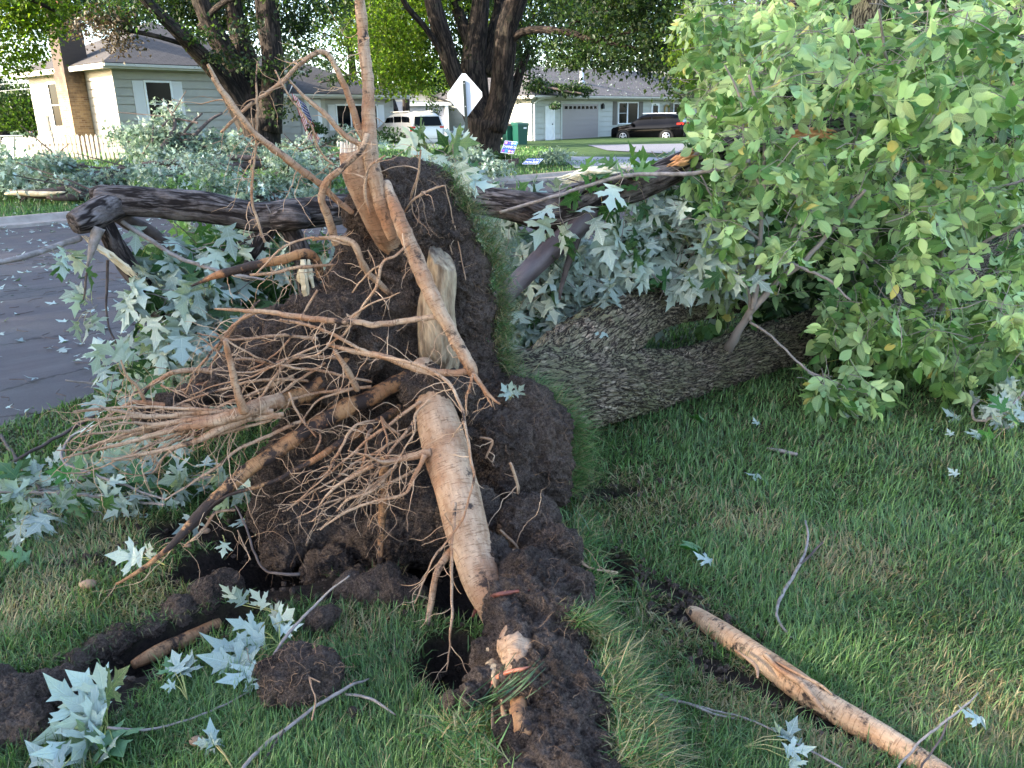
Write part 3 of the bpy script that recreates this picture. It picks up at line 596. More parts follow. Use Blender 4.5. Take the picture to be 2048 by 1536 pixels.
# roots: traced centre lines (px, py, distance, width in px)
ROOTS = [
 [(716,-30,3.16,20),(728,90,3.16,24),(735,180,3.13,26),(740,300,3.08,33),(755,380,3.05,34),(775,440,3.04,32),(787,480,3.05,20)],
 [(772,365,3.08,20),(795,430,2.98,30),(825,500,2.93,33),(862,590,2.88,33),(898,655,2.85,30),(940,735,2.8,27),(950,752,2.8,20)],
 [(415,128,2.9,6),(450,190,2.92,12),(505,262,2.95,14),(570,312,3.0,16),(640,368,3.08,14),(705,425,3.16,11)],
 [(424,155,2.93,7),(455,205,2.93,9),(500,258,2.95,10)],
 [(442,265,3.0,5),(500,210,3.0,8),(560,165,3.0,9),(600,128,3.02,9),(650,103,3.04,10),(680,150,3.06,12),(700,205,3.08,14),(722,262,3.1,16),(735,300,3.1,16)],
 [(578,160,3.02,5),(612,195,3.03,8),(655,235,3.04,12),(690,268,3.06,12),(735,302,3.1,14)],
 [(550,140,3.0,4),(570,180,3.0,4),(595,215,3.0,5),(622,252,3.02,5),(640,300,3.05,5),(668,330,3.06,6)],
 [(735,268,3.04,12),(722,300,3.02,12),(685,335,3.0,13),(655,362,3.0,14),(645,398,3.02,16),(658,440,3.06,18),(672,485,3.12,18)],
 [(515,122,2.96,3),(512,180,2.96,5),(513,250,2.97,6),(508,320,2.98,6),(503,390,2.99,7),(515,440,3.0,7),(530,485,3.02,6)],
 [(383,572,3.05,4),(420,556,3.05,12),(455,545,3.05,20),(510,530,3.07,20),(570,517,3.1,22),(612,507,3.14,22),(634,525,3.18,20),(642,560,3.2,16)],
 [(500,550,3.05,7),(545,545,3.06,9),(592,536,3.08,9),(625,533,3.1,9),(668,530,3.16,8)],
 [(430,618,2.86,4),(500,622,2.84,10),(560,628,2.83,13),(640,640,2.82,14),(700,645,2.82,14),(780,645,2.84,14),(872,632,2.87,13)],
 [(655,688,2.9,8),(700,702,2.84,12),(760,713,2.8,15),(830,735,2.78,17),(880,745,2.78,17),(945,742,2.8,15)],
 [(760,713,2.78,9),(805,722,2.72,10),(868,742,2.68,10),(905,782,2.62,9),(925,832,2.55,9),(938,880,2.48,8),(944,925,2.42,8),(945,965,2.36,7),(925,1040,2.3,6),(880,1100,2.26,6),(830,1205,2.2,4)],
 [(450,680,2.66,10),(460,725,2.67,14),(474,780,2.69,18),(490,825,2.72,24)],
 [(560,800,2.88,36),(520,812,2.8,36),(488,824,2.74,34),(430,842,2.7,26),(340,862,2.66,14),(240,888,2.6,9),(125,917,2.52,4)],
 [(500,822,2.76,26),(420,838,2.72,18),(320,848,2.7,13),(250,868,2.68,9),(165,900,2.62,5)],
 [(500,832,2.76,26),(440,858,2.7,20),(385,885,2.66,14),(300,905,2.62,9),(222,922,2.56,5)],
 [(715,712,3.12,30),(650,762,3.05,36),(600,792,2.98,40),(550,806,2.9,38),(500,822,2.8,34)],
 [(415,818,2.95,16),(350,812,2.93,17),(290,806,2.9,13),(255,808,2.88,8),(200,842,2.84,5),(140,880,2.8,3)],
 [(292,806,2.9,9),(272,772,2.88,9),(252,748,2.86,7),(243,722,2.85,4)],
 [(455,750,3.08,14),(400,740,3.04,13),(350,743,3.0,12),(312,765,2.97,10),(285,790,2.95,6)],
 [(460,752,3.08,20),(395,775,3.04,18),(345,796,3.0,15),(320,812,3.0,10)],
 [(322,770,2.95,6),(350,785,2.94,5),(388,800,2.93,4)],
 [(820,750,3.12,30),(740,795,3.02,38),(680,822,2.94,40),(620,858,2.86,40),(555,900,2.78,36),(480,955,2.68,34),(420,1008,2.6,30),(372,1060,2.52,24),(330,1102,2.46,15),(280,1140,2.41,11),(232,1167,2.37,6)],
 [(800,815,3.0,18),(745,850,2.9,20),(690,880,2.8,18),(620,925,2.72,14),(540,965,2.66,10),(460,990,2.6,8),(410,1022,2.57,5),(355,1085,2.5,3)],
 [(762,860,2.85,24),(768,930,2.8,24),(765,990,2.76,22),(762,1060,2.72,18),(760,1120,2.68,12),(757,1150,2.66,8)],
 [(862,905,2.62,22),(800,918,2.6,15),(740,935,2.58,12),(690,962,2.55,10),(660,985,2.53,7),(640,1010,2.52,4)],
 [(805,918,2.6,8),(770,925,2.56,8),(735,915,2.54,7),(696,900,2.52,4)],
 [(850,910,2.6,14),(825,960,2.56,10),(800,990,2.54,8),(700,1020,2.52,7),(640,1060,2.5,4)],
 [(770,960,2.6,9),(740,985,2.58,8),(690,1005,2.57,8),(650,1050,2.56,4)],
 [(910,1005,2.4,10),(906,1080,2.3,9),(904,1160,2.22,9),(903,1260,2.12,8),(893,1345,2.06,4)],
 [(940,1070,2.5,18),(898,1108,2.42,20),(872,1150,2.36,18),(862,1200,2.32,18),(854,1248,2.28,15)],
 [(945,748,2.78,14),(968,775,2.74,10),(985,795,2.72,7),(1000,808,2.7,4)],[(945,750,2.77,9),(935,790,2.74,7),(930,830,2.72,3)],[(950,748,2.77,8),(975,790,2.74,7),(985,815,2.72,3)],
 [(1150,1118,2.42,4),(1178,1135,2.4,7),(1210,1142,2.4,8),(1237,1148,2.4,10)],[(1150,1108,2.42,4),(1165,1125,2.41,5),(1180,1137,2.4,4)],
 [(625,480,3.05,6),(668,474,3.04,10),(700,482,3.04,14),(718,510,3.05,15),(738,548,3.1,15),(785,590,3.2,12)],
 [(818,487,2.9,8),(790,512,2.86,7),(764,525,2.85,8),(752,575,2.85,8),(730,610,2.86,7),(690,665,2.86,6),(640,705,2.88,6),(600,720,2.9,4)],
 [(705,585,2.95,4),(735,550,2.92,5),(764,525,2.86,5)],
 [(512,548,3.0,5),(560,500,3.02,6),(610,480,3.04,6),(650,474,3.04,6),(700,490,3.05,6)],
 [(668,700,2.84,10),(690,730,2.84,13),(700,750,2.86,16),(715,780,2.9,15)],
 [(960,875,2.8,6),(985,882,2.78,8),(970,915,2.78,6)],[(1020,925,2.7,9),(1035,965,2.7,9),(1038,1000,2.72,6),(1025,1040,2.74,3)],[(1000,1060,2.55,7),(1030,1090,2.53,9),(1045,1115,2.53,5)],
 [(800,870,2.72,7),(775,850,2.7,7),(764,835,2.7,6),(775,880,2.66,5),(760,905,2.64,5),(700,955,2.6,5),(640,985,2.6,3)],
 [(740,430,3.0,6),(728,380,2.98,8),(735,340,2.98,7),(770,310,2.98,5)],
 [(820,400,3.15,5),(835,350,3.1,7),(840,300,3.08,4)],[(808,425,3.12,4),(830,400,3.08,6),(860,380,3.06,6),(890,370,3.06,4)],
 [(890,370,3.3,3),(915,480,3.3,3),(930,560,3.25,3)],
 [(695,640,2.86,6),(740,610,2.8,5),(800,585,2.78,3)],
 [(560,640,2.9,8),(620,650,2.88,8),(690,680,2.84,9),(760,720,2.8,8)],
 [(520,620,2.9,10),(470,650,2.88,8),(430,700,2.86,7),(390,745,2.85,5),(370,790,2.85,3)],
 [(520,600,2.92,5),(480,640,2.9,6),(440,690,2.88,6),(420,740,2.87,4)],
 [(640,735,3.2,6),(570,765,3.0,5),(500,790,2.95,4),(450,795,2.9,3)],
 [(640,690,2.8,6),(570,720,2.78,6),(500,755,2.76,5),(430,770,2.74,4),(380,790,2.72,3)],
 [(635,580,3.0,6),(600,640,2.98,6),(560,700,2.95,5),(500,740,2.93,4)],
 [(600,840,2.88,6),(640,870,2.8,6),(625,905,2.76,5)],[(578,785,2.86,6),(600,830,2.8,6),(632,875,2.78,5)],
 [(860,800,2.6,9),(830,830,2.58,7),(826,870,2.56,5),(790,930,2.52,4),(770,1000,2.5,3)],
 [(330,1000,2.5,4),(400,955,2.62,7),(470,905,2.72,9),(540,870,2.8,10),(610,840,2.86,12)],
 [(470,1020,2.62,7),(430,1025,2.58,9),(405,1060,2.55,8),(365,1095,2.52,4)],
 [(475,1060,2.6,4),(500,1120,2.55,3)],
 [(700,780,2.9,8),(640,800,2.86,6),(600,850,2.82,4)],
]
BIG = [(845,735,3.05,50),(858,775,2.92,60),(878,850,2.76,88),(895,915,2.66,96),(915,985,2.56,94),(930,1050,2.46,92),(948,1110,2.38,88),(965,1165,2.3,84),(985,1215,2.24,72),(1010,1270,2.22,60)]
pts, r = px_path(BIG, .008); V, Fa, T, c = tube(pts, r, 96, .045, 5.); mesh_np('root', V, [Fa]+[x[None] for x in c], MAT['root_big'], ASH, attrs={'tco': T})['label'] = 'thickest pale root reaching down towards the viewer'
paths = []
r2 = np.random.default_rng(21); NT = len(ROOTS)
def u(a, b): return float(r2.uniform(a, b))
for k in range(10):
    y1 = u(820, 950); x1 = u(110, 300); w1 = u(6, 12); ROOTS.append([(u(490, 570), u(800, 840), 2.8, w1+3), ((x1+500)/2+u(-20, 20), (y1+820)/2+u(-18, 18), 2.72, w1), (x1+60, y1+u(-12, 12), 2.64, w1*.6), (x1, y1, 2.58, 3)])
for k in range(9):
    x0, y0 = u(560, 760), u(640, 800); x1, y1 = u(280, 480), u(660, 880); ROOTS.append([(x0, y0, 3.0, u(6, 12)), ((x0*2+x1)/3, (y0*2+y1)/3+u(-25, 20), 2.92, 8), ((x0+x1*2)/3, (y0+y1*2)/3+u(-20, 25), 2.86, 6), (x1, y1, 2.8, 3)])
for k in range(8):
    x0, y0 = u(740, 870), u(800, 940); x1, y1 = u(540, 720), u(960, 1110); ROOTS.append([(x0, y0, 2.78, u(6, 12)), ((x0*2+x1)/3, (y0*2+y1)/3+u(-25, 20), 2.7, 8), ((x0+x1*2)/3, (y0+y1*2)/3+u(-20, 25), 2.62, 6), (x1, y1, 2.56, 3)])
for k, rt in enumerate(ROOTS):
    wmx = max(a[3] for a in rt); pts, r = px_path(rt, .010, .010 if wmx < 18 else .006, k, .78 if wmx < 14 else .88); r = r*(1+.22*fbm(pts*34, 3, k)); paths.append((pts, r))
    a = Acc(); a.tube(pts, r, 20 if wmx > 18 else 9, bump=.08, bf=9.)
    dirty = k in (18, 22, 24, 25, 26, 9)
    a.build('root', MAT['root_dirty' if dirty else 'root'], ASH, True, tco=True)
# snapped thick root with white torn top, old sawn stump in the plate
pts, r = px_path([(708,305,3.12,56),(720,350,3.12,62),(742,400,3.14,62),(768,455,3.2,60),(790,500,3.3,50)], .008)
V, Fa, T, c = tube(pts, r, 56, .04, 6.); V[:56] += (pts[1]-pts[0])/.008*(.03*fbm(V[:56]*40, 3))[:, None]; sr = mesh_np('root', V, [Fa]+[x[None] for x in c], MAT['root_big'], ASH, attrs={'tco': T}); sr['label'] = 'snapped thick root with torn white end'
a = Acc(); e = P(703, 292, 3.1)
for k in range(26):
    th = rng.uniform(0, 6.28); rr = rng.uniform(0, .05); q = pts[0]+np.array([math.cos(th)*rr, math.sin(th)*rr*.7, 0]); a.tube(np.array([q-np.array([0, 0, .05]), q+np.array([rng.normal()*.008, rng.normal()*.008, rng.uniform(.01, .045)])]), np.array([.014, .003]), 5)
a.build('torn_wood', MAT['white'] if 0 else simple('fresh_white_wood', (.78, .66, .52), (.9, .84, .74), 20, .6, .3), sr)
pts, r = px_path([(884,515,3.14,54),(880,560,3.16,66),(873,620,3.17,74),(875,690,3.2,80),(885,740,3.28,80)], .008)
V, Fa, T, c = tube(pts, r, 72, .07, 7.); _ax = unit(pts[1]-pts[0]); _th = np.arange(72)*2*np.pi/72
for _q in range(8): V[_q*72:(_q+1)*72] += _ax*((.035*np.cos(_th)+.02*np.abs(fbm(V[:72]*60, 3)))*(1-_q/8))[:, None]
st = mesh_np('root', V, [Fa]+[x[None] for x in c], MAT['wood_old'], ASH, attrs={'tco': T}); st['label'] = 'old weathered root stump, cut off square'
# side rootlets growing from the traced roots and from the soil face
a = Acc(); cnt = 0
for k, (pts, r) in enumerate(paths):
    L = len(pts)*.010; nchild = int(L*12)+2
    for _ in range(nchild):
        i = rng.integers(len(pts)//6, len(pts)); p = pts[i].copy(); d = unit(rng.normal(size=3)*np.array([.9, .5, .8])+np.array([-.5, -.3, -.35])); l = rng.uniform(.04, .26); m = max(5, int(l/.012)); q = [p]
        rad = min(r[i]*.5, rng.uniform(.0009, .0026))
        for s in range(m): d = unit(d+rng.normal(size=3)*.2+np.array([0, 0, -.03])); q.append(q[-1]+d*l/m)
        q = np.array(q); a.tube(q, np.linspace(rad, rad*.35, len(q)), 5, False)
        if rng.random() < .6:
            j = rng.integers(1, m); d2 = unit(d+rng.normal(size=3)*.8); q2 = [q[j]]
            for s in range(5): d2 = unit(d2+rng.normal(size=3)*.3); q2.append(q2[-1]+d2*l/12)
            a.tube(np.array(q2), np.linspace(rad*.6, rad*.25, 6), 4, False)
tag(a.build('side_roots', MAT['rootlet'], ASH, True), kind='stuff')
a = Acc(); vis = ((SV-EYEP)*SN).sum(1) < -.1; idx = np.nonzero(vis)[0]
for _ in range(1500):
    i = rng.choice(idx); p = SV[i]-SN[i]*.002; d = unit(SN[i]*.6+rng.normal(size=3)*.8+np.array([0, 0, -.3])); l = rng.uniform(.02, .09); q = [p]
    for s in range(5): d = unit(d+rng.normal(size=3)*.45+np.array([0, 0, -.1])); q.append(q[-1]+d*l/5)
    a.tube(np.array(q), np.linspace(.0009, .0004, 6), 3, False)
tag(a.build('hair_roots', MAT['hair'], ASH, True), kind='stuff')
# turf hanging on the back edge of the root plate
def rim_turf(pl, n, ln, out, spread=.02, dryf=.45, wd=.0035):
    A = np.array([lifted(x, y, d, .10) for x, y, d in pl]); q = resample(A, .01); i = rng.integers(0, len(q), n); b = q[i]+rng.normal(size=(n, 3))*spread
    up = unit(np.array(out)[None]+rng.normal(size=(n, 3))*.45); az = 6.28*rng.random(n)
    return blades(b, rng.uniform(.5, 1.4, n)*ln, np.full(n, wd)*rng.uniform(.6, 1.3, n), rng.uniform(.2, 1.2, n), az, (rng.random(n) < dryf)*rng.uniform(.6, 1, n), up)
parts = [rim_turf([(870,345,3.4),(912,385,3.4),(945,440,3.4),(975,480,3.4),(995,560,3.4),(998,640,3.4),(1002,700,3.36),(1020,740,3.34)], 6500, .055, (.8, .1, .02), .026),
         rim_turf([(1030,765,3.3),(1080,790,3.3),(1130,830,3.25),(1150,880,3.2),(1150,930,3.15),(1140,980,3.1)], 1900, .10, (.9, -.05, .15), .02, .3),
         rim_turf([(1165,1250,2.3),(1215,1330,2.1),(1245,1400,1.95),(1270,1470,1.82),(1290,1560,1.7)], 4200, .085, (.8, -.1, .35), .022, .45),
         rim_turf([(1110,1215,2.32),(1160,1255,2.3),(1190,1270,2.28)], 260, .06, (-.1, -.1, 1), .01, .2),
         rim_turf([(1150,1040,2.85),(1180,1130,2.7),(1200,1230,2.5)], 700, .08, (.5, -.3, .6), .02, .3),
         rim_turf([(1000,1560,1.66),(940,1500,1.78),(900,1440,1.9)], 500, .06, (-.3, -.3, .9), .03, .3)]
V = np.concatenate([p[0] for p in parts]); off = np.cumsum([0]+[len(p[0]) for p in parts]); Fa = np.concatenate([p[1]+off[i] for i, p in enumerate(parts)])
tag(mesh_np('turf_fringe', V, Fa, GM, ASH, attrs={'dry': np.concatenate([p[2] for p in parts])}), kind='stuff')
# trunk and its two limbs
def bark_tube(name, pl, mat, parent, n=256, step=.012, amp=.010, f=(30, 9), seed=0, lump=.05, cap=True):
    A = np.array([list(P(x, y, d))+[wd*.5*PX(d)] for x, y, d, wd in pl]); q = resample(A, step); pts, r = q[:, :3], q[:, 3]
    V, Fa, T, c = tube(pts, r, n, lump, 2.2); m = len(pts)
    th = np.tile(np.arange(n)*2*np.pi/n, m); rr = np.repeat(r, n); cen = np.repeat(pts, n, 0); nr = unit(V-cen)
    w_ = np.stack([T[:, 0]*f[0], T[:, 1]*f[0], T[:, 2]*f[1]], 1); w2 = w_+.6*np.stack([pn(w_*.6, 1+seed), pn(w_*.6, 2+seed), pn(w_*.6, 3+seed)], 1)
    d = 1-np.abs(pn(w2, seed))*4.2; d = np.clip(d, -.1, 1); d2 = 1-np.abs(pn(w2*2.3, seed+4))*3.; V = V-nr*(amp*d+amp*.4*np.clip(d2, 0, 1))[:, None]
    return mesh_np(name, V, [Fa]+([x[None] for x in c] if cap else []), mat, parent, attrs={'tco': T})
bark_tube('trunk', [(985,800,3.62,190),(1080,788,3.78,190),(1170,776,4.0,168),(1270,764,4.3,142),(1370,750,4.6,112),(1500,708,5.0,108),(1650,660,5.6,104),(1850,580,6.9,108),(2080,500,8.6,110),(2300,430,10.5,100)], MAT['ash_bark'], ASH, 340, .010, .018)
bark_tube('limb', [(1080,770,3.9,140),(1150,720,4.12,160),(1235,655,4.4,128),(1320,616,4.8,86),(1430,598,5.4,76),(1560,570,6.5,66),(1700,515,7.6,66)], MAT['ash_bark'], ASH, 260, .011, .016, seed=9)
bark_tube('limb', [(1660,300,6.6,50),(1690,210,6.5,55),(1715,120,6.5,55),(1735,20,6.5,50),(1745,-60,6.5,50)], MAT['ash_bark'], ASH, 100, .03, .008, seed=5)
bark_tube('limb', [(1960,560,8.4,60),(1990,400,8.6,60),(2030,250,8.8,55),(2060,150,9,50)], MAT['ash_bark'], ASH, 90, .03, .008, seed=3)
# ash foliage
leaf, stems = Acc(), Acc()
def br(pl, acc=stems, n=8, wig=.01, seed=1): pts, r = px_path(pl, .02, wig, seed); acc.tube(pts, r, n)
a = Acc()
SPROUT = [[(1448,712,4.9,26),(1462,688,4.66,20),(1490,640,4.55,15),(1512,612,4.5,15),(1560,560,4.45,12),(1615,515,4.4,10),(1680,440,4.4,9),(1730,380,4.3,6)],
 [(1505,618,4.5,12),(1515,560,4.45,11),(1520,480,4.4,9),(1525,380,4.4,7),(1528,280,4.4,6),(1500,150,4.4,5)],
 [(1500,640,4.52,9),(1498,590,4.5,7),(1470,540,4.45,6),(1430,515,4.4,3)],[(1515,570,4.45,8),(1560,520,4.4,7),(1590,450,4.4,6),(1600,400,4.4,5),(1640,300,4.4,4)],
 [(1500,645,4.5,6),(1540,670,4.4,5),(1590,720,4.3,5),(1650,760,4.2,4),(1740,790,4.1,3)],[(1560,520,4.4,7),(1650,555,4.3,6),(1700,600,4.2,4)],
 [(1520,480,4.4,6),(1470,440,4.4,5),(1430,400,4.4,4),(1400,350,4.4,3)],[(1525,380,4.4,5),(1490,300,4.4,5),(1480,200,4.4,4),(1450,130,4.4,3)]]
for k, s in enumerate(SPROUT): br(s, a, 10, .012, k)
a.build('sprout_stem', MAT['twig'], ASH, True, tco=False)
for s in ([(1700,560,5.6,10),(1800,430,5.2,8),(1950,390,5,6),(2080,350,4.9,5)],[(1800,600,6,10),(1700,400,5.5,8),(1720,250,5.2,6),(1800,120,5,4)],[(1900,600,6.2,12),(1850,350,5.5,9),(1780,150,5.2,6),(1760,20,5,4)],[(1880,620,5,8),(1950,500,4.7,6),(2050,450,4.5,5)],[(1750,560,5.2,8),(1650,420,5,6),(1560,300,4.8,5),(1420,230,4.8,4)]): br(s)
main = [(1400,640),(1380,520),(1370,430),(1395,330),(1390,270),(1440,170),(1400,110),(1470,75),(1560,95),(1640,30),(1720,-20),(2090,-30),(2090,730),(1960,735),(1890,715),(1800,715),(1740,700),(1690,650),(1640,640),(1560,560),(1500,590),(1440,600)]
far_ = lambda p: (np.full(len(p), 4.9), np.full(len(p), 6.3))
nearf = lambda p: (np.full(len(p), 3.9), np.full(len(p), 5.0))
mid_edge = [(1400,600),(1385,500),(1372,430),(1385,330),(1415,240),(1430,150),(1500,90),(1640,40),(1760,-10),(2090,-30),(2090,720),(1900,700),(1750,690),(1660,640),(1540,560)]
sprays(mid_edge, 235, far_, ASH7, (.07, .10), (3, 5), (.35, .6), (0, 0, .2), 1, .5, 0, .6, .0028, leaf, stems)
sprays([(1480,330),(1560,60),(1700,0),(2090,-20),(2090,700),(1850,700),(1640,600)], 115, nearf, ASH5, (.07, .105), (3, 5), (.3, .5), (0, 0, .2), 1, .55, 0, .6, .0025, leaf, stems)
sprays([(1375,420),(1400,250),(1480,130),(1620,110),(1640,520),(1540,540),(1420,520)], 60, lambda p: (np.full(len(p), 4.2), np.full(len(p), 5.0)), ASH5, (.07, .1), (3, 4), (.25, .45), (0, 0, .3), 1, .4, 0, .6, .0025, leaf, stems)
sprays([(1590,740),(1640,690),(1700,740),(1760,770),(1740,800),(1640,780)], 11, lambda p: (np.full(len(p), 4.0), np.full(len(p), 4.25)), ASH5, (.075, .1), (3, 4), (.2, .3), (.5, 0, -.2), .5, .5, 0, .6, .0022, leaf, stems)
sprays([(1640,640),(1700,600),(2090,620),(2090,740),(1900,740),(1700,690)], 60, lambda p: (np.full(len(p), 4.2), np.full(len(p), 5.2)), ASH5, (.08, .105), (3, 5), (.25, .4), (0, 0, -.2), 1, .8, 0, .6, .0025, leaf, stems)
sprays([(1400,-20),(1660,-20),(1600,90),(1480,150),(1420,220),(1400,150)], 110, lambda p: (np.full(len(p), 5.8), np.full(len(p), 7.6)), ASH7, (.06, .09), (3, 5), (.3, .55), (0, 0, -.1), 1, .8, 0, .6, .003, leaf, stems)
foliage(ASH, 'ash', leaf, stems)
leaf, stems = Acc(), Acc()
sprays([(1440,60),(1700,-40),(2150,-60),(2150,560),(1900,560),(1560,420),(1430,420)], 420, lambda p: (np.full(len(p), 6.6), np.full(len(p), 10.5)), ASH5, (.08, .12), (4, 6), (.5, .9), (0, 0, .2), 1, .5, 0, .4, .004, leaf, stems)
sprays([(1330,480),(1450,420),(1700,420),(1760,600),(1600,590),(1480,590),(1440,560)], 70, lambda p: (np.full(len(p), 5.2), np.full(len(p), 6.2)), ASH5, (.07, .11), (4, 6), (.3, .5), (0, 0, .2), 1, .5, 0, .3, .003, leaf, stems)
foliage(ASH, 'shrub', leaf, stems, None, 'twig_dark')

# ---------------------------------------------------------------- broken maple limb hanging across behind the root plate
LIMB = empty('fallen_limb', (-2, 4.1, 0), 'long dark broken maple limb behind the root plate, its knobby end above the road', 'fallen branch', 'broken maple branches')
bark_tube('bark', [(196,402,3.98,52),(240,400,4.0,60),(330,405,4.05,60),(420,414,4.1,58),(520,432,4.15,60),(600,428,4.2,64),(700,418,4.28,58),(830,405,4.35,56),(930,400,4.4,54),(1010,408,4.4,60),(1110,428,4.4,78),(1160,412,4.42,76),(1200,392,4.45,68),(1280,368,4.5,62),(1370,330,4.55,52),(1450,300,4.65,46),(1600,265,4.9,40),(1700,240,5.1,30)], MAT['limb_bark'], LIMB, 110, .012, .005, (9, 3), 12, .13)
bark_tube('branch_stub', [(145,448,3.78,44),(165,440,3.82,52),(205,420,3.92,58),(250,402,4.02,50)], MAT['limb_bark'], LIMB, 80, .01, .006, (11, 5), 13, .2)
bark_tube('branch_stub', [(186,392,4.05,34),(205,392,4.05,44),(235,400,4.05,44)], MAT['limb_bark'], LIMB, 60, .01, .005, (11, 5), 14, .2)
bark_tube('branch_stub', [(560,440,4.1,50),(590,436,4.05,60),(612,440,4.08,40)], MAT['limb_bark'], LIMB, 60, .01, .007, (10, 5), 15, .25)
def mini(name, pl, mat, n=14, wig=.012, seed=0, parent=LIMB, bmp=.08):
    pts, r = px_path(pl, .015, wig, seed); a = Acc(); a.tube(pts, r, n, bump=bmp, bf=8.); return a.build(name, mat, parent, True, tco=True)
def shards(name, pl, mat, n=11, parent=LIMB, jag=.35):
    pts, r = px_path(pl, .02); a = Acc(); ax = unit(pts[-1]-pts[0]); m = len(pts)
    for k in range(n):
        i0 = int(rng.uniform(0, .35)*m); i1 = int(rng.uniform(.55, 1)*m)+1; q = pts[i0:max(i1, i0+3)]; q = q[:m]; k_ = len(q); off = unit(np.cross(ax, rng.normal(size=3)))*r.max()*rng.uniform(.05, .75)
        t = np.linspace(0, 1, k_); w_ = r.max()*rng.uniform(.15, .42)*np.minimum(1, (1-t)*3+.05)*np.minimum(1, t*3+.08); q = q+off+rng.normal(size=(k_, 3))*.0025+off*.5*t[:, None]
        a.tube(q, w_, 5, bump=.15, bf=20)
    return a.build(name, mat, parent, False, tco=True)
mini('branch', [(1195,405,4.44,40),(1165,440,4.38,46),(1130,475,4.3,44),(1080,520,4.22,42),(1030,570,4.15,40),(985,620,4.1,38)], simple('smooth_maple_bark', (.045, .03, .032), (.13, .10, .105), 8, .5, .3, 40, .006, 'tco', (1, 1, .4)), 28, .006, 1)
mini('branch', [(1160,440,4.38,28),(1145,500,4.3,16),(1125,560,4.25,10),(1120,600,4.22,5)], MAT['twig_dark'], 12, .01, 2)
mini('branch', [(205,440,3.92,34),(225,480,3.94,36),(255,530,3.98,38),(290,580,4.0,36),(320,640,4.02,30)], MAT['limb_bark'], 18, .006, 3)
mini('branch', [(235,430,4.0,30),(270,450,4.1,30),(310,470,4.15,22),(360,520,4.2,14)], MAT['twig_dark'], 12, .01, 4)
mini('branch', [(540,450,4.15,34),(520,490,4.1,30),(500,530,4.1,24),(490,560,4.1,16)], MAT['limb_bark'], 14, .01, 5)
mini('branch', [(575,450,4.12,36),(600,500,4.1,40),(612,550,4.1,44),(625,600,4.1,46)], MAT['limb_bark'], 18, .005, 6)
shards('split_wood', [(612,500,4.06,10),(612,545,4.05,30),(620,585,4.05,38),(628,605,4.06,20)], MAT['wood'])
shards('split_wood', [(165,475,3.86,6),(190,495,3.87,16),(215,510,3.88,24),(245,535,3.9,22),(275,562,3.92,8)], MAT['wood'])
mini('split_wood', [(198,455,3.82,26),(188,485,3.8,20),(178,520,3.78,8),(172,540,3.78,3)], MAT['twig'], 10, .006, 9, bmp=.2)
mini('branch', [(-40,530,3.3,9),(40,516,3.45,11),(90,500,3.6,11),(160,476,3.8,12)], MAT['twig'], 10, .004, 10)
mini('branch', [(240,440,4.0,9),(300,480,3.95,9),(370,520,3.95,8),(450,545,3.9,7),(530,560,3.9,5)], MAT['twig'], 9, .008, 11)
mini('branch', [(178,535,3.8,5),(170,580,3.8,4),(167,600,3.8,3)], MAT['twig_dark'], 6, .01, 12)
mini('branch', [(215,520,3.9,6),(212,600,3.88,5),(216,650,3.86,4),(245,715,3.82,4),(250,745,3.8,3)], MAT['twig_dark'], 6, .012, 13)
shards('torn_wood', [(1335,330,4.42,8),(1355,322,4.42,22),(1378,314,4.46,26),(1395,310,4.5,10)], MAT['wood_orange'])
shards('torn_wood', [(1560,278,4.6,8),(1600,270,4.62,22),(1640,268,4.7,22),(1670,275,4.75,6)], MAT['wood_orange'])
shards('split_wood', [(1275,530,4.75,5),(1310,495,4.72,14),(1370,455,4.7,17),(1440,415,4.7,18),(1500,385,4.7,16),(1560,350,4.7,8)], MAT['wood'])
shards('split_wood', [(1110,362,4.5,3),(1150,352,4.5,9),(1185,345,4.5,20),(1230,348,4.5,24),(1270,352,4.5,12)], simple('fresh_split_maple_wood', (.74, .64, .42), (.88, .82, .64), 12, .6, .4, 40, .004), 14)
mini('branch', [(1000,425,4.3,6),(1150,380,4.2,7),(1250,352,4.2,8),(1400,345,4.2,8),(1500,320,4.2,7)], MAT['twig'], 8, .01, 18)
for k, s in enumerate([[(1040,640,5,8),(1130,560,4.9,10),(1260,470,4.8,12),(1420,440,4.8,12)],[(1080,700,4.6,5),(1220,600,4.6,7),(1300,520,4.7,8),(1440,470,4.8,9)],[(1060,520,4.9,5),(1160,470,4.8,7),(1300,430,4.8,8)],[(300,640,4.2,5),(370,560,4.15,7),(450,500,4.15,9),(540,460,4.15,12)],[(330,760,4.1,4),(350,650,4.1,6),(420,560,4.1,8)]]): mini('branch', s, MAT['twig_dark'], 8, .02, 20+k)
D1 = lambda lo, hi: (lambda p: (np.full(len(p), lo), np.full(len(p), hi)))
leaf, stems, stalks = Acc(), Acc(), Acc()
# right hand mass between plate and ash trunk
RM = [(985,450),(1060,470),(1180,480),(1300,430),(1420,390),(1500,360),(1520,530),(1470,550),(1380,545),(1290,560),(1190,615),(1060,715),(1010,700),(1000,600)]
sprays(RM, 210, D1(4.8, 5.8), MAPLE, (.12, .175), (4, 7), (.3, .55), (.4, 0, .1), 1, .75, .07, .8, .003, leaf, stems, stalks)
RN = [(985,440),(1060,470),(1200,480),(1300,420),(1420,390),(1500,380),(1510,500),(1470,530),(1380,530),(1290,545),(1190,600),(1060,700),(1010,690),(1000,600)]
sprays(RN, 150, D1(4.4, 4.85), MAPLE, (.11, .165), (4, 6), (.25, .45), (.4, 0, .1), 1, .6, .07, .88, .0028, leaf, stems, stalks)
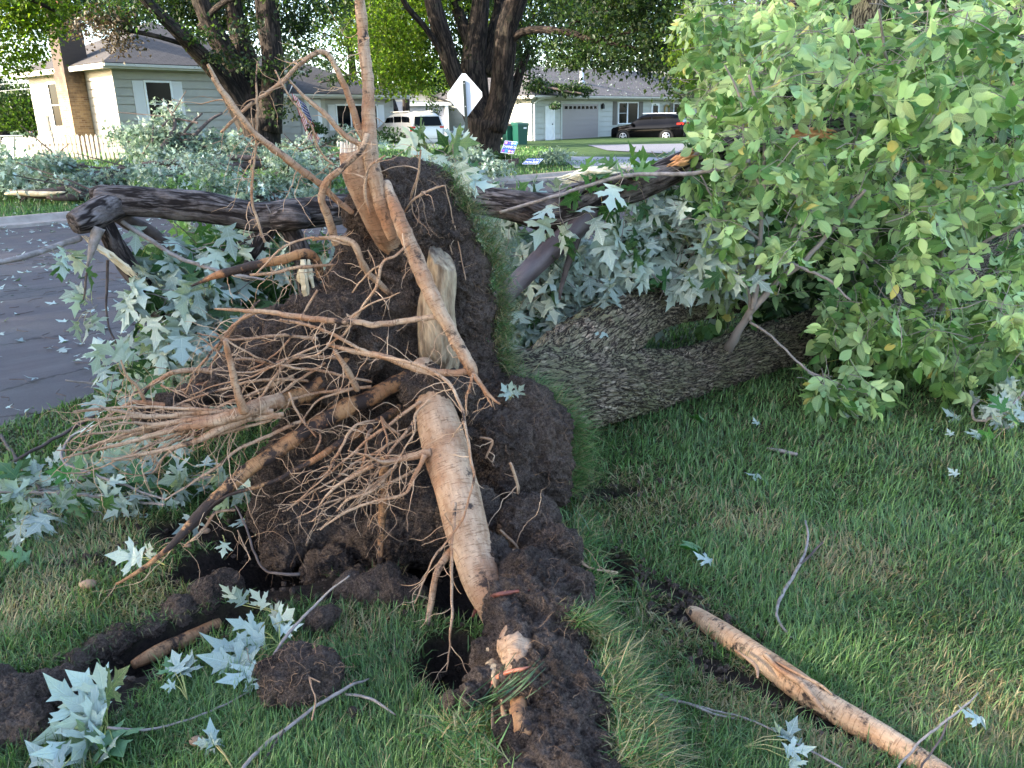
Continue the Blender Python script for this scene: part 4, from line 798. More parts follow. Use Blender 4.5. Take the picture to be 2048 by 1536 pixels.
# leaves over the top of the limb
sprays([(880,310),(960,355),(1100,390),(1200,390),(1300,350),(1400,310),(1420,350),(1250,400),(1100,410),(960,395),(880,350)], 20, D1(4.5, 4.8), MAPLE, (.09, .14), (3, 5), (.2, .35), (.3, 0, .1), 1, .5, .06, .75, .0025, leaf, stems, stalks)
sprays([(1160,370),(1240,350),(1400,300),(1420,320),(1250,380),(1160,385)], 6, D1(4.5, 4.8), MAPLE, (.1, .14), (3, 5), (.2, .35), (.3, 0, .5), 1, .2, .06, .3, .0025, leaf, stems, stalks)
sprays([(825,290),(880,285),(930,320),(900,350),(860,330)], 5, D1(3.75, 4.0), MAPLE, (.1, .14), (3, 5), (.15, .25), (-.2, 0, .3), 1, .5, .06, .75, .0025, leaf, stems, stalks)
sprays([(1080,400),(1200,375),(1250,400),(1150,440),(1090,430)], 3, D1(4.1, 4.2), MAPLE, (.14, .17), (3, 4), (.2, .3), (.3, 0, 0), 1, .8, .05, .9, .0025, leaf, stems, stalks)
# left mass under the limb
LM = [(310,460),(420,450),(560,470),(640,500),(640,580),(520,620),(440,720),(420,790),(340,790),(290,760),(280,720),(310,650),(320,560)]
sprays(LM, 95, D1(3.95, 4.7), MAPLE, (.12, .165), (4, 6), (.25, .45), (0, 0, .1), 1, .85, .08, .55, .003, leaf, stems, stalks)
sprays([(290,560),(420,550),(460,640),(420,720),(330,700),(290,620)], 14, D1(3.75, 3.95), MAPLE, (.14, .175), (3, 5), (.2, .3), (0, 0, .2), 1, .9, .09, .9, .0025, leaf, stems, stalks)
sprays([(230,720),(300,690),(330,780),(300,900),(240,830)], 8, D1(3.4, 3.6), MAPLE, (.12, .15), (3, 5), (.2, .3), (0, 0, .2), 1, .7, .08, .9, .0025, leaf, stems, stalks)
sprays([(40,480),(120,480),(140,500),(60,510)], 2, D1(3.6, 3.7), MAPLE, (.09, .12), (3, 3), (.1, .14), (0, 0, 0), 1, .9, .08, .7, .0025, leaf, stems, stalks)
sprays([(150,600),(185,600),(185,620),(150,620)], 2, D1(3.75, 3.85), MAPLE, (.09, .12), (2, 3), (.1, .12), (0, 0, -.5), 1, .9, .07, .7, .002, leaf, stems, stalks)
foliage(LIMB, 'maple', leaf, stems, stalks)
leaf, stems, stalks = Acc(), Acc(), Acc()
sprays(RM, 70, D1(5.0, 6.0), MAPLE, (.1, .15), (4, 6), (.3, .5), (.4, 0, .1), 1, .6, .06, .1, .003, leaf, stems, stalks)
sprays([(1120,365),(1260,340),(1300,370),(1180,390)], 5, D1(4.3, 4.6), MAPLE, (.1, .13), (3, 5), (.2, .3), (0, 0, .8), 1, .1, .06, .1, .003, leaf, stems, stalks)
sprays(LM, 70, D1(4.3, 4.9), MAPLE, (.1, .15), (4, 6), (.3, .45), (0, 0, .1), 1, .7, .06, .1, .003, leaf, stems, stalks)
foliage(LIMB, 'maple_green', leaf, stems, stalks, 'twig_dark')

# ---------------------------------------------------------------- leafy maple branches lying on the lawn
def ground_branch(label, stem_px, poly, nt_, dz, size, nleaf, L, zup=.05, back=.8, group='broken maple branches', green=.25, extra=()):
    g0 = G(*stem_px[0][:2]); o = empty('maple_branch', (g0[0], g0[1], 0), label, 'branch', group)
    def gp(x, y, z): return G(x, y, z)
    for k, sp in enumerate([stem_px]+list(extra)):
        A = np.array([list(gp(x, y, z))+[wd*.5*PX(gp(x, y, z)[1])] for x, y, z, wd in sp]); q = resample(A, .015); q[:, :3] += .008*np.stack([fbm(q[:, :3]*12+k, 3, m) for m in range(3)], 1)
        a = Acc(); a.tube(q[:, :3], np.clip(q[:, 3], .001, None), 9, bump=.08); a.build('stem', MAT['twig'] if k % 2 == 0 else MAT['twig_dark'], o, True, tco=True)
    if nt_:
        def dfun(p):
            d = np.array([G(a, b, dz[0])[1] for a, b in p]); return np.array([G(a, b, dz[1])[1] for a, b in p]), d
        for fr, mt, bk in ((1-green, 'maple', back), (green, 'maple_green', .15)):
            leaf, stems, stalks = Acc(), Acc(), Acc(); nn_ = int(round(nt_*fr))
            if nn_ < 1: continue
            sprays(poly, nn_, dfun, MAPLE, size, nleaf, L, (0, 0, zup), np.array([1, .8, .25]), .15, .06, bk, .0022, leaf, stems, stalks)
            foliage(o, mt, leaf, stems, stalks)
    return o
ground_branch('leafy silver maple branch lying flat on the lawn left of the roots near the road', [(-20,985,.06,6),(100,985,.05,7),(250,1000,.06,7),(330,1010,.08,5)],
    [(0,960),(60,920),(200,920),(330,930),(480,960),(500,1000),(330,1000),(200,1020),(60,1030),(0,1050)], 44, (.02, .14), (.09, .13), (4, 6), (.2, .35), .02, .85,
    extra=[[(0,935,.05,6),(60,905,.08,7),(150,855,.12,7),(240,800,.2,6),(330,760,.3,4)],[(330,1000,.1,4),(260,975,.12,6),(190,950,.14,6),(128,925,.14,7),(135,880,.2,6),(180,850,.25,5),(235,835,.28,5)],[(0,870,.02,7),(40,930,.03,8),(100,1020,.04,7),(20,1080,.03,5)],[(130,760,.35,3),(200,770,.3,5),(260,790,.26,5)]])
ground_branch('tuft of large pale silver maple leaves at the bottom left corner of the lawn', [(500,1385,.03,4),(400,1430,.03,5),(300,1455,.04,6),(215,1455,.06,7)],
    [(100,1400),(190,1380),(215,1450),(180,1500),(100,1500)], 0, (.05, .15), (.1, .13), (4, 6), (.1, .2))
def bouquet(parent, items, mat='maple'):
    """hand-placed leaves: (base px,py, tip px,py, dist, face) built as real leaves with stalks to a node"""
    leaf, st = Acc(), Acc()
    for bx, by, tx, ty, d, dt, nx_, ny_, nd in items:
        b = lifted(bx, by, d, .05); t = lifted(tx, ty, d+dt, .05); t = P(tx, ty, min(t[1], b[1]+.35*np.linalg.norm(t-b)+.02)) if t[1] > b[1]+.1 else t; L = np.linalg.norm(t-b); nr = -unit(EYEP-b)*.9+rng.normal(size=3)*.35
        V, Fa = place(MAPLE, [b], [t-b], [nr], L/1.1); leaf.add(V, Fa); n0 = lifted(nx_, ny_, nd, .03); petioles(st, [n0], [b], .0016)
    foliage(parent, mat, leaf, None, st)
tuft = bpy.data.objects['maple_branch.001']
N0 = (215, 1450, 1.86)
bouquet(tuft, [(210,1400,195,1320,1.84,.02)+N0,(215,1395,250,1330,1.83,.0)+N0,(190,1420,75,1360,1.82,.0)+N0,(200,1440,60,1480,1.8,-.02)+N0,(205,1430,120,1395,1.8,0)+N0,(205,1445,110,1440,1.78,-.02)+N0,
   (200,1460,130,1530,1.77,-.02)+N0,(215,1400,130,1340,1.86,.02)+N0,(210,1470,220,1545,1.76,0)+N0,(195,1465,60,1530,1.78,0)+N0,(225,1480,190,1560,1.75,0)+N0,(120,1540,60,1500,1.72,0)+N0])
bouquet(tuft, [(215,1460,250,1520,1.86,0)+N0,(200,1470,110,1500,1.9,0)+N0,(205,1455,150,1420,1.93,0)+N0], 'maple_green')
b2 = ground_branch('broken maple twig with pale upturned leaves lying across the soil trench', [(700,1150,.22,4),(650,1190,.16,5),(600,1240,.12,7),(560,1290,.08,7),(540,1330,.05,5)], [], 0, (0, .1), (.1, .12), (3, 4), (.1, .2), extra=[[(600,1145,.12,8),(560,1150,.12,7),(520,1130,.14,5),(490,1050,.24,5),(470,1010,.3,3)]])
N1 = (560, 1290, 2.2)
bouquet(b2, [(530,1215,500,1175,2.3,.02,590,1245,2.25),(545,1235,560,1200,2.28,.02,590,1245,2.25),(545,1250,600,1215,2.25,0,590,1245,2.25),(520,1260,450,1240,2.2,0)+N1,(530,1275,450,1290,2.18,0)+N1,(515,1300,400,1290,2.12,0)+N1,
   (505,1325,400,1320,2.08,0)+N1,(520,1335,430,1375,2.05,0)+N1,(540,1340,510,1390,2.03,0)+N1,(560,1260,610,1250,2.22,0)+N1,(485,1210,470,1170,2.35,0,590,1245,2.25)])
bouquet(b2, [(360,1345,345,1300,2.08,0,375,1400,2.05),(365,1350,390,1310,2.08,0,375,1400,2.05),(350,1370,320,1375,2.05,0,375,1400,2.05),(470,1200,440,1165,2.4,0,590,1245,2.25)])
bouquet(b2, [(350,1345,330,1320,2.1,0,375,1400,2.05),(560,1250,560,1215,2.3,0)+N1], 'maple_green')
b3 = ground_branch('small maple sprig with long white leaves beside the bared root at the lower right', [(1300,1390,.03,5),(1400,1415,.03,5),(1500,1440,.03,5),(1600,1490,.04,5),(1700,1545,.04,6)], [], 0, (0, .1), (.1, .12), (3, 4), (.1, .2))
bouquet(b3, [(1560,1470,1545,1425,1.85,0,1490,1493,1.85),(1575,1480,1590,1440,1.84,0,1490,1493,1.85),(1570,1500,1630,1500,1.8,0,1490,1493,1.85),(1580,1520,1610,1560,1.76,0,1490,1493,1.85)])
b4 = ground_branch('curled maple twig with a ring of stalks at the right edge of the lawn', [(2060,770,.2,6),(2020,815,.12,6),(1985,835,.08,7),(1950,840,.05,6),(1945,815,.08,5),(1960,800,.1,4)],
    [(1935,780),(1990,755),(2060,740),(2070,850),(1960,850)], 16, (.02, .15), (.08, .12), (3, 4), (.12, .2), .1, .8)
b5 = ground_branch('long thin bare grey stick in the grass at the bottom, forked at its lower end', [(740,1355,.04,4),(690,1378,.05,8),(630,1415,.05,8),(570,1460,.05,9),(520,1500,.04,10),(470,1560,.04,10)], [], 0, (0, .1), (.1, .12), (3, 4), (.1, .2), extra=[[(570,1460,.05,7),(540,1500,.03,7),(510,1550,.03,7)]])
b5.name = 'stick'; b5['category'] = 'stick'; b5['group'] = 'loose sticks on the lawn'
for lab, pts_, ex in (('crooked grey stick standing up out of the grass right of centre', [(1610,1040,.08,4),(1615,1080,.06,5),(1600,1130,.05,7),(1565,1190,.04,8),(1555,1230,.03,7),(1580,1275,.02,6)], [[(1645,1085,.08,4),(1630,1100,.06,5),(1600,1130,.05,6)]]),
                  ('forked bare twig arching over the bared root at the bottom right', [(1955,1385,.08,3),(1920,1420,.08,5),(1880,1450,.08,6),(1840,1480,.07,6),(1800,1530,.05,6),(1795,1570,.04,6)], [[(1895,1435,.08,5),(1885,1470,.07,5),(1850,1520,.06,5),(1840,1560,.05,5)]]),
                  ('short brown broken stick lying in the lawn beyond the root plate', [(1535,895,.02,5),(1560,902,.02,9),(1595,910,.02,8)], []),
                  ('thin straight twig reaching from under the foreground soil into the grass', [(1220,1360,.03,4),(1320,1390,.03,6),(1420,1425,.03,6),(1480,1440,.02,5)], []),
                  ('dark crooked root scrap beside the grey stick in the foreground grass', [(690,1390,.03,6),(740,1395,.04,7),(770,1415,.03,6),(790,1430,.02,4)], [])):
    o = ground_branch(lab, pts_, [], 0, (0, .1), (.1, .12), (3, 4), (.1, .2), extra=ex); o.name = 'stick'; o['category'] = 'stick'; o['group'] = 'loose sticks on the lawn'
# single maple leaves on the lawn
def one_leaf(x, y, s, lab, green=False, zz=.045):
    g = G(x, y, zz); V, Fa = place(MAPLE, [g], [np.array([math.cos(s*37), math.sin(s*37)*.6, .15])], [np.array([.15, .1, -1.])+rng.normal(size=3)*.25], s)
    a = Acc(); a.add(V, Fa); o = a.build('maple_leaf', MAT['maple_green' if green else 'maple'], None, True, tco=True)
    V = np.array([v.co[:] for v in o.data.vertices])-g; o.data.vertices.foreach_set('co', V.astype(np.float32).ravel()); o.location = g.tolist(); o.data.update()
    tag(o, lab, 'leaf', 'single fallen maple leaves'); return o
for x, y, s, lab, gr in ((1520,950,.09,'pale maple leaf in mid lawn beside a bit of twig',0),(1425,1122,.07,'pale curled maple leaf between the mid lawn twigs and the root trench',0),(1725,828,.08,'white upturned maple leaf below the drooping ash sprig',0),(1700,834,.05,'small white leaf just left of the upturned one below the ash sprig',0),(1518,848,.05,'small pale leaf on the shaded lawn near the trunk',0),
     (1875,862,.06,'pale leaf on the lawn left of the curled maple twig',0),(1915,950,.05,'small pale leaf in the open lawn at the right',0),(1970,1440,.07,'pale leaf in the grass above the bared root at the lower right',0),(1905,870,.045,'small leaf nearest the curled maple twig',0),(1400,832,.12,'dark green maple leaf in the shade under the trunk',1),
     (1385,1085,.12,'green and white maple leaf lying in the grass of the mid lawn',1),(1215,668,.09,'pale maple leaf lying on top of the ridged bark trunk',0),(60,1110,.1,'green maple leaf on dry grass at the left edge',1),(95,1035,.1,'white maple leaf below the left leafy branch',0),(1660,705,.07,'pale leaf caught under the ash foliage by the trunk',0),(545,1440,.01,'x',0)):
    if lab == 'x': continue
    if 'on top of the ridged' in lab: o = one_leaf(x, y, s, lab, gr); o.location = P(x, y, 4.05).tolist()
    else: one_leaf(x, y, s, lab, gr)
for lab, its in (('pair of white maple leaves on the turf just left of the long muddy root', [(285,1115,210,1110,2.52,0,330,1130,2.5),(295,1115,305,1080,2.5,0,330,1130,2.5),(270,1120,240,1095,2.54,0,330,1130,2.5)]),
                 ('grey green maple leaf lying in the dark soil under the roots', [(450,1085,445,1115,2.55,0,445,1070,2.57)]),
                 ('pale maple leaf propped in the grass at the bottom centre left', [(435,1490,415,1450,1.8,0,470,1545,1.76),(432,1492,390,1485,1.79,0,470,1545,1.76)]),
                 ('small pale maple leaf standing on the root plate soil', [(1020,795,1000,765,3.02,0,1018,800,3.02),(1030,790,1050,768,3.0,0,1020,800,3.02),(1018,792,1025,760,3.03,0,1018,800,3.02)])):
    o = empty('maple_leaf', P(*its[0][:2], its[0][4]), lab, 'leaf', 'single fallen maple leaves'); bouquet(o, its)

# ---------------------------------------------------------------- soil clods, bared root, pebbles
def clod(lab, balls, vox=.007, amp=.008):
    c = np.mean([b[0] for b in balls], 0); o, V, Nn = soil_body('soil_clod', balls, vox, None, amp, None, 40)
    o.data.vertices.foreach_set('co', (V-c).astype(np.float32).ravel()); o.location = c.tolist(); o.data.update(); tag(o, lab, 'soil clod', 'loose clods of soil'); return o, V, Nn
def gb(x, y, r, z=.0): g = G(x, y, z+r*.3); return (g, r)
cl, CV, CN = clod('large rounded clod of dark soil laced with fine roots in the foreground', [gb(600,1370,.085,.02),gb(640,1345,.07,.04),gb(560,1380,.065,.02),gb(590,1320,.06,.05),gb(540,1350,.05,.02),gb(650,1390,.05,.0)])
a = Acc(); idx = np.nonzero(((CV-EYEP)*CN).sum(1) < -.1)[0]
for _ in range(90):
    i = rng.choice(idx); p = CV[i]; d = unit(rng.normal(size=3)); q = [p+CN[i]*.003]
    for s in range(8): d = unit(d+rng.normal(size=3)*.5); nx_ = q[-1]+d*.009; q.append(nx_)
    a.tube(np.array(q), .0008, 3, False)
for pl in ([(545,1335),(580,1330),(610,1350),(640,1365)],[(620,1310),(618,1350),(630,1400),(625,1440)]):
    a.tube(px_path([(x, y, G(x, y, .09)[1]-.02, 5) for x, y in pl], .01, .006)[0], .0022, 6)
h = a.build('fine_roots', MAT['hair'], cl, True); h['kind'] = 'stuff'
clod('big mound of crumbly dark soil at the left edge of the foreground', [gb(30,1420,.1,.0),(G(90,1400,.02),.08),gb(-30,1400,.1),gb(60,1460,.07),gb(130,1365,.05),gb(0,1470,.07)], .008, .011)
clod('small clod of soil just above the large rounded clod', [gb(640,1240,.045,.03),gb(665,1225,.03,.04),gb(620,1255,.03,.01)])
clod('tiny lump of soil in the grass right of the large clod', [gb(702,1435,.022),gb(710,1425,.015,.01)])
clod('low heap of rooty soil below the hanging root in front of the hollow', [gb(740,1185,.07,.0),gb(790,1195,.06),gb(700,1175,.06),gb(830,1190,.045),gb(770,1160,.06,.03)])
clod('small crumb of soil at the left foot of the foreground root mass', [gb(905,1410,.035),gb(935,1395,.03,.01),gb(960,1375,.03,.03)])
clod('bank of dark soil along the upper side of the trench at the left', [gb(420,1195,.07,-.02),gb(360,1225,.06,-.03),gb(300,1255,.05,-.03),gb(240,1280,.05,-.03),gb(190,1300,.045,-.03),gb(450,1175,.07,-.01),gb(150,1325,.04,-.02)])
o = empty('bared_root', G(1560, 1370, 0), 'long bared pale root lying half buried in the lawn at the lower right', 'root')
A = []
for x, y, wd, z in ((1385,1225,34,.0),(1420,1250,48,.03),(1480,1290,54,.04),(1540,1330,58,.045),(1600,1375,66,.045),(1660,1415,64,.04),(1740,1460,62,.035),(1820,1510,62,.03),(1900,1565,64,.03),(1980,1630,64,.02)): g = G(x, y, z-.01); A.append(list(g)+[wd*.5*PX(g[1])])
q = resample(np.array(A), .008); V, Fa, T, c = tube(q[:, :3], q[:, 3], 72, .06, 7.); mesh_np('bark', V, [Fa]+[x[None] for x in c], root_mat('bared_root_bark', .42, (.42, .25, .14), (.64, .44, .28), (.45, .22, .1)), o, attrs={'tco': T})
for k, pl in enumerate(([(1530,1310,14),(1560,1340,12),(1600,1365,16),(1630,1400,14),(1650,1425,6)],[(1470,1300,6),(1510,1330,10),(1515,1355,5)],[(1545,1320,6),(1590,1345,10),(1640,1370,8),(1665,1390,4)])):
    A = [list(G(x, y, .075))+[wd*.5*PX(1.9)] for x, y, wd in pl]; q = resample(np.array(A), .01); a = Acc(); a.tube(q[:, :3], q[:, 3], 10, bump=.08); a.build('side_root', MAT['root'], o, True, tco=True)
o = empty('buried_root', G(370, 1270, 0), 'rough brown root showing at the bottom of the soil trench at the left', 'root')
A = [list(G(x, y, -.06))+[wd*.5*PX(2.2)] for x, y, wd in ((265,1330,20),(300,1312,32),(350,1288,34),(400,1265,32),(440,1245,26))]; q = resample(np.array(A), .008); V, Fa, T, c = tube(q[:, :3], q[:, 3], 48, .12, 9.)
mesh_np('bark', V, [Fa]+[x[None] for x in c], root_mat('flaky_brown_root_bark', .5, (.30, .16, .08), (.42, .25, .13)), o, attrs={'tco': T})
def patchy(lab, x, y, d, sx, sy):
    pass
# bark patches and stubs showing through the soil of the foreground mass, set on its real surface
from mathutils.bvhtree import BVHTree
_bv = BVHTree.FromPolygons([Vector(v) for v in SV], [tuple(p.vertices) for p in rp.data.polygons])
def hit(x, y, sink=0.):
    d = unit(ray(x, y)); h = _bv.ray_cast(Vector(EYEP), Vector(d)); return (np.array(h[0]) if h[0] is not None else G(x, y, .1))+d*sink
for lab, pl, mt, flat_ in (('pale bark patch showing in the foreground soil', [(1015,1250,10),(1020,1280,62),(1035,1312,74),(1026,1340,46),(1018,1362,8)], 'root_big', .95),('thin strip of bare wood in the foreground soil', [(975,1294,10),(982,1322,28),(990,1348,28),(992,1376,8)], 'wood_old', .85),
        ('orange brown stub in the foreground soil', [(1030,1366,10),(1040,1400,40),(1038,1440,50),(1050,1468,38),(1042,1486,8)], 'root_dirty', .95),('short torn root in the foreground soil beside the stub', [(1003,1398,5),(1008,1425,14),(1013,1448,4)], 'root', .3),
        ('short torn root in the foreground soil farther from the stub', [(985,1412,3),(985,1440,7),(984,1458,3)], 'root', .7),('red brown root arching over the foot of the thickest root', [(945,1232,6),(962,1205,10),(990,1190,11),(1030,1183,9),(1060,1180,4)], 'redroot', 0.),('orange root arching over the foreground soil', [(980,1376,4),(990,1358,10),(1015,1345,10),(1045,1338,8),(1062,1332,3)], 'orangeroot', -.2)):
    A = []
    for x, y, wd in pl: h = hit(x, y); w_ = wd*.5*PX(h[1]); A.append(list(h+unit(ray(x, y))*w_*flat_)+[w_])
    q = resample(np.array(A), .004); a = Acc(); a.tube(q[:, :3], q[:, 3], 20, bump=.28, bf=22.)
    if mt == 'redroot': mm = simple('red_brown_root', (.06, .02, .015), (.2, .06, .04), 20, .5)
    elif mt == 'orangeroot': mm = simple('orange_red_root', (.3, .08, .04), (.5, .2, .12), 20, .4)
    else: mm = MAT[mt]
    oo = a.build('root', mm, ASH, True, tco=True); oo['label'] = lab
tl = np.array([hit(x, y, .01) for x, y in ((1135,1235),(1160,1250),(1185,1290),(1200,1330),(1215,1380),(1230,1430),(1242,1480),(1250,1530))]); tq = resample(tl, .01); ii = rng.integers(0, len(tq), 3600)
tv = blades(tq[ii]+rng.normal(size=(3600, 3))*.016, rng.uniform(.03, .09, 3600), np.full(3600, .0034), rng.uniform(.2, 1.3, 3600), 6.28*rng.random(3600), (rng.random(3600) < .5)*rng.uniform(.5, 1, 3600), unit(np.array([[.7, -.15, .55]])+rng.normal(size=(3600, 3))*.4))
tag(mesh_np('turf_fringe', tv[0], tv[1], GM, ASH, attrs={'dry': tv[2]}), kind='stuff')
# dry grass blades combed over the foreground soil
A = []
for _ in range(20):
    x0, y0 = 915+rng.normal()*14, 1425+rng.normal()*16; x1, y1 = 1085+rng.normal()*22, 1310+rng.normal()*20; ln_ = np.linspace(0, 1, 6); o0 = rng.uniform(0, .5); ln_ = o0+(rng.uniform(.75, 1)-o0)*ln_
    A.append(np.array([hit(x0+(x1-x0)*t, y0+(y1-y0)*t+18*math.sin(t*3), -.006-.01*rng.random()) for t in ln_]))
a = Acc()
for q in A: a.tube(q, np.array([.0012]*5+[.0004]), 3, False)
o = a.build('flattened_grass', simple('dark_green_grass_blade', (.03, .08, .03), (.07, .14, .05), 20, .5), ASH); o['kind'] = 'stuff'
for x, y, s, lab in ((412,1075,.022,'round brown pebble in the dark soil under the long roots'),(378,1103,.014,'small tan pebble below the round brown one'),(398,1500,.022,'tan pebble beside the propped maple leaf at the bottom'),(180,1185,.03,'flat grey brown stone in the grass at the left')):
    g = G(x, y, .0); a = Acc(); th = np.linspace(0, np.pi, 9); pts = np.stack([np.cos(th)*s, 0*th, 0*th], 1); a.tube(pts, np.sin(th)*s*.75+.0005, 14, bump=.08, bf=20); V = np.concatenate(a.V)*np.array([1, 1, .7])+[0, 0, s*.5+.02]
    o = mesh_np('pebble', V, [np.concatenate(f) for f in a.F.values()], MAT['stone'], local=True); o.location = g.tolist(); tag(o, lab, 'pebble', 'pebbles')
# crumbs of soil and bits of dead grass scattered round the root plate and trenches
a = Acc(); import bmesh
_b = bmesh.new(); bmesh.ops.create_icosphere(_b, subdivisions=1, radius=1.); _iv = np.array([v.co[:] for v in _b.verts]); _if = np.array([[v.index for v in f.verts] for f in _b.faces]); _b.free()
for _ in range(1500):
    h = SOILS[rng.integers(0, len(SOILS))]; t = rng.uniform(0, 6.28); rr = rng.uniform(.5, 1.9); c_, s_ = math.cos(h[4]), math.sin(h[4]); ex, ey = h[2]*rr*math.cos(t), h[3]*rr*math.sin(t)
    x, y = h[0]+ex*c_-ey*s_, h[1]+ex*s_+ey*c_; r_ = rng.uniform(.002, .011)**1.0*(.5+rng.random()); a.add(np.array([x, y, tz(x, y)[0]+r_*.5+.012])+_iv*r_*rng.uniform(.6, 1.3, (1, 3))+rng.normal(size=_iv.shape)*r_*.15, _if)
tag(a.build('soil_crumbs', MAT['soil'], None), kind='stuff')
# leaf litter on road and lawn beyond
n = 1900; xy = np.stack([rng.uniform(-12, 9, n), rng.uniform(4, 30, n)], 1); xy[900:, 0] = rng.uniform(-9, 0, 1000); xy[900:, 1] = rng.uniform(4, 15, 1000); k = (xy[:, 1] > road_near(xy[:, 0])+.1) & (xy[:, 1] < road_far(xy[:, 0])+14*rng.random(n)**2); xy = xy[k]; n = len(xy)
onr = xy[:, 1] < road_far(xy[:, 0]); z = np.where(onr, .03, tz(xy[:, 0], xy[:, 1])+.05)
V, Fa = place(MAPLE_S, np.stack([xy[:, 0], xy[:, 1], z], 1), rnd_unit(n, .1), rnd_unit(n)*.4+np.array([0, 0, -1.]), rng.uniform(.04, .12, n)); a = Acc(); a.add(V, Fa); tag(a.build('leaf_litter', MAT['brush'], None, True), kind='stuff')
a = Acc()
for _ in range(520):
    x = rng.uniform(-9, -1); y = road_near(x)+rng.random()*9; y = min(y, road_far(x)-.3); t = rng.uniform(0, 6.28); l = rng.uniform(.03, .25); p = np.array([x, y, .035]); a.tube(np.array([p, p+.5*l*np.array([math.cos(t), math.sin(t), .03]), p+l*np.array([math.cos(t+.4), math.sin(t+.4), 0])]), .003, 4)
tag(a.build('twig_litter', MAT['twig_dark'], None), kind='stuff')

# ---------------------------------------------------------------- houses (local frame: x along the front, y into the house, front face y=0)
def siding(acc, L, z0, z1, face='front', x0=0., at=0., row=.29, gable=None):
    z = z0
    while z < z1-.02:
        t = min(z+row, z1); a0, a1 = x0, x0+L
        zz_ = z+.035; P4 = [(a0, -.024, zz_), (a1, -.024, zz_), (a1, -.018, t), (a0, -.018, t)]; P5 = [(a0, .03, zz_), (a1, .03, zz_), (a1, -.024, zz_), (a0, -.024, zz_)]; P6 = [(a0, -.018, t), (a1, -.018, t), (a1, .03, t), (a0, .03, t)]
        for q in (P4, P5, P6):
            if face == 'front': q = [(x, at+y, zz) for x, y, zz in q]
            elif face == 'left': q = [(at+y, x, zz) for x, y, zz in q][::-1]
            elif face == 'right': q = [(at-y, x, zz) for x, y, zz in q]
            acc.quad(*q)
        z = t
def window(parent, x0, x1, z0, z1, face='front', at=0., shut=None, bars='h', sw=.3, fr=.07, shm='shutter', n=1):
    def B(acc, a0, b0, c0, a1, b1, c1):   # a along wall, b outwards (negative = outwards), c up
        if face == 'front': acc.box(a0, at+b0, c0, a1, at+b1, c1)
        else: acc.box(at+b0, a0, c0, at+b1, a1, c1)
    f = Acc(); B(f, x0-fr, -.07, z0-fr, x0, -.023, z1+fr); B(f, x1, -.07, z0-fr, x1+fr, -.023, z1+fr); B(f, x0, -.068, z1, x1, -.023, z1+fr); B(f, x0-fr*.7, -.09, z0-fr, x1+fr*.7, -.072, z0-.003); B(f, x0, -.068, z0-fr, x1, -.023, z0)
    wdw = f.build('window', MAT['white'], parent, local=True)
    p = Acc(); B(p, x0, -.04, z0, x1, -.024, z1); p.build('pane', MAT['glass'], wdw, local=True)
    b = Acc()
    if 'h' in bars: B(b, x0, -.058, (z0+z1)/2-.02, x1, -.042, (z0+z1)/2+.02)
    for k in range(1, n): xx = x0+(x1-x0)*k/n; B(b, xx-.04, -.062, z0, xx+.04, -.041, z1)
    if b.n: b.build('bar', MAT['white' if 'v' in bars else 'mullion'], wdw, local=True)
    if shut:
        for s in (x0-fr-sw-.01, x1+fr+.01):
            a = Acc(); B(a, s, -.045, z0-.05, s+sw, -.023, z1+.05); m_ = (z0+z1)/2
            for c0, c1 in ((z0+.03, m_-.05), (m_+.05, z1-.03)):
                k = c0
                while k < c1: B(a, s+.05, -.056, k, s+sw-.05, -.046, k+.035); k += .06
            a.build('shutter', MAT[shm], parent, local=True)
    return wdw
def roofpoly(acc, poly, up=.0):
    """planar roof sheet with thickness; tco = in-plane metres (x along eave, y up slope)"""
    p = np.array(poly, float); u = unit(p[1]-p[0]); nrm = unit(np.cross(p[1]-p[0], p[2]-p[1])); v = np.cross(nrm, u); T = np.stack([(p-p[0])@u, (p-p[0])@v, 0*p[:, 0]], 1)
    k = len(p); acc.addm(np.concatenate([p, p-nrm*.06]), [np.arange(k)[None], np.arange(k)[::-1][None]+k]+[np.array([[i, i+k, (i+1) % k+k, (i+1) % k]]) for i in range(k)], np.concatenate([T, T]))
def hip(parent, x0, y0, x1, y1, ze, rise, ov=.55, mat='shingle', name='roof', lefthip=True, righthip=True, trim='trim'):
    X0, Y0, X1, Y1 = x0-ov, y0-ov, x1+ov, y1+ov; h = (Y1-Y0)/2; xr0 = X0+(h if lefthip else 0); xr1 = X1-(h if righthip else 0); ym = (Y0+Y1)/2; zr = ze+rise
    a = Acc(); roofpoly(a, [(X0, Y0, ze), (X1, Y0, ze), (xr1, ym, zr), (xr0, ym, zr)]); roofpoly(a, [(X1, Y1, ze), (X0, Y1, ze), (xr0, ym, zr), (xr1, ym, zr)])
    if lefthip: roofpoly(a, [(X0, Y1, ze), (X0, Y0, ze), (xr0, ym, zr)])
    if righthip: roofpoly(a, [(X1, Y0, ze), (X1, Y1, ze), (xr1, ym, zr)])
    r = a.build(name, MAT[mat], parent, local=True, tco=True)
    f = Acc()   # fascia, gutter lip and soffit
    f.box(X0+.02, Y0-.02, ze-.2, X1-.02, Y0+.02, ze-.03); f.box(X0+.02, Y1-.02, ze-.2, X1-.02, Y1+.02, ze-.03); f.box(X0-.02, Y0-.021, ze-.2, X0+.019, Y1+.021, ze-.03); f.box(X1-.019, Y0-.021, ze-.2, X1+.02, Y1+.021, ze-.03)
    f.box(X0+.03, Y0+.03, ze-.17, X1-.03, Y1-.03, ze-.15); f.box(X0+.01, Y0-.11, ze-.13, X1-.01, Y0-.021, ze-.04)
    f.build('fascia', MAT[trim], parent, local=True); return r, (xr0, ym, zr)
HD = (.64, .77); HA = math.atan2(HD[1], HD[0])
C0 = P(222, 130, 31.); gz0 = .35
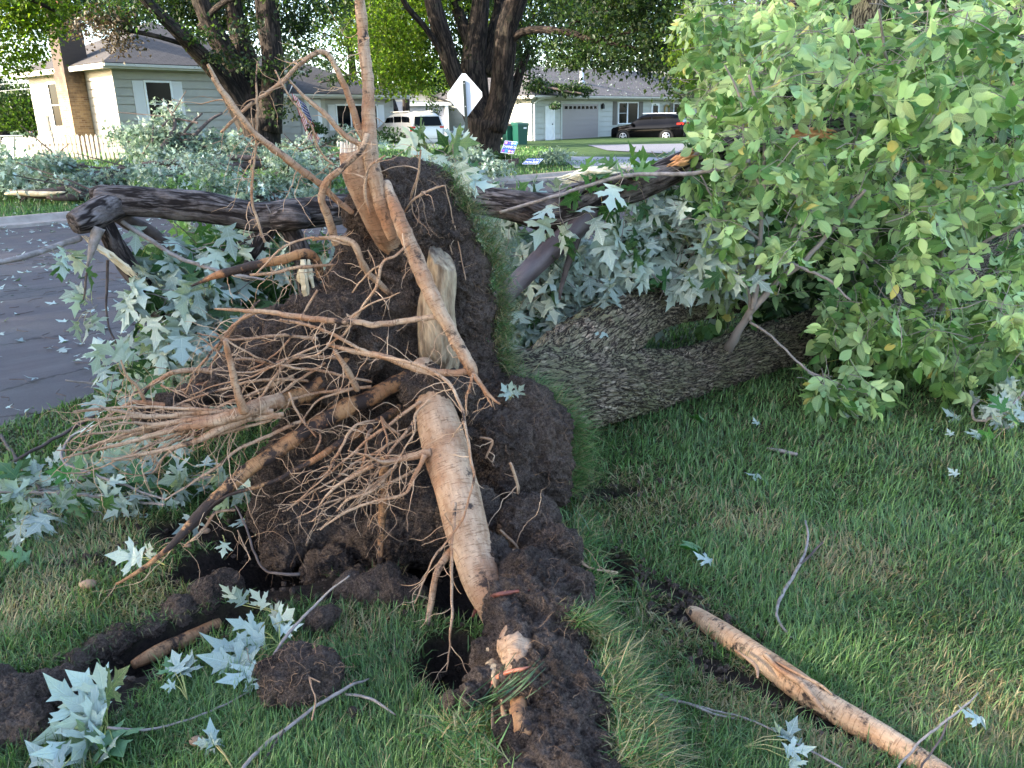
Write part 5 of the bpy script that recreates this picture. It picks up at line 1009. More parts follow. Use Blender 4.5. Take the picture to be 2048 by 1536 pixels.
H1 = empty('house', (C0[0], C0[1], gz0), 'beige lap-sided house at the left with brown hipped roof, brick chimney and white shuttered window', 'house', None, HA)
Hz = C0[2]-gz0+.06          # eave height above its ground
a = Acc(); a.box(.028, .028, -.6, 7.4, 7.4, Hz-.15); a.build('wall_core', MAT['siding'], H1, local=True)
a = Acc(); siding(a, 7.4, .0, Hz-.15); siding(a, 7.4, 0., Hz-.15, 'left'); a.box(-.035, -.035, 0, .04, .04, Hz-.15); a.build('wall', MAT['siding'], H1, local=True)
apx = P(300, 42, 37.)[2]; hip(H1, 0, 0, 7.41, 7.4, Hz, apx-gz0-Hz-.1)
window(H1, 1.15, 2.1, Hz-2.15, Hz-.62, shut=1, sw=.42)
window(H1, 4.5, 5.5, Hz-2.1, Hz-.5, 'left', sw=.3)
a = Acc(); V = [];  # chimney with mapped brick
def bbox_uv(acc, x0, y0, z0, x1, y1, z1):
    for q in ([(x0, y0, z0), (x1, y0, z0), (x1, y0, z1), (x0, y0, z1)], [(x1, y1, z0), (x0, y1, z0), (x0, y1, z1), (x1, y1, z1)], [(x0, y1, z0), (x0, y0, z0), (x0, y0, z1), (x0, y1, z1)], [(x1, y0, z0), (x1, y1, z0), (x1, y1, z1), (x1, y0, z1)], [(x0, y0, z1), (x1, y0, z1), (x1, y1, z1), (x0, y1, z1)]):
        w_ = math.dist(q[0], q[1]); acc.add(q, [(0, 1, 2, 3)], np.array([(0, q[0][2], 0), (w_, q[0][2], 0), (w_, q[2][2], 0), (0, q[2][2], 0)]))
bbox_uv(a, -.75, 2.15, -.5, -.03, 3.1, Hz-.2); bbox_uv(a, -.72, 2.2, Hz-.2, 0.2, 3.05, Hz+2.0); ch = a.build('chimney', MAT['brick'], H1, local=True, tco=True)
a = Acc(); a.box(-.8, 2.12, Hz+2.0, .28, 3.13, Hz+2.07); a.build('chimney_cap', MAT['stonebed'], ch, local=True)
a = Acc(); a.tube(np.array([(-.3, 2.6, Hz+2.05), (-.3, 2.6, Hz+2.3)]), .13, 14); a.build('flue_collar', simple('rusty_flue', (.2, .05, .03), (.3, .1, .06), 10, .7), ch, local=True)
a = Acc(); a.tube(np.array([(-.3, 2.6, Hz+2.3), (-.3, 2.6, Hz+2.9)]), .16, 16); a.tube(np.array([(-.3, 2.6, Hz+2.95), (-.3, 2.6, Hz+3.05)]), .22, 16); a.build('flue_pipe', MAT['metal'], ch, True, local=True)
a = Acc(); a.box(-.12, 6.0, .7, -.03, 6.3, 1.15); a.box(-.14, 6.08, 1.15, -.05, 6.2, 1.8); a.build('meter_box', MAT['metal'], H1, local=True)
# lower wing set further along
WX0, WX1, WH = 7.41, 13.8, P(700, 186, 38.)[2]-gz0
W_at = .35
a = Acc(); siding(a, WX1-WX0, .25, WH-.15, x0=WX0, at=W_at); siding(a, 6.4-W_at, .25, WH-.15, 'right', x0=W_at, at=WX1); a.box(WX1-.04, W_at-.035, .25, WX1+.035, W_at+.04, WH-.15); a.build('wall', MAT['siding'], H1, local=True)
a = Acc(); a.box(WX0, W_at+.028, -.5, WX1-.028, 7.2, WH-.15); a.box(WX0, W_at-.05, -.5, WX1+.02, W_at-.002, .25); a.build('wall_core', MAT['siding'], H1, local=True)
hip(H1, WX0, W_at, WX1, 7.2, WH, P(600, 116, 41.)[2]-gz0-WH, .6, lefthip=False)
window(H1, 10.3, 12.7, 1.0, WH-.5, at=W_at, shut=1, bars='v', n=3, sw=.42)
a = Acc(); a.box(8.5, W_at-.06, .25, 9.4, W_at-.023, 2.3); dr = a.build('door', MAT['white'], H1, local=True); a = Acc(); a.box(8.72, W_at-.075, 1.2, 9.18, W_at-.062, 2.0); a.build('pane', MAT['mullion'], dr, local=True)
a = Acc(); a.box(8.27, W_at-.07, .25, 8.49, W_at-.023, 2.45); a.box(9.41, W_at-.07, .25, 9.63, W_at-.023, 2.45); a.build('door_frame', MAT['trim'], H1, local=True)
a = Acc(); a.box(8.0, W_at-1.3, -.3, 10.0, W_at-.06, .2); a.build('step', simple('step_concrete', (.25, .23, .2), (.33, .3, .27), 6, .9), H1, local=True)
def flag(name, label, top, L, wd, sag, az, sd=0, pole=None, cat='flag'):
    """draped stars and stripes: cloth grid hanging from the hoist"""
    o = empty(name, top, label, cat, 'national flags on poles'); n, m = 26, 13; ca, sa = math.cos(az), math.sin(az)
    V = np.zeros((n+1, m+1, 3))
    for i in range(n+1):
        for j in range(m+1):
            u, v = i/n, j/m; fold = .09*math.sin(v*9+u*3+sd)*(.3+u); x = (v*wd*.45+u*L*sag)*1.; V[i, j] = (ca*x-sa*fold, sa*x+ca*fold, -u*L*.97-v*wd*.38*(1-u*.5))
    V = V.reshape(-1, 3); q = [(i*(m+1)+j, (i+1)*(m+1)+j, (i+1)*(m+1)+j+1, i*(m+1)+j+1) for i in range(n) for j in range(m)]
    mi = [2 if (i < 11 and j >= 6) else j % 2 for i in range(n) for j in range(m)]
    c = mesh_np('cloth', V, [np.array(q)], [MAT['red'], MAT['fwhite'], MAT['blue']], o, True, local=True, mi=mi)
    st = Acc()
    for i in range(1, 11, 2):
        for j in range(7, 13):
            p = V[i*(m+1)+j]+np.array([0, 0, 0]); st.box(p[0]-.012, p[1]-.03, p[2]-.012, p[0]+.012, p[1]+.03, p[2]+.012)
    st.build('stars', MAT['fwhite'], c, local=True)
    if pole is not None:
        a = Acc(); a.tube(np.array(pole, float)-np.array(top), .018, 8); a.build('pole', MAT['metal'], o, True, local=True)
    return o
ft = P(583, 186, 35.8); flag('flag', 'stars and stripes flag hanging from a slanted pole beside the white front door', ft, 2.0, 1.2, .26, 0.2, 0, [P(553, 243, 36.6), ft+np.array([.1, 0, .35])])
ft = P(27, 186, 44.); flag('flag', 'stars and stripes flag on the tall pole at the far left edge', ft, 1.9, .8, .1, .2, 1.5, [P(36, 250, 44.)-np.array([0, 0, 1.]), P(20, 165, 44.)])
# picket fence
F0, F1 = P(50, 272, 27.6), P(236, 266, 26.2); fo = empty('picket_fence', (F0[0], F0[1], tz(F0[0], F0[1])[0]), 'shade-darkened beige picket fence with pointed tops leaning a little in front of the brick chimney', 'fence')
nP = 22; pk = None; dirf = unit(np.array([F1[0]-F0[0], F1[1]-F0[1], 0]))
for k in range(nP):
    t = k/(nP-1); p = F0+(F1-F0)*t-np.array([F0[0], F0[1], tz(F0[0], F0[1])[0]]); top = p[2]
    if pk is None:
        a = Acc(); h = 1.12; w_ = .062; a.addm([(-w_, 0, -h), (w_, 0, -h), (w_, 0, -.07), (0, 0, 0), (-w_, 0, -.07)]+[(-w_, .02, -h), (w_, .02, -h), (w_, .02, -.07), (0, .02, 0), (-w_, .02, -.07)], [np.array([[0, 1, 2, 3, 4]]), np.array([[9, 8, 7, 6, 5]]), np.array([[0, 5, 6, 1], [1, 6, 7, 2], [2, 7, 8, 3], [3, 8, 9, 4], [4, 9, 5, 0]])])
        pk = a.build('picket', MAT['picket'], fo, local=True); o = pk
    else: o = pk.copy(); COL.objects.link(o); o.parent = fo
    o.location = (p[0], p[1], top+.02*math.sin(k*2.3)); o.rotation_euler = (0, .03*math.sin(k*1.7), math.atan2(dirf[1], dirf[0]))
a = Acc(); pa = np.array([0, 0, F0[2]-tz(F0[0], F0[1])[0]]); pb = F1-np.array([F0[0], F0[1], tz(F0[0], F0[1])[0]])
for dz in (-.3, -.85): a.tube(np.array([pa+[0, .05, dz], pb+[0, .05, dz]]), .035, 4)
a.build('rail', MAT['picket'], fo, local=True)
a = Acc(); c_ = P(36, 300, 27.5); o = empty('chain_link_fence', c_, 'grey chain link fence with top rail at the left edge behind the brush', 'fence')
for x in (0, 28): a.tube(np.array([P(x, 275, 28.5), P(x, 330, 28.5)]), .03, 6)
a.tube(np.array([P(-40, 273, 28.5), P(45, 272, 28.5)]), .03, 6)
for k in range(16): a.tube(np.array([P(-40+k*6, 275, 28.5), P(-40+k*6+50, 325, 28.5)]), .006, 3); a.tube(np.array([P(-40+k*6+50, 275, 28.5), P(-40+k*6, 325, 28.5)]), .006, 3)
a.build('frame', MAT['metal'], o)
# overhead wires at the left
for k, (y0, y1) in enumerate(((148, 154), (152, 157), (156, 160), (168, 165), (182, 177))):
    a = Acc(); p0 = P(-60, y0-1, 40.); a.tube(np.array([p0, P(0, y0+.5, 39.5), P(66, y1, 38.5)]), .017, 5); o = a.build('overhead_wire', MAT['metal'] if k > 2 else MAT['black'], None)
    tag(o, 'overhead cable at the left edge, %s of five running to the house' % ['topmost', 'second from top', 'middle one', 'fourth from top', 'lowest'][k], 'cable', 'overhead cables')

# right hand house
R0 = P(1063, 197, 49.); rz = .33; RA = math.atan2(.73, .68); RH_ = 2.62
H2 = empty('house', (R0[0], R0[1], rz), 'long low grey house at the right with taupe garage door and leaf-strewn violet grey roof', 'house', None, RA)
a = Acc(); a.box(.028, .028, -.5, 23, 8.6, RH_-.15); a.build('wall_core', MAT['siding_lt'], H2, local=True)
a = Acc(); siding(a, 23, .12, RH_-.15, row=.31); siding(a, 8.6, .12, RH_-.15, 'left', row=.31); a.box(-.035, -.035, .1, .04, .04, RH_-.15); a.build('wall', MAT['siding_lt'], H2, local=True)
rf, _ = hip(H2, 0, 0, 23, 8.6, RH_, 1.95, .6, 'shingle_r', trim='trim')
a = Acc(); a.box(2.75, -.05, .02, 6.35, -.023, 2.14)
for k in range(1, 7): a.box(2.75, -.062, k*.3-.0, 6.35, -.051, k*.3+.018)
gd = a.build('garage_door', MAT['garage'], H2, local=True); a = Acc()
for k in range(8):
    x = 2.95+k*.42; a.quad((x, -.064, 1.85), (x+.3, -.064, 1.85), (x+.3-(.04 if k > 3 else .0), -.064, 2.02), (x+(.04 if k < 4 else 0.), -.064, 2.02))
a.build('pane', MAT['glass'], gd, local=True)
a = Acc(); a.box(2.6, -.06, .02, 2.749, -.023, 2.3); a.box(6.351, -.06, .02, 6.5, -.023, 2.3); a.box(2.6, -.062, 2.141, 6.5, -.023, 2.3); a.build('garage_frame', MAT['siding_lt'], H2, local=True)
a = Acc(); a.box(1.15, -.07, -.02, 1.85, -.023, 2.02); a.box(1.852, -.09, -.02, 2.0, -.023, 2.15); dr = a.build('door', MAT['white'], H2, local=True); a = Acc(); a.cyl((1.78, -.12, 1.), (1.78, -.07, 1.), .035); a.build('handle', MAT['dkmetal'], dr, local=True)
a = Acc(); a.cyl((.12, -.1, -.05), (.12, -.1, RH_-.45), .045, 8); a.tube(np.array([(.12, -.1, RH_-.45), (.3, -.2, RH_-.3), (.75, -.62, RH_-.12)]), .045, 8); a.build('downspout', MAT['white'], H2, local=True)
window(H2, 8.6, 9.5, .95, 2.2, shut=None); window(H2, 9.62, 10.75, .95, 2.2, bars=''); window(H2, 15.3, 17.2, 1.05, 2.15, shut=1, shm='shutter_br', bars='v', n=2, sw=.5); window(H2, 19.6, 21.6, 1.05, 2.15, shut=1, shm='shutter_br', bars='v', n=2, sw=.5)
for x in (7.95, 10.95): a = Acc(); a.box(x, -.05, .85, x+.45, -.023, 2.3); a.build('shutter', MAT['shutter_br'], H2, local=True)
a = Acc(); a.box(12.4, -.06, .1, 13.4, -.023, 2.2); dr = a.build('door', MAT['white'], H2, local=True); a = Acc(); a.box(12.6, -.08, .9, 13.2, -.062, 2.05); a.build('pane', MAT['glass'], dr, local=True)
for k, x in enumerate((2.35, 6.75)):
    a = Acc(); a.box(x-.08, -.2, 1.85, x+.08, -.03, 2.1); a.tube(np.array([(x, -.12, 2.1), (x, -.12, 2.2)]), np.array([.1, .02]), 8); a.build('wall_lamp', MAT['black'], H2, local=True)
a = Acc(); th = np.linspace(0, 6.28, 17); a.tube(np.stack([14.3+.28*np.cos(th), 0*th-.1, 1.75+.32*np.sin(th)], 1), .07, 7, bump=.3, bf=20); a.build('wreath', simple('straw_wreath', (.2, .14, .05), (.35, .26, .1), 20, .8), H2, local=True)
a = Acc()
for x, y, r_, h_ in ((6.6, 1.5, .13, 1.0),): 
    a.tube(np.array([(x, y, RH_+.4), (x, y, RH_+1.75)]), r_, 12); a.tube(np.array([(x, y, RH_+.75), (x, y, RH_+1.0)]), np.array([.32, .14]), 12)
a.build('flue_pipe', MAT['metal'], rf, True, local=True)
for x, k in ((10.8, 0), (16.2, 1)):
    a = Acc(); a.tube(np.array([(x, 4.2, RH_+1.7), (x, 4.2, RH_+2.35)]), .035, 6); a.build('mast', MAT['metal'], rf, local=True)
    a = Acc(); a.tube(np.array([(x, 4.2, RH_+2.4), (x-.02, 4.13, RH_+2.42), (x-.05, 4.0, RH_+2.44)]), np.array([.02, .2, .3]) if k == 0 else np.array([.02, .14, .18]), 14); a.build('dish', MAT['white'], rf, True, local=True)
# roof debris from the tree
a = Acc(); q = rng.random((700, 2)); lx = q[:, 0]*22; s_ = q[:, 1]; loc = np.stack([lx, -.6+s_*4.9, RH_+.03+s_*1.95], 1); k = lx > s_*4; loc = loc[k]; n = len(loc)
V, Fa = place(MAPLE_S, loc, rnd_unit(n, .3), rnd_unit(n)*.6+np.array([0, -.4, -1.]), rng.uniform(.06, .16, n)); a.add(V, Fa); o = a.build('leaf_debris', MAT['brush'], H2, True, local=True); tag(o, kind='stuff')
for nm, px, lab in (('hanging_basket', (1110, 212), 'hanging basket of ferns at the side door of the grey house'), ('hanging_basket', (1242, 213), 'hanging basket of ferns between the garage and the big window')):
    d_ = 49.5 if px[0] < 1200 else 57.; o = empty(nm, P(*px, d_-1.), lab, 'hanging basket', 'hanging plant baskets'); a = Acc(); c_ = P(*px, d_-1.); a.tube(np.array([c_-[0, 0, .18], c_+[0, 0, .02]]), np.array([.1, .2]), 10); a.build('basket', MAT['twig_dark'], o, True)
    V, Fa = place(RH, c_+rnd_unit(260)*np.array([.32, .32, .16]), rnd_unit(260), rnd_unit(260), .12); a = Acc(); a.add(V, Fa); a.build('fern', MAT['shrub'], o, True)
# shed behind the white car and white house far right
S0 = P(800, 246, 50.); o = empty('shed', (S0[0]+.5, S0[1], .4), 'pale grey gabled outbuilding behind the white car', 'shed', None, .25); a = Acc(); a.box(-3.4, 0, -.5, 2.2, 5, 2.35); a.build('wall', simple('shed_siding', (.3, .3, .33), (.36, .36, .39), 5, .7), o, local=True)
a = Acc(); a.add([(-3.4, -.01, 2.35), (2.2, -.01, 2.35), (-.6, -.01, 3.3)], [(0, 1, 2)]); a.build('gable', MAT['trim'], o, local=True)
a = Acc(); roofpoly(a, [(-3.9, -.4, 2.2), (-.6, -.4, 3.4), (-.6, 5.3, 3.4), (-3.9, 5.3, 2.2)][::-1]); roofpoly(a, [(-.6, -.4, 3.4), (2.7, -.4, 2.2), (2.7, 5.3, 2.2), (-.6, 5.3, 3.4)][::-1]); a.build('roof', MAT['shingle_r'], o, local=True, tco=True)
a = Acc(); a.box(-.1, -.25, 2.1, 2.6, -.02, 2.3); a.box(2.21, -.2, 0, 2.4, 4.8, 2.3); a.build('trim', MAT['white'], o, local=True)
S0 = P(1440, 240, 66.); o = empty('house', (S0[0]-1., S0[1]+2, .3), 'bright white two-storey house glimpsed beyond the end of the grey one', 'house', None, .6); a = Acc(); a.box(0, 0, -.5, 9, 7, 5.); a.build('wall', MAT['white'], o, local=True); window(o, .6, 1.7, 1., 3., bars='h'); window(o, 3, 4.2, 1., 3.)
a = Acc(); roofpoly(a, [(-.5, -.5, 4.9), (9.5, -.5, 4.9), (9.5, 3.5, 7), (-.5, 3.5, 7)]); roofpoly(a, [(9.5, 7.5, 4.9), (-.5, 7.5, 4.9), (-.5, 3.5, 7), (9.5, 3.5, 7)]); a.build('roof', MAT['shingle_r'], o, local=True, tco=True)

# ---------------------------------------------------------------- cars (x forwards, length along x)
def car(name, label, loc, rz, prof, belt, W, paint, wheels, wr, wins, extra):
    o = empty(name, loc, label, 'car', 'parked cars', rz); xs = np.array([p[0] for p in prof]); zt = np.array([p[1] for p in prof]); zb = np.array([p[2] for p in prof]); zbelt = np.array([p[3] for p in prof]); wf = np.array([p[4] for p in prof])
    m = len(xs); rings = []
    for i in range(m):
        w_ = W/2*wf[i]; top = zt[i]; bl = min(zbelt[i], top-.02); cab = max(0., top-bl); tw = w_*(1-.24*min(1, cab/.6))
        half = [(0, zb[i]), (w_*.88, zb[i]), (w_*.97, zb[i]+.1), (w_, zb[i]+.3*(bl-zb[i])+.05), (w_, zb[i]+.65*(bl-zb[i])), (w_*.975, bl-.03), (w_*.95, bl), (tw+(.95*w_-tw)*.5, bl+cab*.5), (tw, bl+cab*.88), (tw*.88, top-.012*min(1, cab*9)), (tw*.5, top), (0, top+.005)]
        ring = [(xs[i], y, z) for y, z in half]+[(xs[i], -y, z) for y, z in half[-2:0:-1]]; rings.append(ring)
    V = np.array(rings).reshape(-1, 3); n = len(rings[0]); i = np.arange(m-1)[:, None]*n; j = np.arange(n)[None]; k = (j+1) % n; Fa = np.stack([i+j, i+n+j, i+n+k, i+k], 2).reshape(-1, 4)
    body = mesh_np('body', V, [Fa, np.arange(n)[None], (np.arange(n)[::-1]+(m-1)*n)[None]], MAT[paint], o, True, local=True)
    for s in (1, -1):
        for wn in wins:
            a = Acc(); P_ = []
            for x, z in wn:
                w_ = np.interp(x, xs, wf)*W/2; top = np.interp(x, xs, zt); bl = min(np.interp(x, xs, zbelt), top-.02); cab = max(.01, top-bl); tw = w_*(1-.24*min(1, cab/.6)); t = np.clip((z-bl)/(cab*.88), 0, 1); yy = .95*w_+(tw-.95*w_)*t
                P_.append((x, s*(yy+.012), z))
            a.quad(*(P_ if s < 0 else P_[::-1])); a.build('window', MAT['glass'], o, local=True)
    for x, s in [(x, s) for x in wheels for s in (1, -1)]:
        a = Acc(); y0 = s*(W/2-.21); y1 = s*(W/2+.012); a.tube(np.array([(x, y0, wr), (x, y0+s*.03, wr), (x, y1-s*.03, wr), (x, y1, wr)]), np.array([wr-.03, wr, wr, wr-.03]), 28); wh = a.build('wheel', MAT['tyre'], o, True, local=True)
        a = Acc(); a.tube(np.array([(x, y1+s*.002, wr), (x, y1+s*.012, wr)]), np.array([wr*.26, wr*.2]), 12)
        th = np.linspace(0, 2*np.pi, 25); a.tube(np.stack([x+wr*.62*np.cos(th), 0*th+y1+s*.004, wr+wr*.62*np.sin(th)], 1), .022, 6)
        for q in range(5): t = q*1.2566+.3; a.tube(np.array([(x, y1+s*.01, wr), (x+wr*.6*math.cos(t), y1+s*.01, wr+wr*.6*math.sin(t))]), np.array([.045, .03]), 5)
        a.build('rim', MAT['alloy'], wh, True, local=True)
        a = Acc(); th = np.linspace(-.15, math.pi+.15, 19); r1, r2 = wr+.035, wr+.10; yq = s*(W/2+.006); n_ = len(th)
        Vq = [(x+r1*math.cos(t), yq, wr+r1*math.sin(t)) for t in th]+[(x+r2*math.cos(t), yq, wr+r2*math.sin(t)) for t in th]; a.add(Vq, [(i, i+1, n_+i+1, n_+i) if s < 0 else (i, n_+i, n_+i+1, i+1) for i in range(n_-1)]); a.build('wheel_arch', MAT['tyre'] if paint == 'blackpaint' else MAT[paint], o, local=True)
        a = Acc(); a.tube(np.array([(x, s*(W/2-.3), wr), (x, s*(W/2+.003), wr)]), wr+.036, 24); a.build('wheel_well', MAT['black'], o, local=True)
    extra(o); return o
def suv_extra(o):
    for s in (1, -1):
        a = Acc(); a.box(-2.26, s*.62-.2, 1.0, -2.12, s*.62+.24, 1.14); a.box(-2.15, s*.85-.06, 1.02, -1.9, s*.85+.075, 1.12); a.build('tail_lamp', MAT['redlens'], o, local=True)
        a = Acc(); a.tube(np.array([(-1.5, s*.6, 1.69), (0.3, s*.62, 1.7)]), .022, 6); a.build('roof_rail', MAT['alloy'], o, local=True)
        a = Acc(); a.box(.72, s*.93-.0, 1.0, .88, s*1.08, 1.14); a.build('mirror', MAT['blackpaint'], o, local=True)
    a = Acc(); a.quad((-2.0, -.62, 1.5), (-2.0, .62, 1.5), (-2.215, .72, 1.16), (-2.215, -.72, 1.16)); a.build('rear_window', MAT['glass'], o, local=True)
    a = Acc(); a.box(-2.30, -.17, .84, -2.285, .17, .96); a.build('number_plate', MAT['white'], o, local=True)
    a = Acc(); a.quad((.95, -.62, 1.12), (.95, .62, 1.12), (.35, .56, 1.56), (.35, -.56, 1.56)); a.build('windscreen', MAT['glass'], o, local=True)
    a = Acc(); a.box(-2.32, -.8, .38, -2.2, .8, .62); a.build('bumper', MAT['tyre'], o, local=True)
prof = [(2.28, .62, .4, .6, .62), (2.24, .78, .3, .74, .78), (2.1, .9, .24, .86, .9), (1.6, 1.0, .22, .95, .97), (1.1, 1.08, .22, .98, 1.), (.95, 1.14, .22, 1., 1.), (.35, 1.58, .22, 1.02, 1.), (.0, 1.66, .22, 1.04, 1.), (-.8, 1.67, .22, 1.06, 1.), (-1.5, 1.64, .22, 1.1, 1.), (-1.95, 1.56, .24, 1.13, .99), (-2.1, 1.34, .26, 1.14, .97), (-2.22, 1.14, .3, 1.1, .95), (-2.28, .85, .34, .83, .9), (-2.28, .6, .42, .58, .85)]
cc = P(1298, 285, 52.); car('parked_car', 'black compact crossover with red tail lamps parked on the gravel before the grey house', (cc[0], cc[1], cc[2]+.02), math.pi-math.radians(24), prof, 1., 1.85, 'blackpaint', (1.42, -1.28), .35,
    [[(.82, 1.1), (-.28, 1.14), (-.28, 1.5), (.32, 1.46)], [(-.36, 1.14), (-1.2, 1.2), (-1.2, 1.5), (-.36, 1.52)], [(-1.26, 1.22), (-1.78, 1.36), (-1.55, 1.47), (-1.26, 1.5)]], suv_extra)
def van_extra(o):
    a = Acc(); a.quad((-2.14, -.62, 1.48), (-2.14, .62, 1.48), (-2.245, .7, 1.08), (-2.245, -.7, 1.08)); a.build('rear_window', MAT['glass'], o, local=True)
    for s in (1, -1):
        a = Acc(); a.box(-2.22, s*.73-.09, .75, -2.06, s*.73+.12, 1.06); a.build('tail_lamp', MAT['redlens'], o, local=True); a = Acc(); a.tube(np.array([(-1.6, s*.6, 1.71), (.3, s*.6, 1.71)]), .024, 6); a.build('roof_rail', MAT['whitepaint'], o, local=True)
prof = [(2.45, .7, .4, .65, .7), (2.4, .9, .3, .85, .85), (2.2, 1.02, .26, .95, .95), (1.3, 1.12, .24, 1.05, 1.), (1.1, 1.18, .24, 1.08, 1.), (.4, 1.7, .24, 1.1, 1.), (0, 1.79, .24, 1.1, 1.), (-1.2, 1.81, .24, 1.1, 1.), (-2.0, 1.78, .26, 1.1, 1.), (-2.32, 1.66, .28, 1.1, .98), (-2.45, 1.12, .3, 1.08, .96), (-2.5, .9, .34, .85, .92), (-2.5, .6, .42, .58, .88)]
cc = P(826, 300, 39.); car('parked_car', 'dusty white sport utility car parked in the drive between the two houses', (cc[0]-.4, cc[1]+1, .35), math.radians(124), [(a_*.9, b_*.93, c_, d_*.93, e_) for a_, b_, c_, d_, e_ in prof], 1., 1.75, 'whitepaint', (1.35, -1.26), .35,
    [[(x*.9, z*.93) for x, z in w_] for w_ in [[(.9, 1.18), (-.3, 1.18), (-.3, 1.6), (.42, 1.56)], [(-.4, 1.18), (-1.2, 1.18), (-1.2, 1.62), (-.4, 1.62)], [(-1.3, 1.18), (-2.15, 1.2), (-2.05, 1.58), (-1.3, 1.62)]]], van_extra)
# ---------------------------------------------------------------- signs, bins, garden things
sb = P(940, 330, 22.); zb = tz(sb[0], sb[1])[0]; s1 = P(933, 190, 22.); o = empty('road_sign', (s1[0], s1[1], zb), 'diamond shaped road sign seen from its blank grey back on a dark steel post', 'road sign')
a = Acc(); a.box(-.035, -.05, -.2, .035, -.008, s1[2]-zb+.35); po = a.build('post', MAT['dkmetal'], o, local=True); o.rotation_euler = (0, math.radians(-1.2), math.radians(1))
c_ = s1[2]-zb; R_ = .56; a = Acc(); pts_ = []
for k in range(4):
    for t in (-.07, .07): th = math.pi/2*k; b_ = R_*.93; x = b_*math.cos(th)+t*-math.sin(th)*.8; z = b_*math.sin(th)+t*math.cos(th)*.8; pts_.append((x*.86, z))
nn_ = len(pts_); a.addm([(x, 0.0, c_+z) for x, z in pts_]+[(x, .004, c_+z) for x, z in pts_], [np.arange(nn_)[None], np.arange(nn_)[::-1][None]+nn_]+[np.array([[i, (i+1) % nn_, (i+1) % nn_+nn_, i+nn_]]) for i in range(nn_)]); a.build('sign_plate', MAT['plate'], o, local=True)
a = Acc()
for z in (-.28, .28): a.cyl((0, -.06, c_+z), (0, -.05, c_+z), .014, 8)
a.build('bolt', MAT['metal'], o, local=True)
def text_mesh(s, size, mat, parent, M4, name='lettering'):
    cu = bpy.data.curves.new(name, 'FONT'); cu.body = s; cu.size = size; cu.align_x = 'CENTER'; cu.align_y = 'CENTER'; cu.extrude = .002; cu.offset = size*.018
    t = bpy.data.objects.new(name, cu); COL.objects.link(t); bpy.context.view_layer.update()
    me = bpy.data.meshes.new_from_object(t.evaluated_get(bpy.context.evaluated_depsgraph_get())); bpy.data.objects.remove(t); bpy.data.curves.remove(cu)
    me.transform(M4); me.materials.clear(); me.materials.append(mat); o = bpy.data.objects.new(name, me); COL.objects.link(o); o.parent = parent; return o
RX = Matrix.Rotation(math.pi/2, 4, 'X')
def yard_sign(name, label, cpx, d, W, H, corners, base, items):
    """panel spanned by photo corners tl,tr,bl at slightly different distances, real flat panel"""
    tl, tr, bl = [P(*c) for c in corners]; c_ = (tr+bl)/2; ux = unit(tr-tl); uz = unit(tl-bl); W = np.linalg.norm(tr-tl); H = np.linalg.norm(tl-bl); n_ = unit(np.cross(ux, uz))
    o = empty(name, (c_[0], c_[1], tz(c_[0], c_[1])[0]), label, 'yard sign', 'yard signs'); off = c_-np.array(o.location)
    Mx = Matrix(((ux[0], n_[0]*-1, uz[0], off[0]), (ux[1], n_[1]*-1, uz[1], off[1]), (ux[2], n_[2]*-1, uz[2], off[2]), (0, 0, 0, 1)))
    def put(acc, nm, mat): q = acc.build(nm, mat, o, local=True); q.data.transform(Mx); return q
    a = Acc(); a.box(-W/2, 0, -H/2, W/2, .006, H/2); put(a, 'board', MAT['sgnwhite']); a = Acc(); a.box(-W/2+.02*W, -.004, -H/2+.03*H, W/2-.02*W, -.001, H/2-.03*H); put(a, 'print', MAT[base])
    for kind, x, z, s, m_, *tx in items:
        if kind == 'c':
            a = Acc(); a.cyl((x*W, -.008, z*H), (x*W, -.0045, z*H), s*W, 18); put(a, 'emblem', MAT[m_])
        elif kind == 'b': a = Acc(); a.box((x-s)*W, -.0065, (z-tx[0])*H, (x+s)*W, -.0045, (z+tx[0])*H); put(a, 'emblem', MAT[m_])
        else: text_mesh(tx[0], s*H, MAT[m_], o, Mx @ Matrix.Translation((x*W, -.008, z*H)) @ Matrix.Diagonal((tx[1], 1, 1, 1)) @ RX)
    a = Acc(); g0 = np.array([off[0], off[1], -.05])
    for s in (-.25, .25): a.tube(np.array([off+ux*W*s-uz*H*.3, g0+ux*W*s*.8]), .005, 5)
    a.build('wire_leg', MAT['metal'], o, local=True); return o
ic = [('b', -.34, .32, .1, 'pink', .11), ('b', -.11, .32, .1, 'navy', .11), ('b', .12, .32, .1, 'navy', .11), ('b', .35, .32, .1, 'cyan', .11), ('c', -.34, .32, .06, 'sgnwhite'), ('c', -.11, .32, .06, 'purple'), ('c', .12, .32, .09, 'sgnwhite'), ('c', .12, .32, .055, 'navy'), ('c', .35, .32, .05, 'sgnwhite'),
      ('b', -.34, -.33, .1, 'purple', .11), ('b', -.11, -.33, .1, 'cyan', .11), ('b', .12, -.33, .1, 'orange', .11), ('b', .35, -.33, .1, 'purple', .11), ('c', -.34, -.33, .05, 'pink'), ('c', -.11, -.33, .065, 'sgnblue'), ('c', .12, -.33, .07, 'sgnwhite'), ('c', .35, -.33, .07, 'sgnwhite'), ('t', 0, 0, .3, 'sgnwhite', 'THANK U', .70)]
yard_sign('yard_sign', 'tilted square yard sign reading THANK U between two rows of coloured emblems', (1020, 294), 24.2, .6, .6, [(1010, 281, 24.4), (1036, 284, 24.4), (1001, 305, 24.2)], 'sgnblue', ic)
yard_sign('yard_sign', 'blue white-bordered yard sign reading THANK YOU POLICE leaning back low on the lawn', (1065, 322), 25, .6, .45, [(1055, 317, 24.6), (1087, 317, 24.6), (1044, 328, 24.2)], 'sgnblue', [('t', 0, .24, .38, 'sgnwhite', 'THANK YOU', .46), ('b', 0, .02, .38, 'navy', .02), ('t', 0, -.22, .42, 'sgnwhite', 'POLICE', .66)])
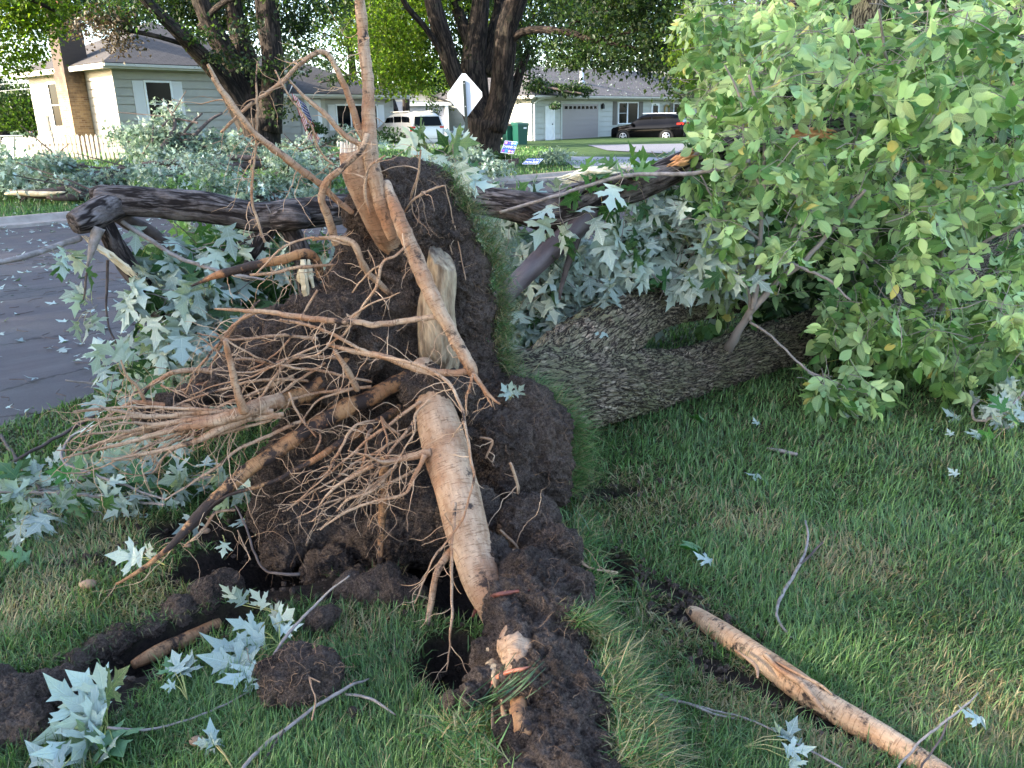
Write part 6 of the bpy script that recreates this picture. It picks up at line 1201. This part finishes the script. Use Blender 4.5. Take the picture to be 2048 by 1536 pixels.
def bin_(lab, px, d, lid, s=1., stick=True):
    p = P(px[0], px[1], d); o = empty('wheelie_bin', p, lab, 'bin', 'wheeled rubbish bins', .55); a = Acc(); w1, w2, h = .25*s, .31*s, 1.0*s
    a.addm([(-w1, -w1, .04), (w1, -w1, .04), (w1, w1, .04), (-w1, w1, .04), (-w2, -w2*1.05, h), (w2, -w2*1.05, h), (w2, w2, h), (-w2, w2, h)], [np.array([[0, 3, 2, 1], [4, 5, 6, 7], [0, 1, 5, 4], [1, 2, 6, 5], [2, 3, 7, 6], [3, 0, 4, 7]])]); a.box(-w2-.02, -w2*1.05-.02, h-.08, w2+.02, w2+.02, h-.001); a.build('body', MAT['binm'], o, local=True)
    a = Acc(); V = [(-w2-.03, -w2*1.1, h+.002), (w2+.03, -w2*1.1, h+.002), (w2+.03, w2+.06, h+.002), (-w2-.03, w2+.06, h+.002), (-w2, -w2, h+.05), (w2, -w2, h+.05), (w2, w2, h+.11), (-w2, w2, h+.11)]; a.addm(V, [np.array([[0, 3, 2, 1], [4, 5, 6, 7], [0, 1, 5, 4], [1, 2, 6, 5], [2, 3, 7, 6], [3, 0, 4, 7]])]); a.build('lid', MAT[lid], o, local=True)
    for s_ in (-1, 1): a = Acc(); a.cyl((s_*(w1-.02), w1+.04, .12), (s_*(w1+.05), w1+.04, .12), .12, 14); a.build('wheel', MAT['tyre'], o, True, local=True)
    a = Acc(); a.box(.02, -w2*1.04-.005, h*.78, .2, -w2*1.02+.0, h*.86); a.build('sticker', MAT['white'], o, local=True)
bin_('dark green wheeled bin with brown lid, the left one against the grey house', (1018, 290), 43.5, 'binlid', .95); bin_('green wheeled bin with white sticker, the right one at the garage corner', (1040, 291), 43.2, 'binm', 1.05)
# garden bed wall and plants at the big maple
bc = G(1000, 338, .1); o = empty('edging_wall', (-1.02, 25.95, .1), 'curved low wall of brown edging blocks round the foot of the big maple', 'low wall'); blk = None
th = np.linspace(math.radians(180), math.radians(360), 14)
for row in range(3):
    for k, t in enumerate(th):
        t2 = t+(.12 if row % 2 else 0); x, y = 1.25*math.cos(t2), 1.2*math.sin(t2)
        if blk is None: a = Acc(); a.box(-.155, -.1, 0, .155, .1, .118); blk = a.build('block', MAT['stonebed'], o, local=True); q = blk
        else: q = blk.copy(); COL.objects.link(q); q.parent = o
        q.location = (x+.01*rng.normal(), y+.01*rng.normal(), .0+row*.122); q.rotation_euler = (0, 0, math.atan2(1.2*math.cos(t2), -1.25*math.sin(t2))+.04*rng.normal())
a = Acc(); th = np.linspace(0, 2*math.pi, 40)[:-1]; Vb = [(0, 0, .4)]+[(1.18*math.cos(t), 1.13*math.sin(t), .33) for t in th]; a.add(Vb, [(0, i+1, (i+1) % 39+1) for i in range(39)]); o2 = a.build('bed_soil', MAT['soil'], o, local=True)
def plant(lab, c, r, n, size=.1, mat='shrub', up=1., tm=RH, nm='plant', cat='plant', gr='garden plants'):
    c = np.array(c); o = empty(nm, c, lab, cat, gr); a = Acc()
    dirs = rnd_unit(n); dirs[:, 2] = np.abs(dirs[:, 2]); rad = rng.random((n, 1))**.4; lump = 1+.3*fbm(dirs*2+c, 2)[:, None]; p = c+dirs*np.array(r)*rad*lump
    V, Fa = place(tm, p, dirs+rnd_unit(n)*.7+np.array([0, 0, .4*up]), rnd_unit(n)+np.array([0, 0, .6]), size*rng.uniform(.6, 1.3, n)); a.add(V, Fa); a.build('foliage', MAT[mat], o, True)
    a = Acc()
    for _ in range(6): e = rnd_unit(1)[0]; e[2] = abs(e[2]); a.tube(np.array([c, c+e*np.array(r)*.8]), .008, 4)
    a.build('stem', MAT['twig_dark'], o); return o
plant('bed of hosta-like green leaves on the left side of the edging wall under the maple', P(985, 326, 25.6), (.6, .4, .22), 500, .16, gr=None)
plant('low clump of green leaves right of the maple foot above the edging wall', P(1022, 330, 26.2)-[.2, 0, 0], (.35, .4, .18), 300, .12, gr=None)
plant('dark rounded shrub by the bins at the sunny side wall', P(985, 292, 42.), (.5, .5, .6), 500, .1, gr=None)
plant('low green foundation shrubs under the wing window of the beige house', P(700, 300, 36.5), (2.6, .8, .6), 1600, .12, gr=None)
plant('brown dry flower bed plants before the beige house steps', P(650, 305, 35.5), (2.0, .6, .45), 900, .1, 'crown_brown', gr=None)
plant('green bush at the right corner of the beige house by the white car', P(775, 295, 36.5), (1.0, .7, .8), 900, .12, gr=None)
plant('potted fern on a stand beside the white front door', P(633, 268, 36.), (.45, .45, .45), 400, .12, gr=None)
plant('dark evergreen shrub at the far end of the grey house', P(1440, 255, 56.), (1.5, 1., 1.4), 1800, .14, gr=None)
plant('low shrubs in front of the end windows of the grey house', P(1400, 268, 57.), (2.4, .9, .8), 1800, .14, gr=None)
plant('green hedge shrubs at the far left behind the picket fence', P(20, 262, 42.), (3.2, 1.5, 2.2), 3500, .2, 'crown_dark', gr=None)
plant('second rounded bush behind the fence nearer to the brick house', P(70, 262, 41.), (1.6, 1.2, 2.0), 2200, .18, 'crown_mid', gr=None)
plant('thin vine-like sapling climbing at the corner of the sunlit side wall', P(868, 250, 42.), (.35, .3, 2.6), 500, .12, 'crown_mid', gr=None)
pf = P(873, 298, 40.); o = empty('garden_ornament', pf, 'small blue and orange garden figure with a white top by the side wall', 'garden ornament'); a = Acc(); a.cyl((-.1, 0, 0), (-.1, 0, .75), .07, 10, .05); a.build('orange_post', MAT['orange'], o, local=True)
a = Acc(); a.tube(np.array([(.12, 0, 0), (.12, 0, .5), (.12, 0, .6)]), np.array([.17, .15, .06]), 12); a.build('blue_body', MAT['sgnblue'], o, True, local=True); a = Acc(); th = np.linspace(0, np.pi, 8); a.tube(np.stack([0*th+.12, 0*th, .75-.14*np.cos(th)], 1), np.sin(th)*.14+.002, 12); a.build('white_top', MAT['white'], o, True, local=True)
o = empty('garden_gate', P(893, 285, 40.5), 'dark metal garden gate frame beside the sunlit side wall', 'gate'); a = Acc()
for x in (-.4, .4): a.cyl((x, 0, 0), (x, 0, 1.1), .03, 6)
a.cyl((-.4, 0, 1.1), (.4, 0, 1.1), .03, 6); a.cyl((-.4, 0, .3), (.4, 0, .3), .02, 6)
for x in (-.2, 0, .2): a.cyl((x, 0, .3), (x, 0, 1.1), .01, 5)
a.build('frame', MAT['mullion'], o, local=True); o.location.z -= .6
o = empty('log_stump', P(549, 298, 33.), 'broken brown log standing against the beige wall by the flag', 'log'); a = Acc(); a.tube(resample(np.array([(0, 0, -.2), (.05, 0, .8), (-.05, 0, 1.3), (0, 0, 1.5)]), .1), .17, 12, bump=.15, bf=3); a.build('bark', simple('rotten_brown_bark', (.1, .05, .02), (.3, .17, .08), 6, .9, .6, 20), o, True, local=True)

# ---------------------------------------------------------------- trees
def crown(parent, blobs, mat, size, per=38, cr=.45, tm=RH, name='crown', droop=.3):
    """blobs: (centre, radii, n clumps). leaves sit in twig-sized clumps spread through each blob's volume"""
    Ps = []; Cs = []
    for c, r, n in blobs:
        d = rnd_unit(n); rad = rng.random((n, 1))**.45; d = d*(1+.35*fbm(d*1.7+np.array(c)*.31, 3)[:, None]); cc_ = np.array(c)+d*np.array(r)*rad; Cs.append(cc_)
    C_ = np.concatenate(Cs); n = len(C_)*per; ci = np.repeat(np.arange(len(C_)), per); s = rng.uniform(.55, 1.3, len(C_))[ci][:, None]
    off = rng.normal(size=(n, 3))*np.array([1, 1, .55])*cr*.62*s; p = C_[ci]+off; ax = rnd_unit(len(C_))[ci]*.5
    V, Fa = place(tm, p, rnd_unit(n)+unit(off)*.6+np.array([0, 0, -droop]), rnd_unit(n)*.8+np.array([0, 0, .9])+ax, size*rng.uniform(.6, 1.35, n)); a = Acc(); a.add(V, Fa)
    return a.build(name, MAT[mat] if isinstance(mat, str) else mat, parent, True)
def limbs(parent, pls, mat='tree_bark', n=18, first='trunk', wig=.05):
    for k, pl in enumerate(pls):
        A = np.array([list(P(x, y, d))+[w_*.5*PX(d)] for x, y, d, w_ in pl]); q = resample(A, .22); q[:, :3] += wig*np.stack([fbm(q[:, :3]*.6+k*5, 3, m) for m in range(3)], 1)*np.linspace(0, 1, len(q))[:, None]
        a = Acc(); a.tube(q[:, :3], q[:, 3], n if pl[0][3] > 20 else 9, bump=.10, bf=1.1); o = a.build(first if k == 0 else 'limb', MAT[mat], parent, True, tco=True)
# big maple in the middle
D = 26.3
T1 = empty('maple_tree', P(965, 325, D), 'big many-stemmed maple in the middle of the far lawn behind the diamond sign', 'tree', 'standing trees')
limbs(T1, [[(965,345,D,90),(965,318,D,72),(968,280,D,64),(975,240,D,80)],[(962,255,D,50),(935,200,D-.2,40),(908,150,D-.5,32),(890,90,D-.7,32),(868,20,D-1,30),(850,-80,D-1.2,28)],[(962,250,D,55),(950,180,D+.2,50),(948,120,D+.3,46),(955,60,D+.2,36),(962,-20,D,30),(965,-100,D,28)],
  [(985,258,D-.2,48),(1000,190,D-.3,42),(1008,120,D-.5,40),(1015,50,D-.7,38),(1040,-20,D-1,36),(1070,-110,D-1.2,38)],[(995,262,D+.3,30),(1012,215,D+.5,26),(1030,175,D+.8,20),(1045,130,D+1,14),(1062,90,D+1.2,10)],[(958,245,D+.5,34),(925,160,D+.8,26),(900,120,D+1,18)],
  [(910,145,D-.5,12),(880,100,D-.8,12),(850,55,D-1.2,11),(815,15,D-1.6,10),(790,-30,D-2,9)],[(1012,90,D-.5,16),(1050,62,D-1,14),(1120,62,D-1.8,13),(1190,80,D-2.6,11),(1260,95,D-3.2,9),(1330,110,D-3.6,6)],[(972,150,D+.4,36),(985,80,D+.6,28),(1000,10,D+1,22),(1000,-60,D+1,20)],
  [(950,110,D+.3,26),(925,50,D+.6,22),(905,-20,D+1,20)],[(1120,62,D-1.8,8),(1180,30,D-2.2,7),(1260,5,D-2.8,6),(1330,10,D-3,4)],[(1190,80,D-2.6,6),(1290,60,D-3.4,5),(1380,75,D-4,4)]])
def bl(x, y, d, rx, rz, ry, n): return (P(x, y, d), (rx*PX(d), ry, rz*PX(d)), n)
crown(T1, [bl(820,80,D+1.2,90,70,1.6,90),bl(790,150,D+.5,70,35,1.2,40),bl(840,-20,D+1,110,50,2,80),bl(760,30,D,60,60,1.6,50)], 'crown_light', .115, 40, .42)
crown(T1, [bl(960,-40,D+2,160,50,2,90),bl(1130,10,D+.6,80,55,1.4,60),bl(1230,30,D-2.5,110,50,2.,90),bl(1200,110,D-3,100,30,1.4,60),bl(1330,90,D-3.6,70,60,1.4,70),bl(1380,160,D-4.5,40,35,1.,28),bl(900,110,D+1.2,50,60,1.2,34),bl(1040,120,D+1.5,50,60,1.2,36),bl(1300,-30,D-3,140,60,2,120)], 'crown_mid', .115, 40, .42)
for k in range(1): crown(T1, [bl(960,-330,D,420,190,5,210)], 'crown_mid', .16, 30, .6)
# left maple in front of the beige house
D = 23.2
T2 = empty('maple_tree', P(520, 330, D), 'dark fork-stemmed maple standing before the beige house at the left', 'tree', 'standing trees')
limbs(T2, [[(525,360,D,95),(522,320,D,84),(520,270,D,74),(515,235,D,84)],[(500,250,D,46),(462,185,D-.3,36),(425,135,D-.6,32),(380,90,D-.9,28),(335,45,D-1.2,22),(290,0,D-1.6,18),(240,-60,D-2,14)],[(508,245,D,52),(480,170,D+.1,42),(455,110,D,38),(420,50,D-.2,32),(392,-20,D-.3,28),(370,-90,D-.3,24)],
  [(518,240,D+.2,46),(505,160,D+.4,38),(485,90,D+.6,36),(468,20,D+.7,30),(460,-60,D+.8,26)],[(535,260,D-.1,56),(543,200,D-.1,44),(545,120,D-.1,38),(538,50,D,40),(530,-30,D,40),(525,-110,D,36)],[(400,55,D-.2,12),(440,10,D-.5,10),(500,-20,D-.8,8)],[(380,92,D-.9,9),(300,70,D-1.4,8),(230,60,D-1.8,6)]])
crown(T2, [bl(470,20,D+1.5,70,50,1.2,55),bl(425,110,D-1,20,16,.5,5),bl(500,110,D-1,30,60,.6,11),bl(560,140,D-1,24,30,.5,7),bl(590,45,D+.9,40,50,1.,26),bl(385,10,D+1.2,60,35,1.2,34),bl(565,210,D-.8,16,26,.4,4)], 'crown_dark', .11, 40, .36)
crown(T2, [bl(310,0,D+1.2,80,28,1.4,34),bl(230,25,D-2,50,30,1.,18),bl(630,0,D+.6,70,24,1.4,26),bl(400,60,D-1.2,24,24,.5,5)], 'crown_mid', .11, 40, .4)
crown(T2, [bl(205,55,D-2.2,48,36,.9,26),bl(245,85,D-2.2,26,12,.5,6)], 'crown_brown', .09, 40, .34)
crown(T2, [bl(450,-260,D,420,190,5,190)], 'crown_mid', .16, 30, .6)
# far background trees: three kinds, each built once and copied
def bgtree(label, x, y, mat, h=15., r=5.5, nb=9, trunk=.3, name='tree_beyond', size=.22, per=30, low=.25, copy=None, s=1., rz=0.):
    loc = (x, y, tz(x, y)[0])
    if copy is not None:
        o = copy.copy(); COL.objects.link(o); o.location = loc; o.rotation_euler = (0, 0, rz); o.scale = (s, s, s); o['label'] = label
        for ch in copy.children: c = ch.copy(); COL.objects.link(c); c.parent = o
        return o
    o = empty('tree', (0, 0, 0), label, 'tree', 'standing trees')
    a = Acc(); q = resample(np.array([(0, 0, -.3), (.2, .1, h*.25), (.1, -.2, h*.5), (0, 0, h*.85)]), .5); a.tube(q, trunk*np.linspace(1.2, .3, len(q)), 12, bump=.1, bf=1.); a.build('trunk', MAT['tree_bark'], o, True, local=True, tco=True)
    B = []
    for k in range(nb):
        t = k*2.4+rng.random(); hh = h*(low+(1-low)*rng.random()**.8); rr = r*(1-.55*abs(hh/h-.45))*rng.uniform(.35, .75); c = np.array([rr*math.cos(t), rr*math.sin(t), hh]); B.append((c, (r*.42, r*.42, h*.13), 36)); lb = Acc(); lb.tube(np.array([(0, 0, hh*.6), c*[.5, .5, .9], c]), np.array([trunk*.4, trunk*.25, .04]), 7); lb.build('limb', MAT['tree_bark'], o, True, local=True, tco=True)
    B.append(((0, 0, h*.85), (r*.5, r*.5, h*.16), 40)); B.append(((0, 0, h*.55), (r*.6, r*.6, h*.3), 60)); crown(o, B, mat, size, per, .75)
    o.location = loc; o.rotation_euler = (0, 0, rz); return o
kA = bgtree('light green tree beyond the drive between the two houses', -6, 58, 'crown_light', 16, 6.5, 12, low=.1)
kB = bgtree('mid green tree behind the beige house ridge', -17, 55, 'crown_mid', 17, 7, 13, low=.1)
kC = bgtree('dark dense tree behind the garage roof of the grey house', 6, 72, 'crown_dark', 18, 7, 14, low=.04)
for k, (x, y, src, s, lab) in enumerate([(-30,50,kC,1.,'dark tree behind the brick chimney'),(-38,52,kB,1.,'mid green tree behind the far flagpole'),(-46,54,kC,1.1,'dark tree at the far left edge beyond the cables'),(-25,58,kB,.95,'mid green tree just right of the chimney flue'),(-22,66,kA,1.,'light tree above the middle of the beige roof'),
     (-12,66,kA,1.05,'light tree over the low wing ridge'),(-3,70,kB,1.,'mid green tree behind the shed'),(1,62,kA,.8,'light green tree left of the grey garage'),(12,74,kC,1.,'dark tree behind the flue pipe of the grey house'),(20,76,kC,1.05,'dark tree behind the white roof dish'),(27,74,kB,1.,'mid green tree behind the far end of the grey house'),(36,72,kC,1.1,'dark tree beyond the white house'),
     (30,52,kB,.9,'mid green tree right of the white house'),(40,56,kC,1.1,'dark tree deep behind the ash foliage at the right'),(24,40,kB,.75,'mid green tree on the lawn behind the ash foliage'),(33,38,kC,.85,'dark tree at the right edge beyond the street'),(20,88,kA,1.2,'tall light tree far behind the grey house'),(-2,90,kB,1.3,'tall tree far behind the shed'),(-30,80,kA,1.3,'tall light tree far behind the beige house'),(8,92,kB,1.3,'tall tree far behind the garage'),(-14,90,kC,1.25,'tall dark tree far behind the low wing')]):
    bgtree(lab, x, y, None, copy=src, s=s, rz=k*1.3)
# middle trees between the houses with visible trunks
D = 38.
o = empty('tree', P(812, 262, D+6), 'slim upright tree standing straight behind the roof of the white car', 'tree', 'standing trees'); limbs(o, [[(812,275,D+6,14),(812,200,D+6,14),(806,120,D+6,13),(795,40,D+6,12),(790,-40,D+6,10)]], wig=.1); crown(o, [bl(800,110,D,70,50,2,60),bl(840,160,D,50,30,1.5,24),bl(780,60,D,60,50,2,50)], 'crown_light', .15, 36, .5)
o = empty('tree', P(790, 262, D+7), 'dark leaning tree trunk just behind the corner of the beige house', 'tree', 'standing trees'); limbs(o, [[(800,270,D+7,26),(785,225,D+7,24),(770,170,D+7,20),(755,110,D+7,16),(745,40,D+7,14),(740,-40,D+7,12)]], wig=.1); crown(o, [bl(730,60,D-1,60,60,2,50),bl(760,130,D,40,40,1.5,20)], 'crown_mid', .15, 36, .5)
# overhanging leaves at the top left from a tree standing outside the frame
o = empty('maple_tree', (-21., 24., .4), 'sunlit yellow green maple branches hanging in at the top left corner', 'tree', 'standing trees'); limbs(o, [[(-260,330,23,90),(-240,100,23,70),(-230,-100,23,60)],[(-235,0,23,20),(-100,-40,23,14),(20,-20,23.5,10),(110,20,24,6)],[(-240,-60,23,24),(-60,-120,23,16),(90,-100,23.5,10)]], wig=.1)
crown(o, [bl(40,40,24.5,80,50,1.4,65),bl(30,110,24.5,40,30,1.,26),bl(100,10,24.5,60,35,1.2,40),bl(-120,20,24,110,120,2.4,60),bl(40,-100,24,200,60,3,50)], 'crown_light', .12, 40, .42)
crown(o, [bl(190,0,25.5,50,35,1.2,30)], 'crown_dark', .12, 40, .42)
# standing trees upper right, near
o = empty('tree', (5.2, 10.8, 0), 'dark ragged tree rising behind the ash foliage at the upper right', 'tree', 'standing trees'); D = 11.5
limbs(o, [[(1500,330,D,30),(1560,120,D,44),(1600,20,D,46),(1620,-60,D,40)],[(1400,120,D-1,5),(1450,60,D-1,8),(1520,10,D-1,10),(1590,-20,D-1,12)],[(1480,30,D,6),(1560,35,D,9),(1620,20,D,10)]], wig=.04)
crown(o, [bl(1440,60,D+1,60,80,.9,70),bl(1560,60,D+1,60,60,.9,60),bl(1390,130,D+2,30,60,.8,26)], 'crown_light', .07, 40, .22, droop=.8)
crown(o, [bl(1700,60,D+1.5,150,100,1.2,210),bl(1950,120,D+1,150,160,1.4,300),bl(1800,250,D+1.5,160,90,1.2,190),bl(2000,330,D+1,100,120,1.2,170),bl(1560,230,D+2,90,80,1.,90)], 'crown_dark', .09, 36, .25, droop=.6)
# unseen trees added left of and behind the viewer to shade the foreground
for k, (x, y, src, s, lab) in enumerate([(-15,-4,kC,.95,'x'),(-21,1,kC,1.,'x'),(-11,-10,kC,.95,'x'),(-27,-4,kC,1.1,'x'),(-18,-12,kB,1.,'x'),(-31,5,kC,1.0,'x'),(-20,6.5,kC,.85,'x')]):
    bgtree('unseen tree added on the near side of the street to shade the foreground', x, y, None, copy=src, s=s, rz=k*2.1)

# ---------------------------------------------------------------- brush piles of broken branches on the far lawn
def brush(label, spine, blobs, mat='brush', size=.11, stems_=(), seed=0, per=26, split=None):
    c0 = P(*spine[0][:3]); o = empty('brush_branch', (c0[0], c0[1], tz(c0[0], c0[1])[0]), label, 'branch', 'storm-broken branches on the far lawn')
    for k, pl in enumerate([spine]+list(stems_)):
        A = np.array([list(P(x, y, d))+[w_*.5*PX(d)] for x, y, d, w_ in pl]); q = resample(A, .12); q[:, :3] += .05*np.stack([fbm(q[:, :3]*1.5+k*5+seed, 3, m) for m in range(3)], 1)
        a = Acc(); a.tube(q[:, :3], q[:, 3], 10, bump=.12, bf=2.); a.build('stem', MAT['twig_dark'], o, True, tco=True)
    if split:
        A = np.array([list(P(x, y, d))+[w_*.5*PX(d)] for x, y, d, w_ in split]); q = resample(A, .06); a = Acc(); a.tube(q[:, :3], q[:, 3], 8, bump=.2, bf=4.); a.build('split_wood', MAT['wood'], o, True, tco=True)
    B = [bl(*b) for b in blobs]
    if len(spine) > 3 and not split or split:
        B = [(c+np.array([0, 0, rng.normal()*.12]), r*np.array([1, 1, rng.uniform(.6, 1.5)]), int(n*rng.uniform(.55, 1.2))) for c, r, n in [(np.array(c), np.array(r), n) for c, r, n in B]]
        for c, r, n in list(B):
            for _ in range(3):
                d = unit(rng.normal(size=3)*np.array([1.3, .6, .5])); d[2] = abs(d[2])*.7; b0 = c+rnd_unit(1)[0]*r*.5; l = rng.uniform(.6, 1.5); e = b0+d*l; a = Acc(); a.tube(np.array([b0-d*l*.6, b0+[0, 0, .05], e]), np.array([.03, .02, .008]), 6); a.build('stem', MAT['twig_dark'], o)
                if rng.random() < .6: B.append((e, np.array([.28, .25, .2]), 5))
    crown(o, B, mat, size, per, .24, MAPLE_S, 'foliage', .3); return o
brush('tall leafy broken maple top standing up against the shuttered window', [(300,330,19.5,14),(335,280,20,9),(350,240,20.3,6),(325,200,20.5,4)], [(335,232,20.5,26,26,.4,16),(310,275,20.3,40,24,.5,32),(360,285,20.5,46,24,.5,30),(425,272,21,44,26,.5,32),(400,305,20.5,66,14,.5,34),(310,312,19.8,56,16,.6,34)], stems_=[[(330,330,20,10),(380,280,20.5,7),(420,240,20.8,5),(445,225,21,4)],[(345,300,20.2,8),(370,260,20.4,5),(405,225,20.5,3)]])
brush('grey green heap of leafy branches at the far left below the picket fence', [(-30,345,18.5,10),(40,342,18.6,12),(110,340,18.8,9),(170,330,19,5)], [(-10,345,18.,36,13,.6,30),(90,372,17.4,50,6,.5,18),(10,370,17.4,50,8,.6,24),(150,372,17.4,46,6,.4,12)], stems_=[[(20,360,18,4),(40,325,18.6,4),(80,310,19,3)]], seed=2)
brush('dark main branch with pale split end lying along the far lawn on the left', [(20,382,16.6,8),(70,388,16.6,18),(130,382,16.8,20),(220,362,17.4,26),(320,345,18,20),(420,335,18.8,18),(520,330,19.5,14)], [(200,352,17.6,50,11,.6,27),(270,350,17.4,60,18,.6,34),(150,378,16.6,30,10,.4,7),(110,350,17.6,40,12,.5,13)], stems_=[[(90,395,16.4,8),(150,395,16.5,14),(230,375,17,14)],[(150,375,17,14),(190,350,17.5,14),(260,330,18,10)]], seed=3, split=[(10,388,16.45,4),(40,386,16.42,9),(90,388,16.4,9),(130,384,16.4,3)])
brush('long tangle of leafy branches lying behind the dark limb on the far lawn', [(300,350,17.6,10),(420,365,17.4,16),(560,350,17.8,14),(700,340,18.4,12),(800,335,19,8)], [(350,360,17.2,60,20,.7,37),(440,345,17.6,60,20,.7,37),(500,375,16.8,70,18,.7,37),(590,360,17.4,60,20,.7,34),(660,350,18,60,18,.7,29),(470,392,16.4,60,10,.5,18),(620,385,16.6,60,12,.5,21)], stems_=[[(280,330,18.6,10),(420,318,19,12),(560,315,19.4,9),(690,318,19.8,6)],[(390,400,16.4,6),(520,392,16.6,10),(660,385,17,8)]], seed=4)
brush('leafy branches heaped behind the left maple trunk up to the beige wall', [(420,315,20.5,9),(520,310,21,9),(640,315,21,7),(700,325,20.5,5)], [(460,310,20.5,60,18,.7,31),(560,318,20,60,14,.7,24),(650,325,19.6,60,14,.6,23),(640,290,24,30,14,.6,7),(590,285,26,30,16,.6,8)], seed=5)
brush('greener sprigs among the heap low on the far lawn', [(380,390,16.6,6),(480,380,16.9,7),(600,372,17.2,5)], [(400,380,16.6,60,14,.6,21),(520,368,17,60,14,.6,22),(330,375,16.8,50,12,.5,14),(700,370,17.4,40,14,.5,14)], 'maple_green', .1, seed=6)
brush('leafy twigs strewn round the sign post and edging wall', [(880,330,22,4),(940,325,21.5,5),(1010,335,21,4)], [(930,318,21.5,45,18,.5,36),(990,340,20.5,30,10,.4,16),(860,335,21,40,14,.5,26),(1110,312,26,50,5,.5,22)], seed=7)
brush('broken leafy branch lying on the eave of the grey garage', [(1060,160,48.6,3),(1110,178,48.6,4),(1165,188,48.6,3)], [(1080,170,48.8,26,10,.6,26),(1130,178,49.2,44,10,.8,50),(1165,183,49.6,20,8,.6,18)], 'crown_mid', .16, seed=8, per=22)
brush('small green branch lying on the low wing roof', [(640,165,38.4,3),(680,155,38.8,4),(720,145,39,3)], [(680,158,38.6,36,10,.5,18),(655,130,40,18,6,.4,6)], 'crown_mid', .13, seed=9, per=22)
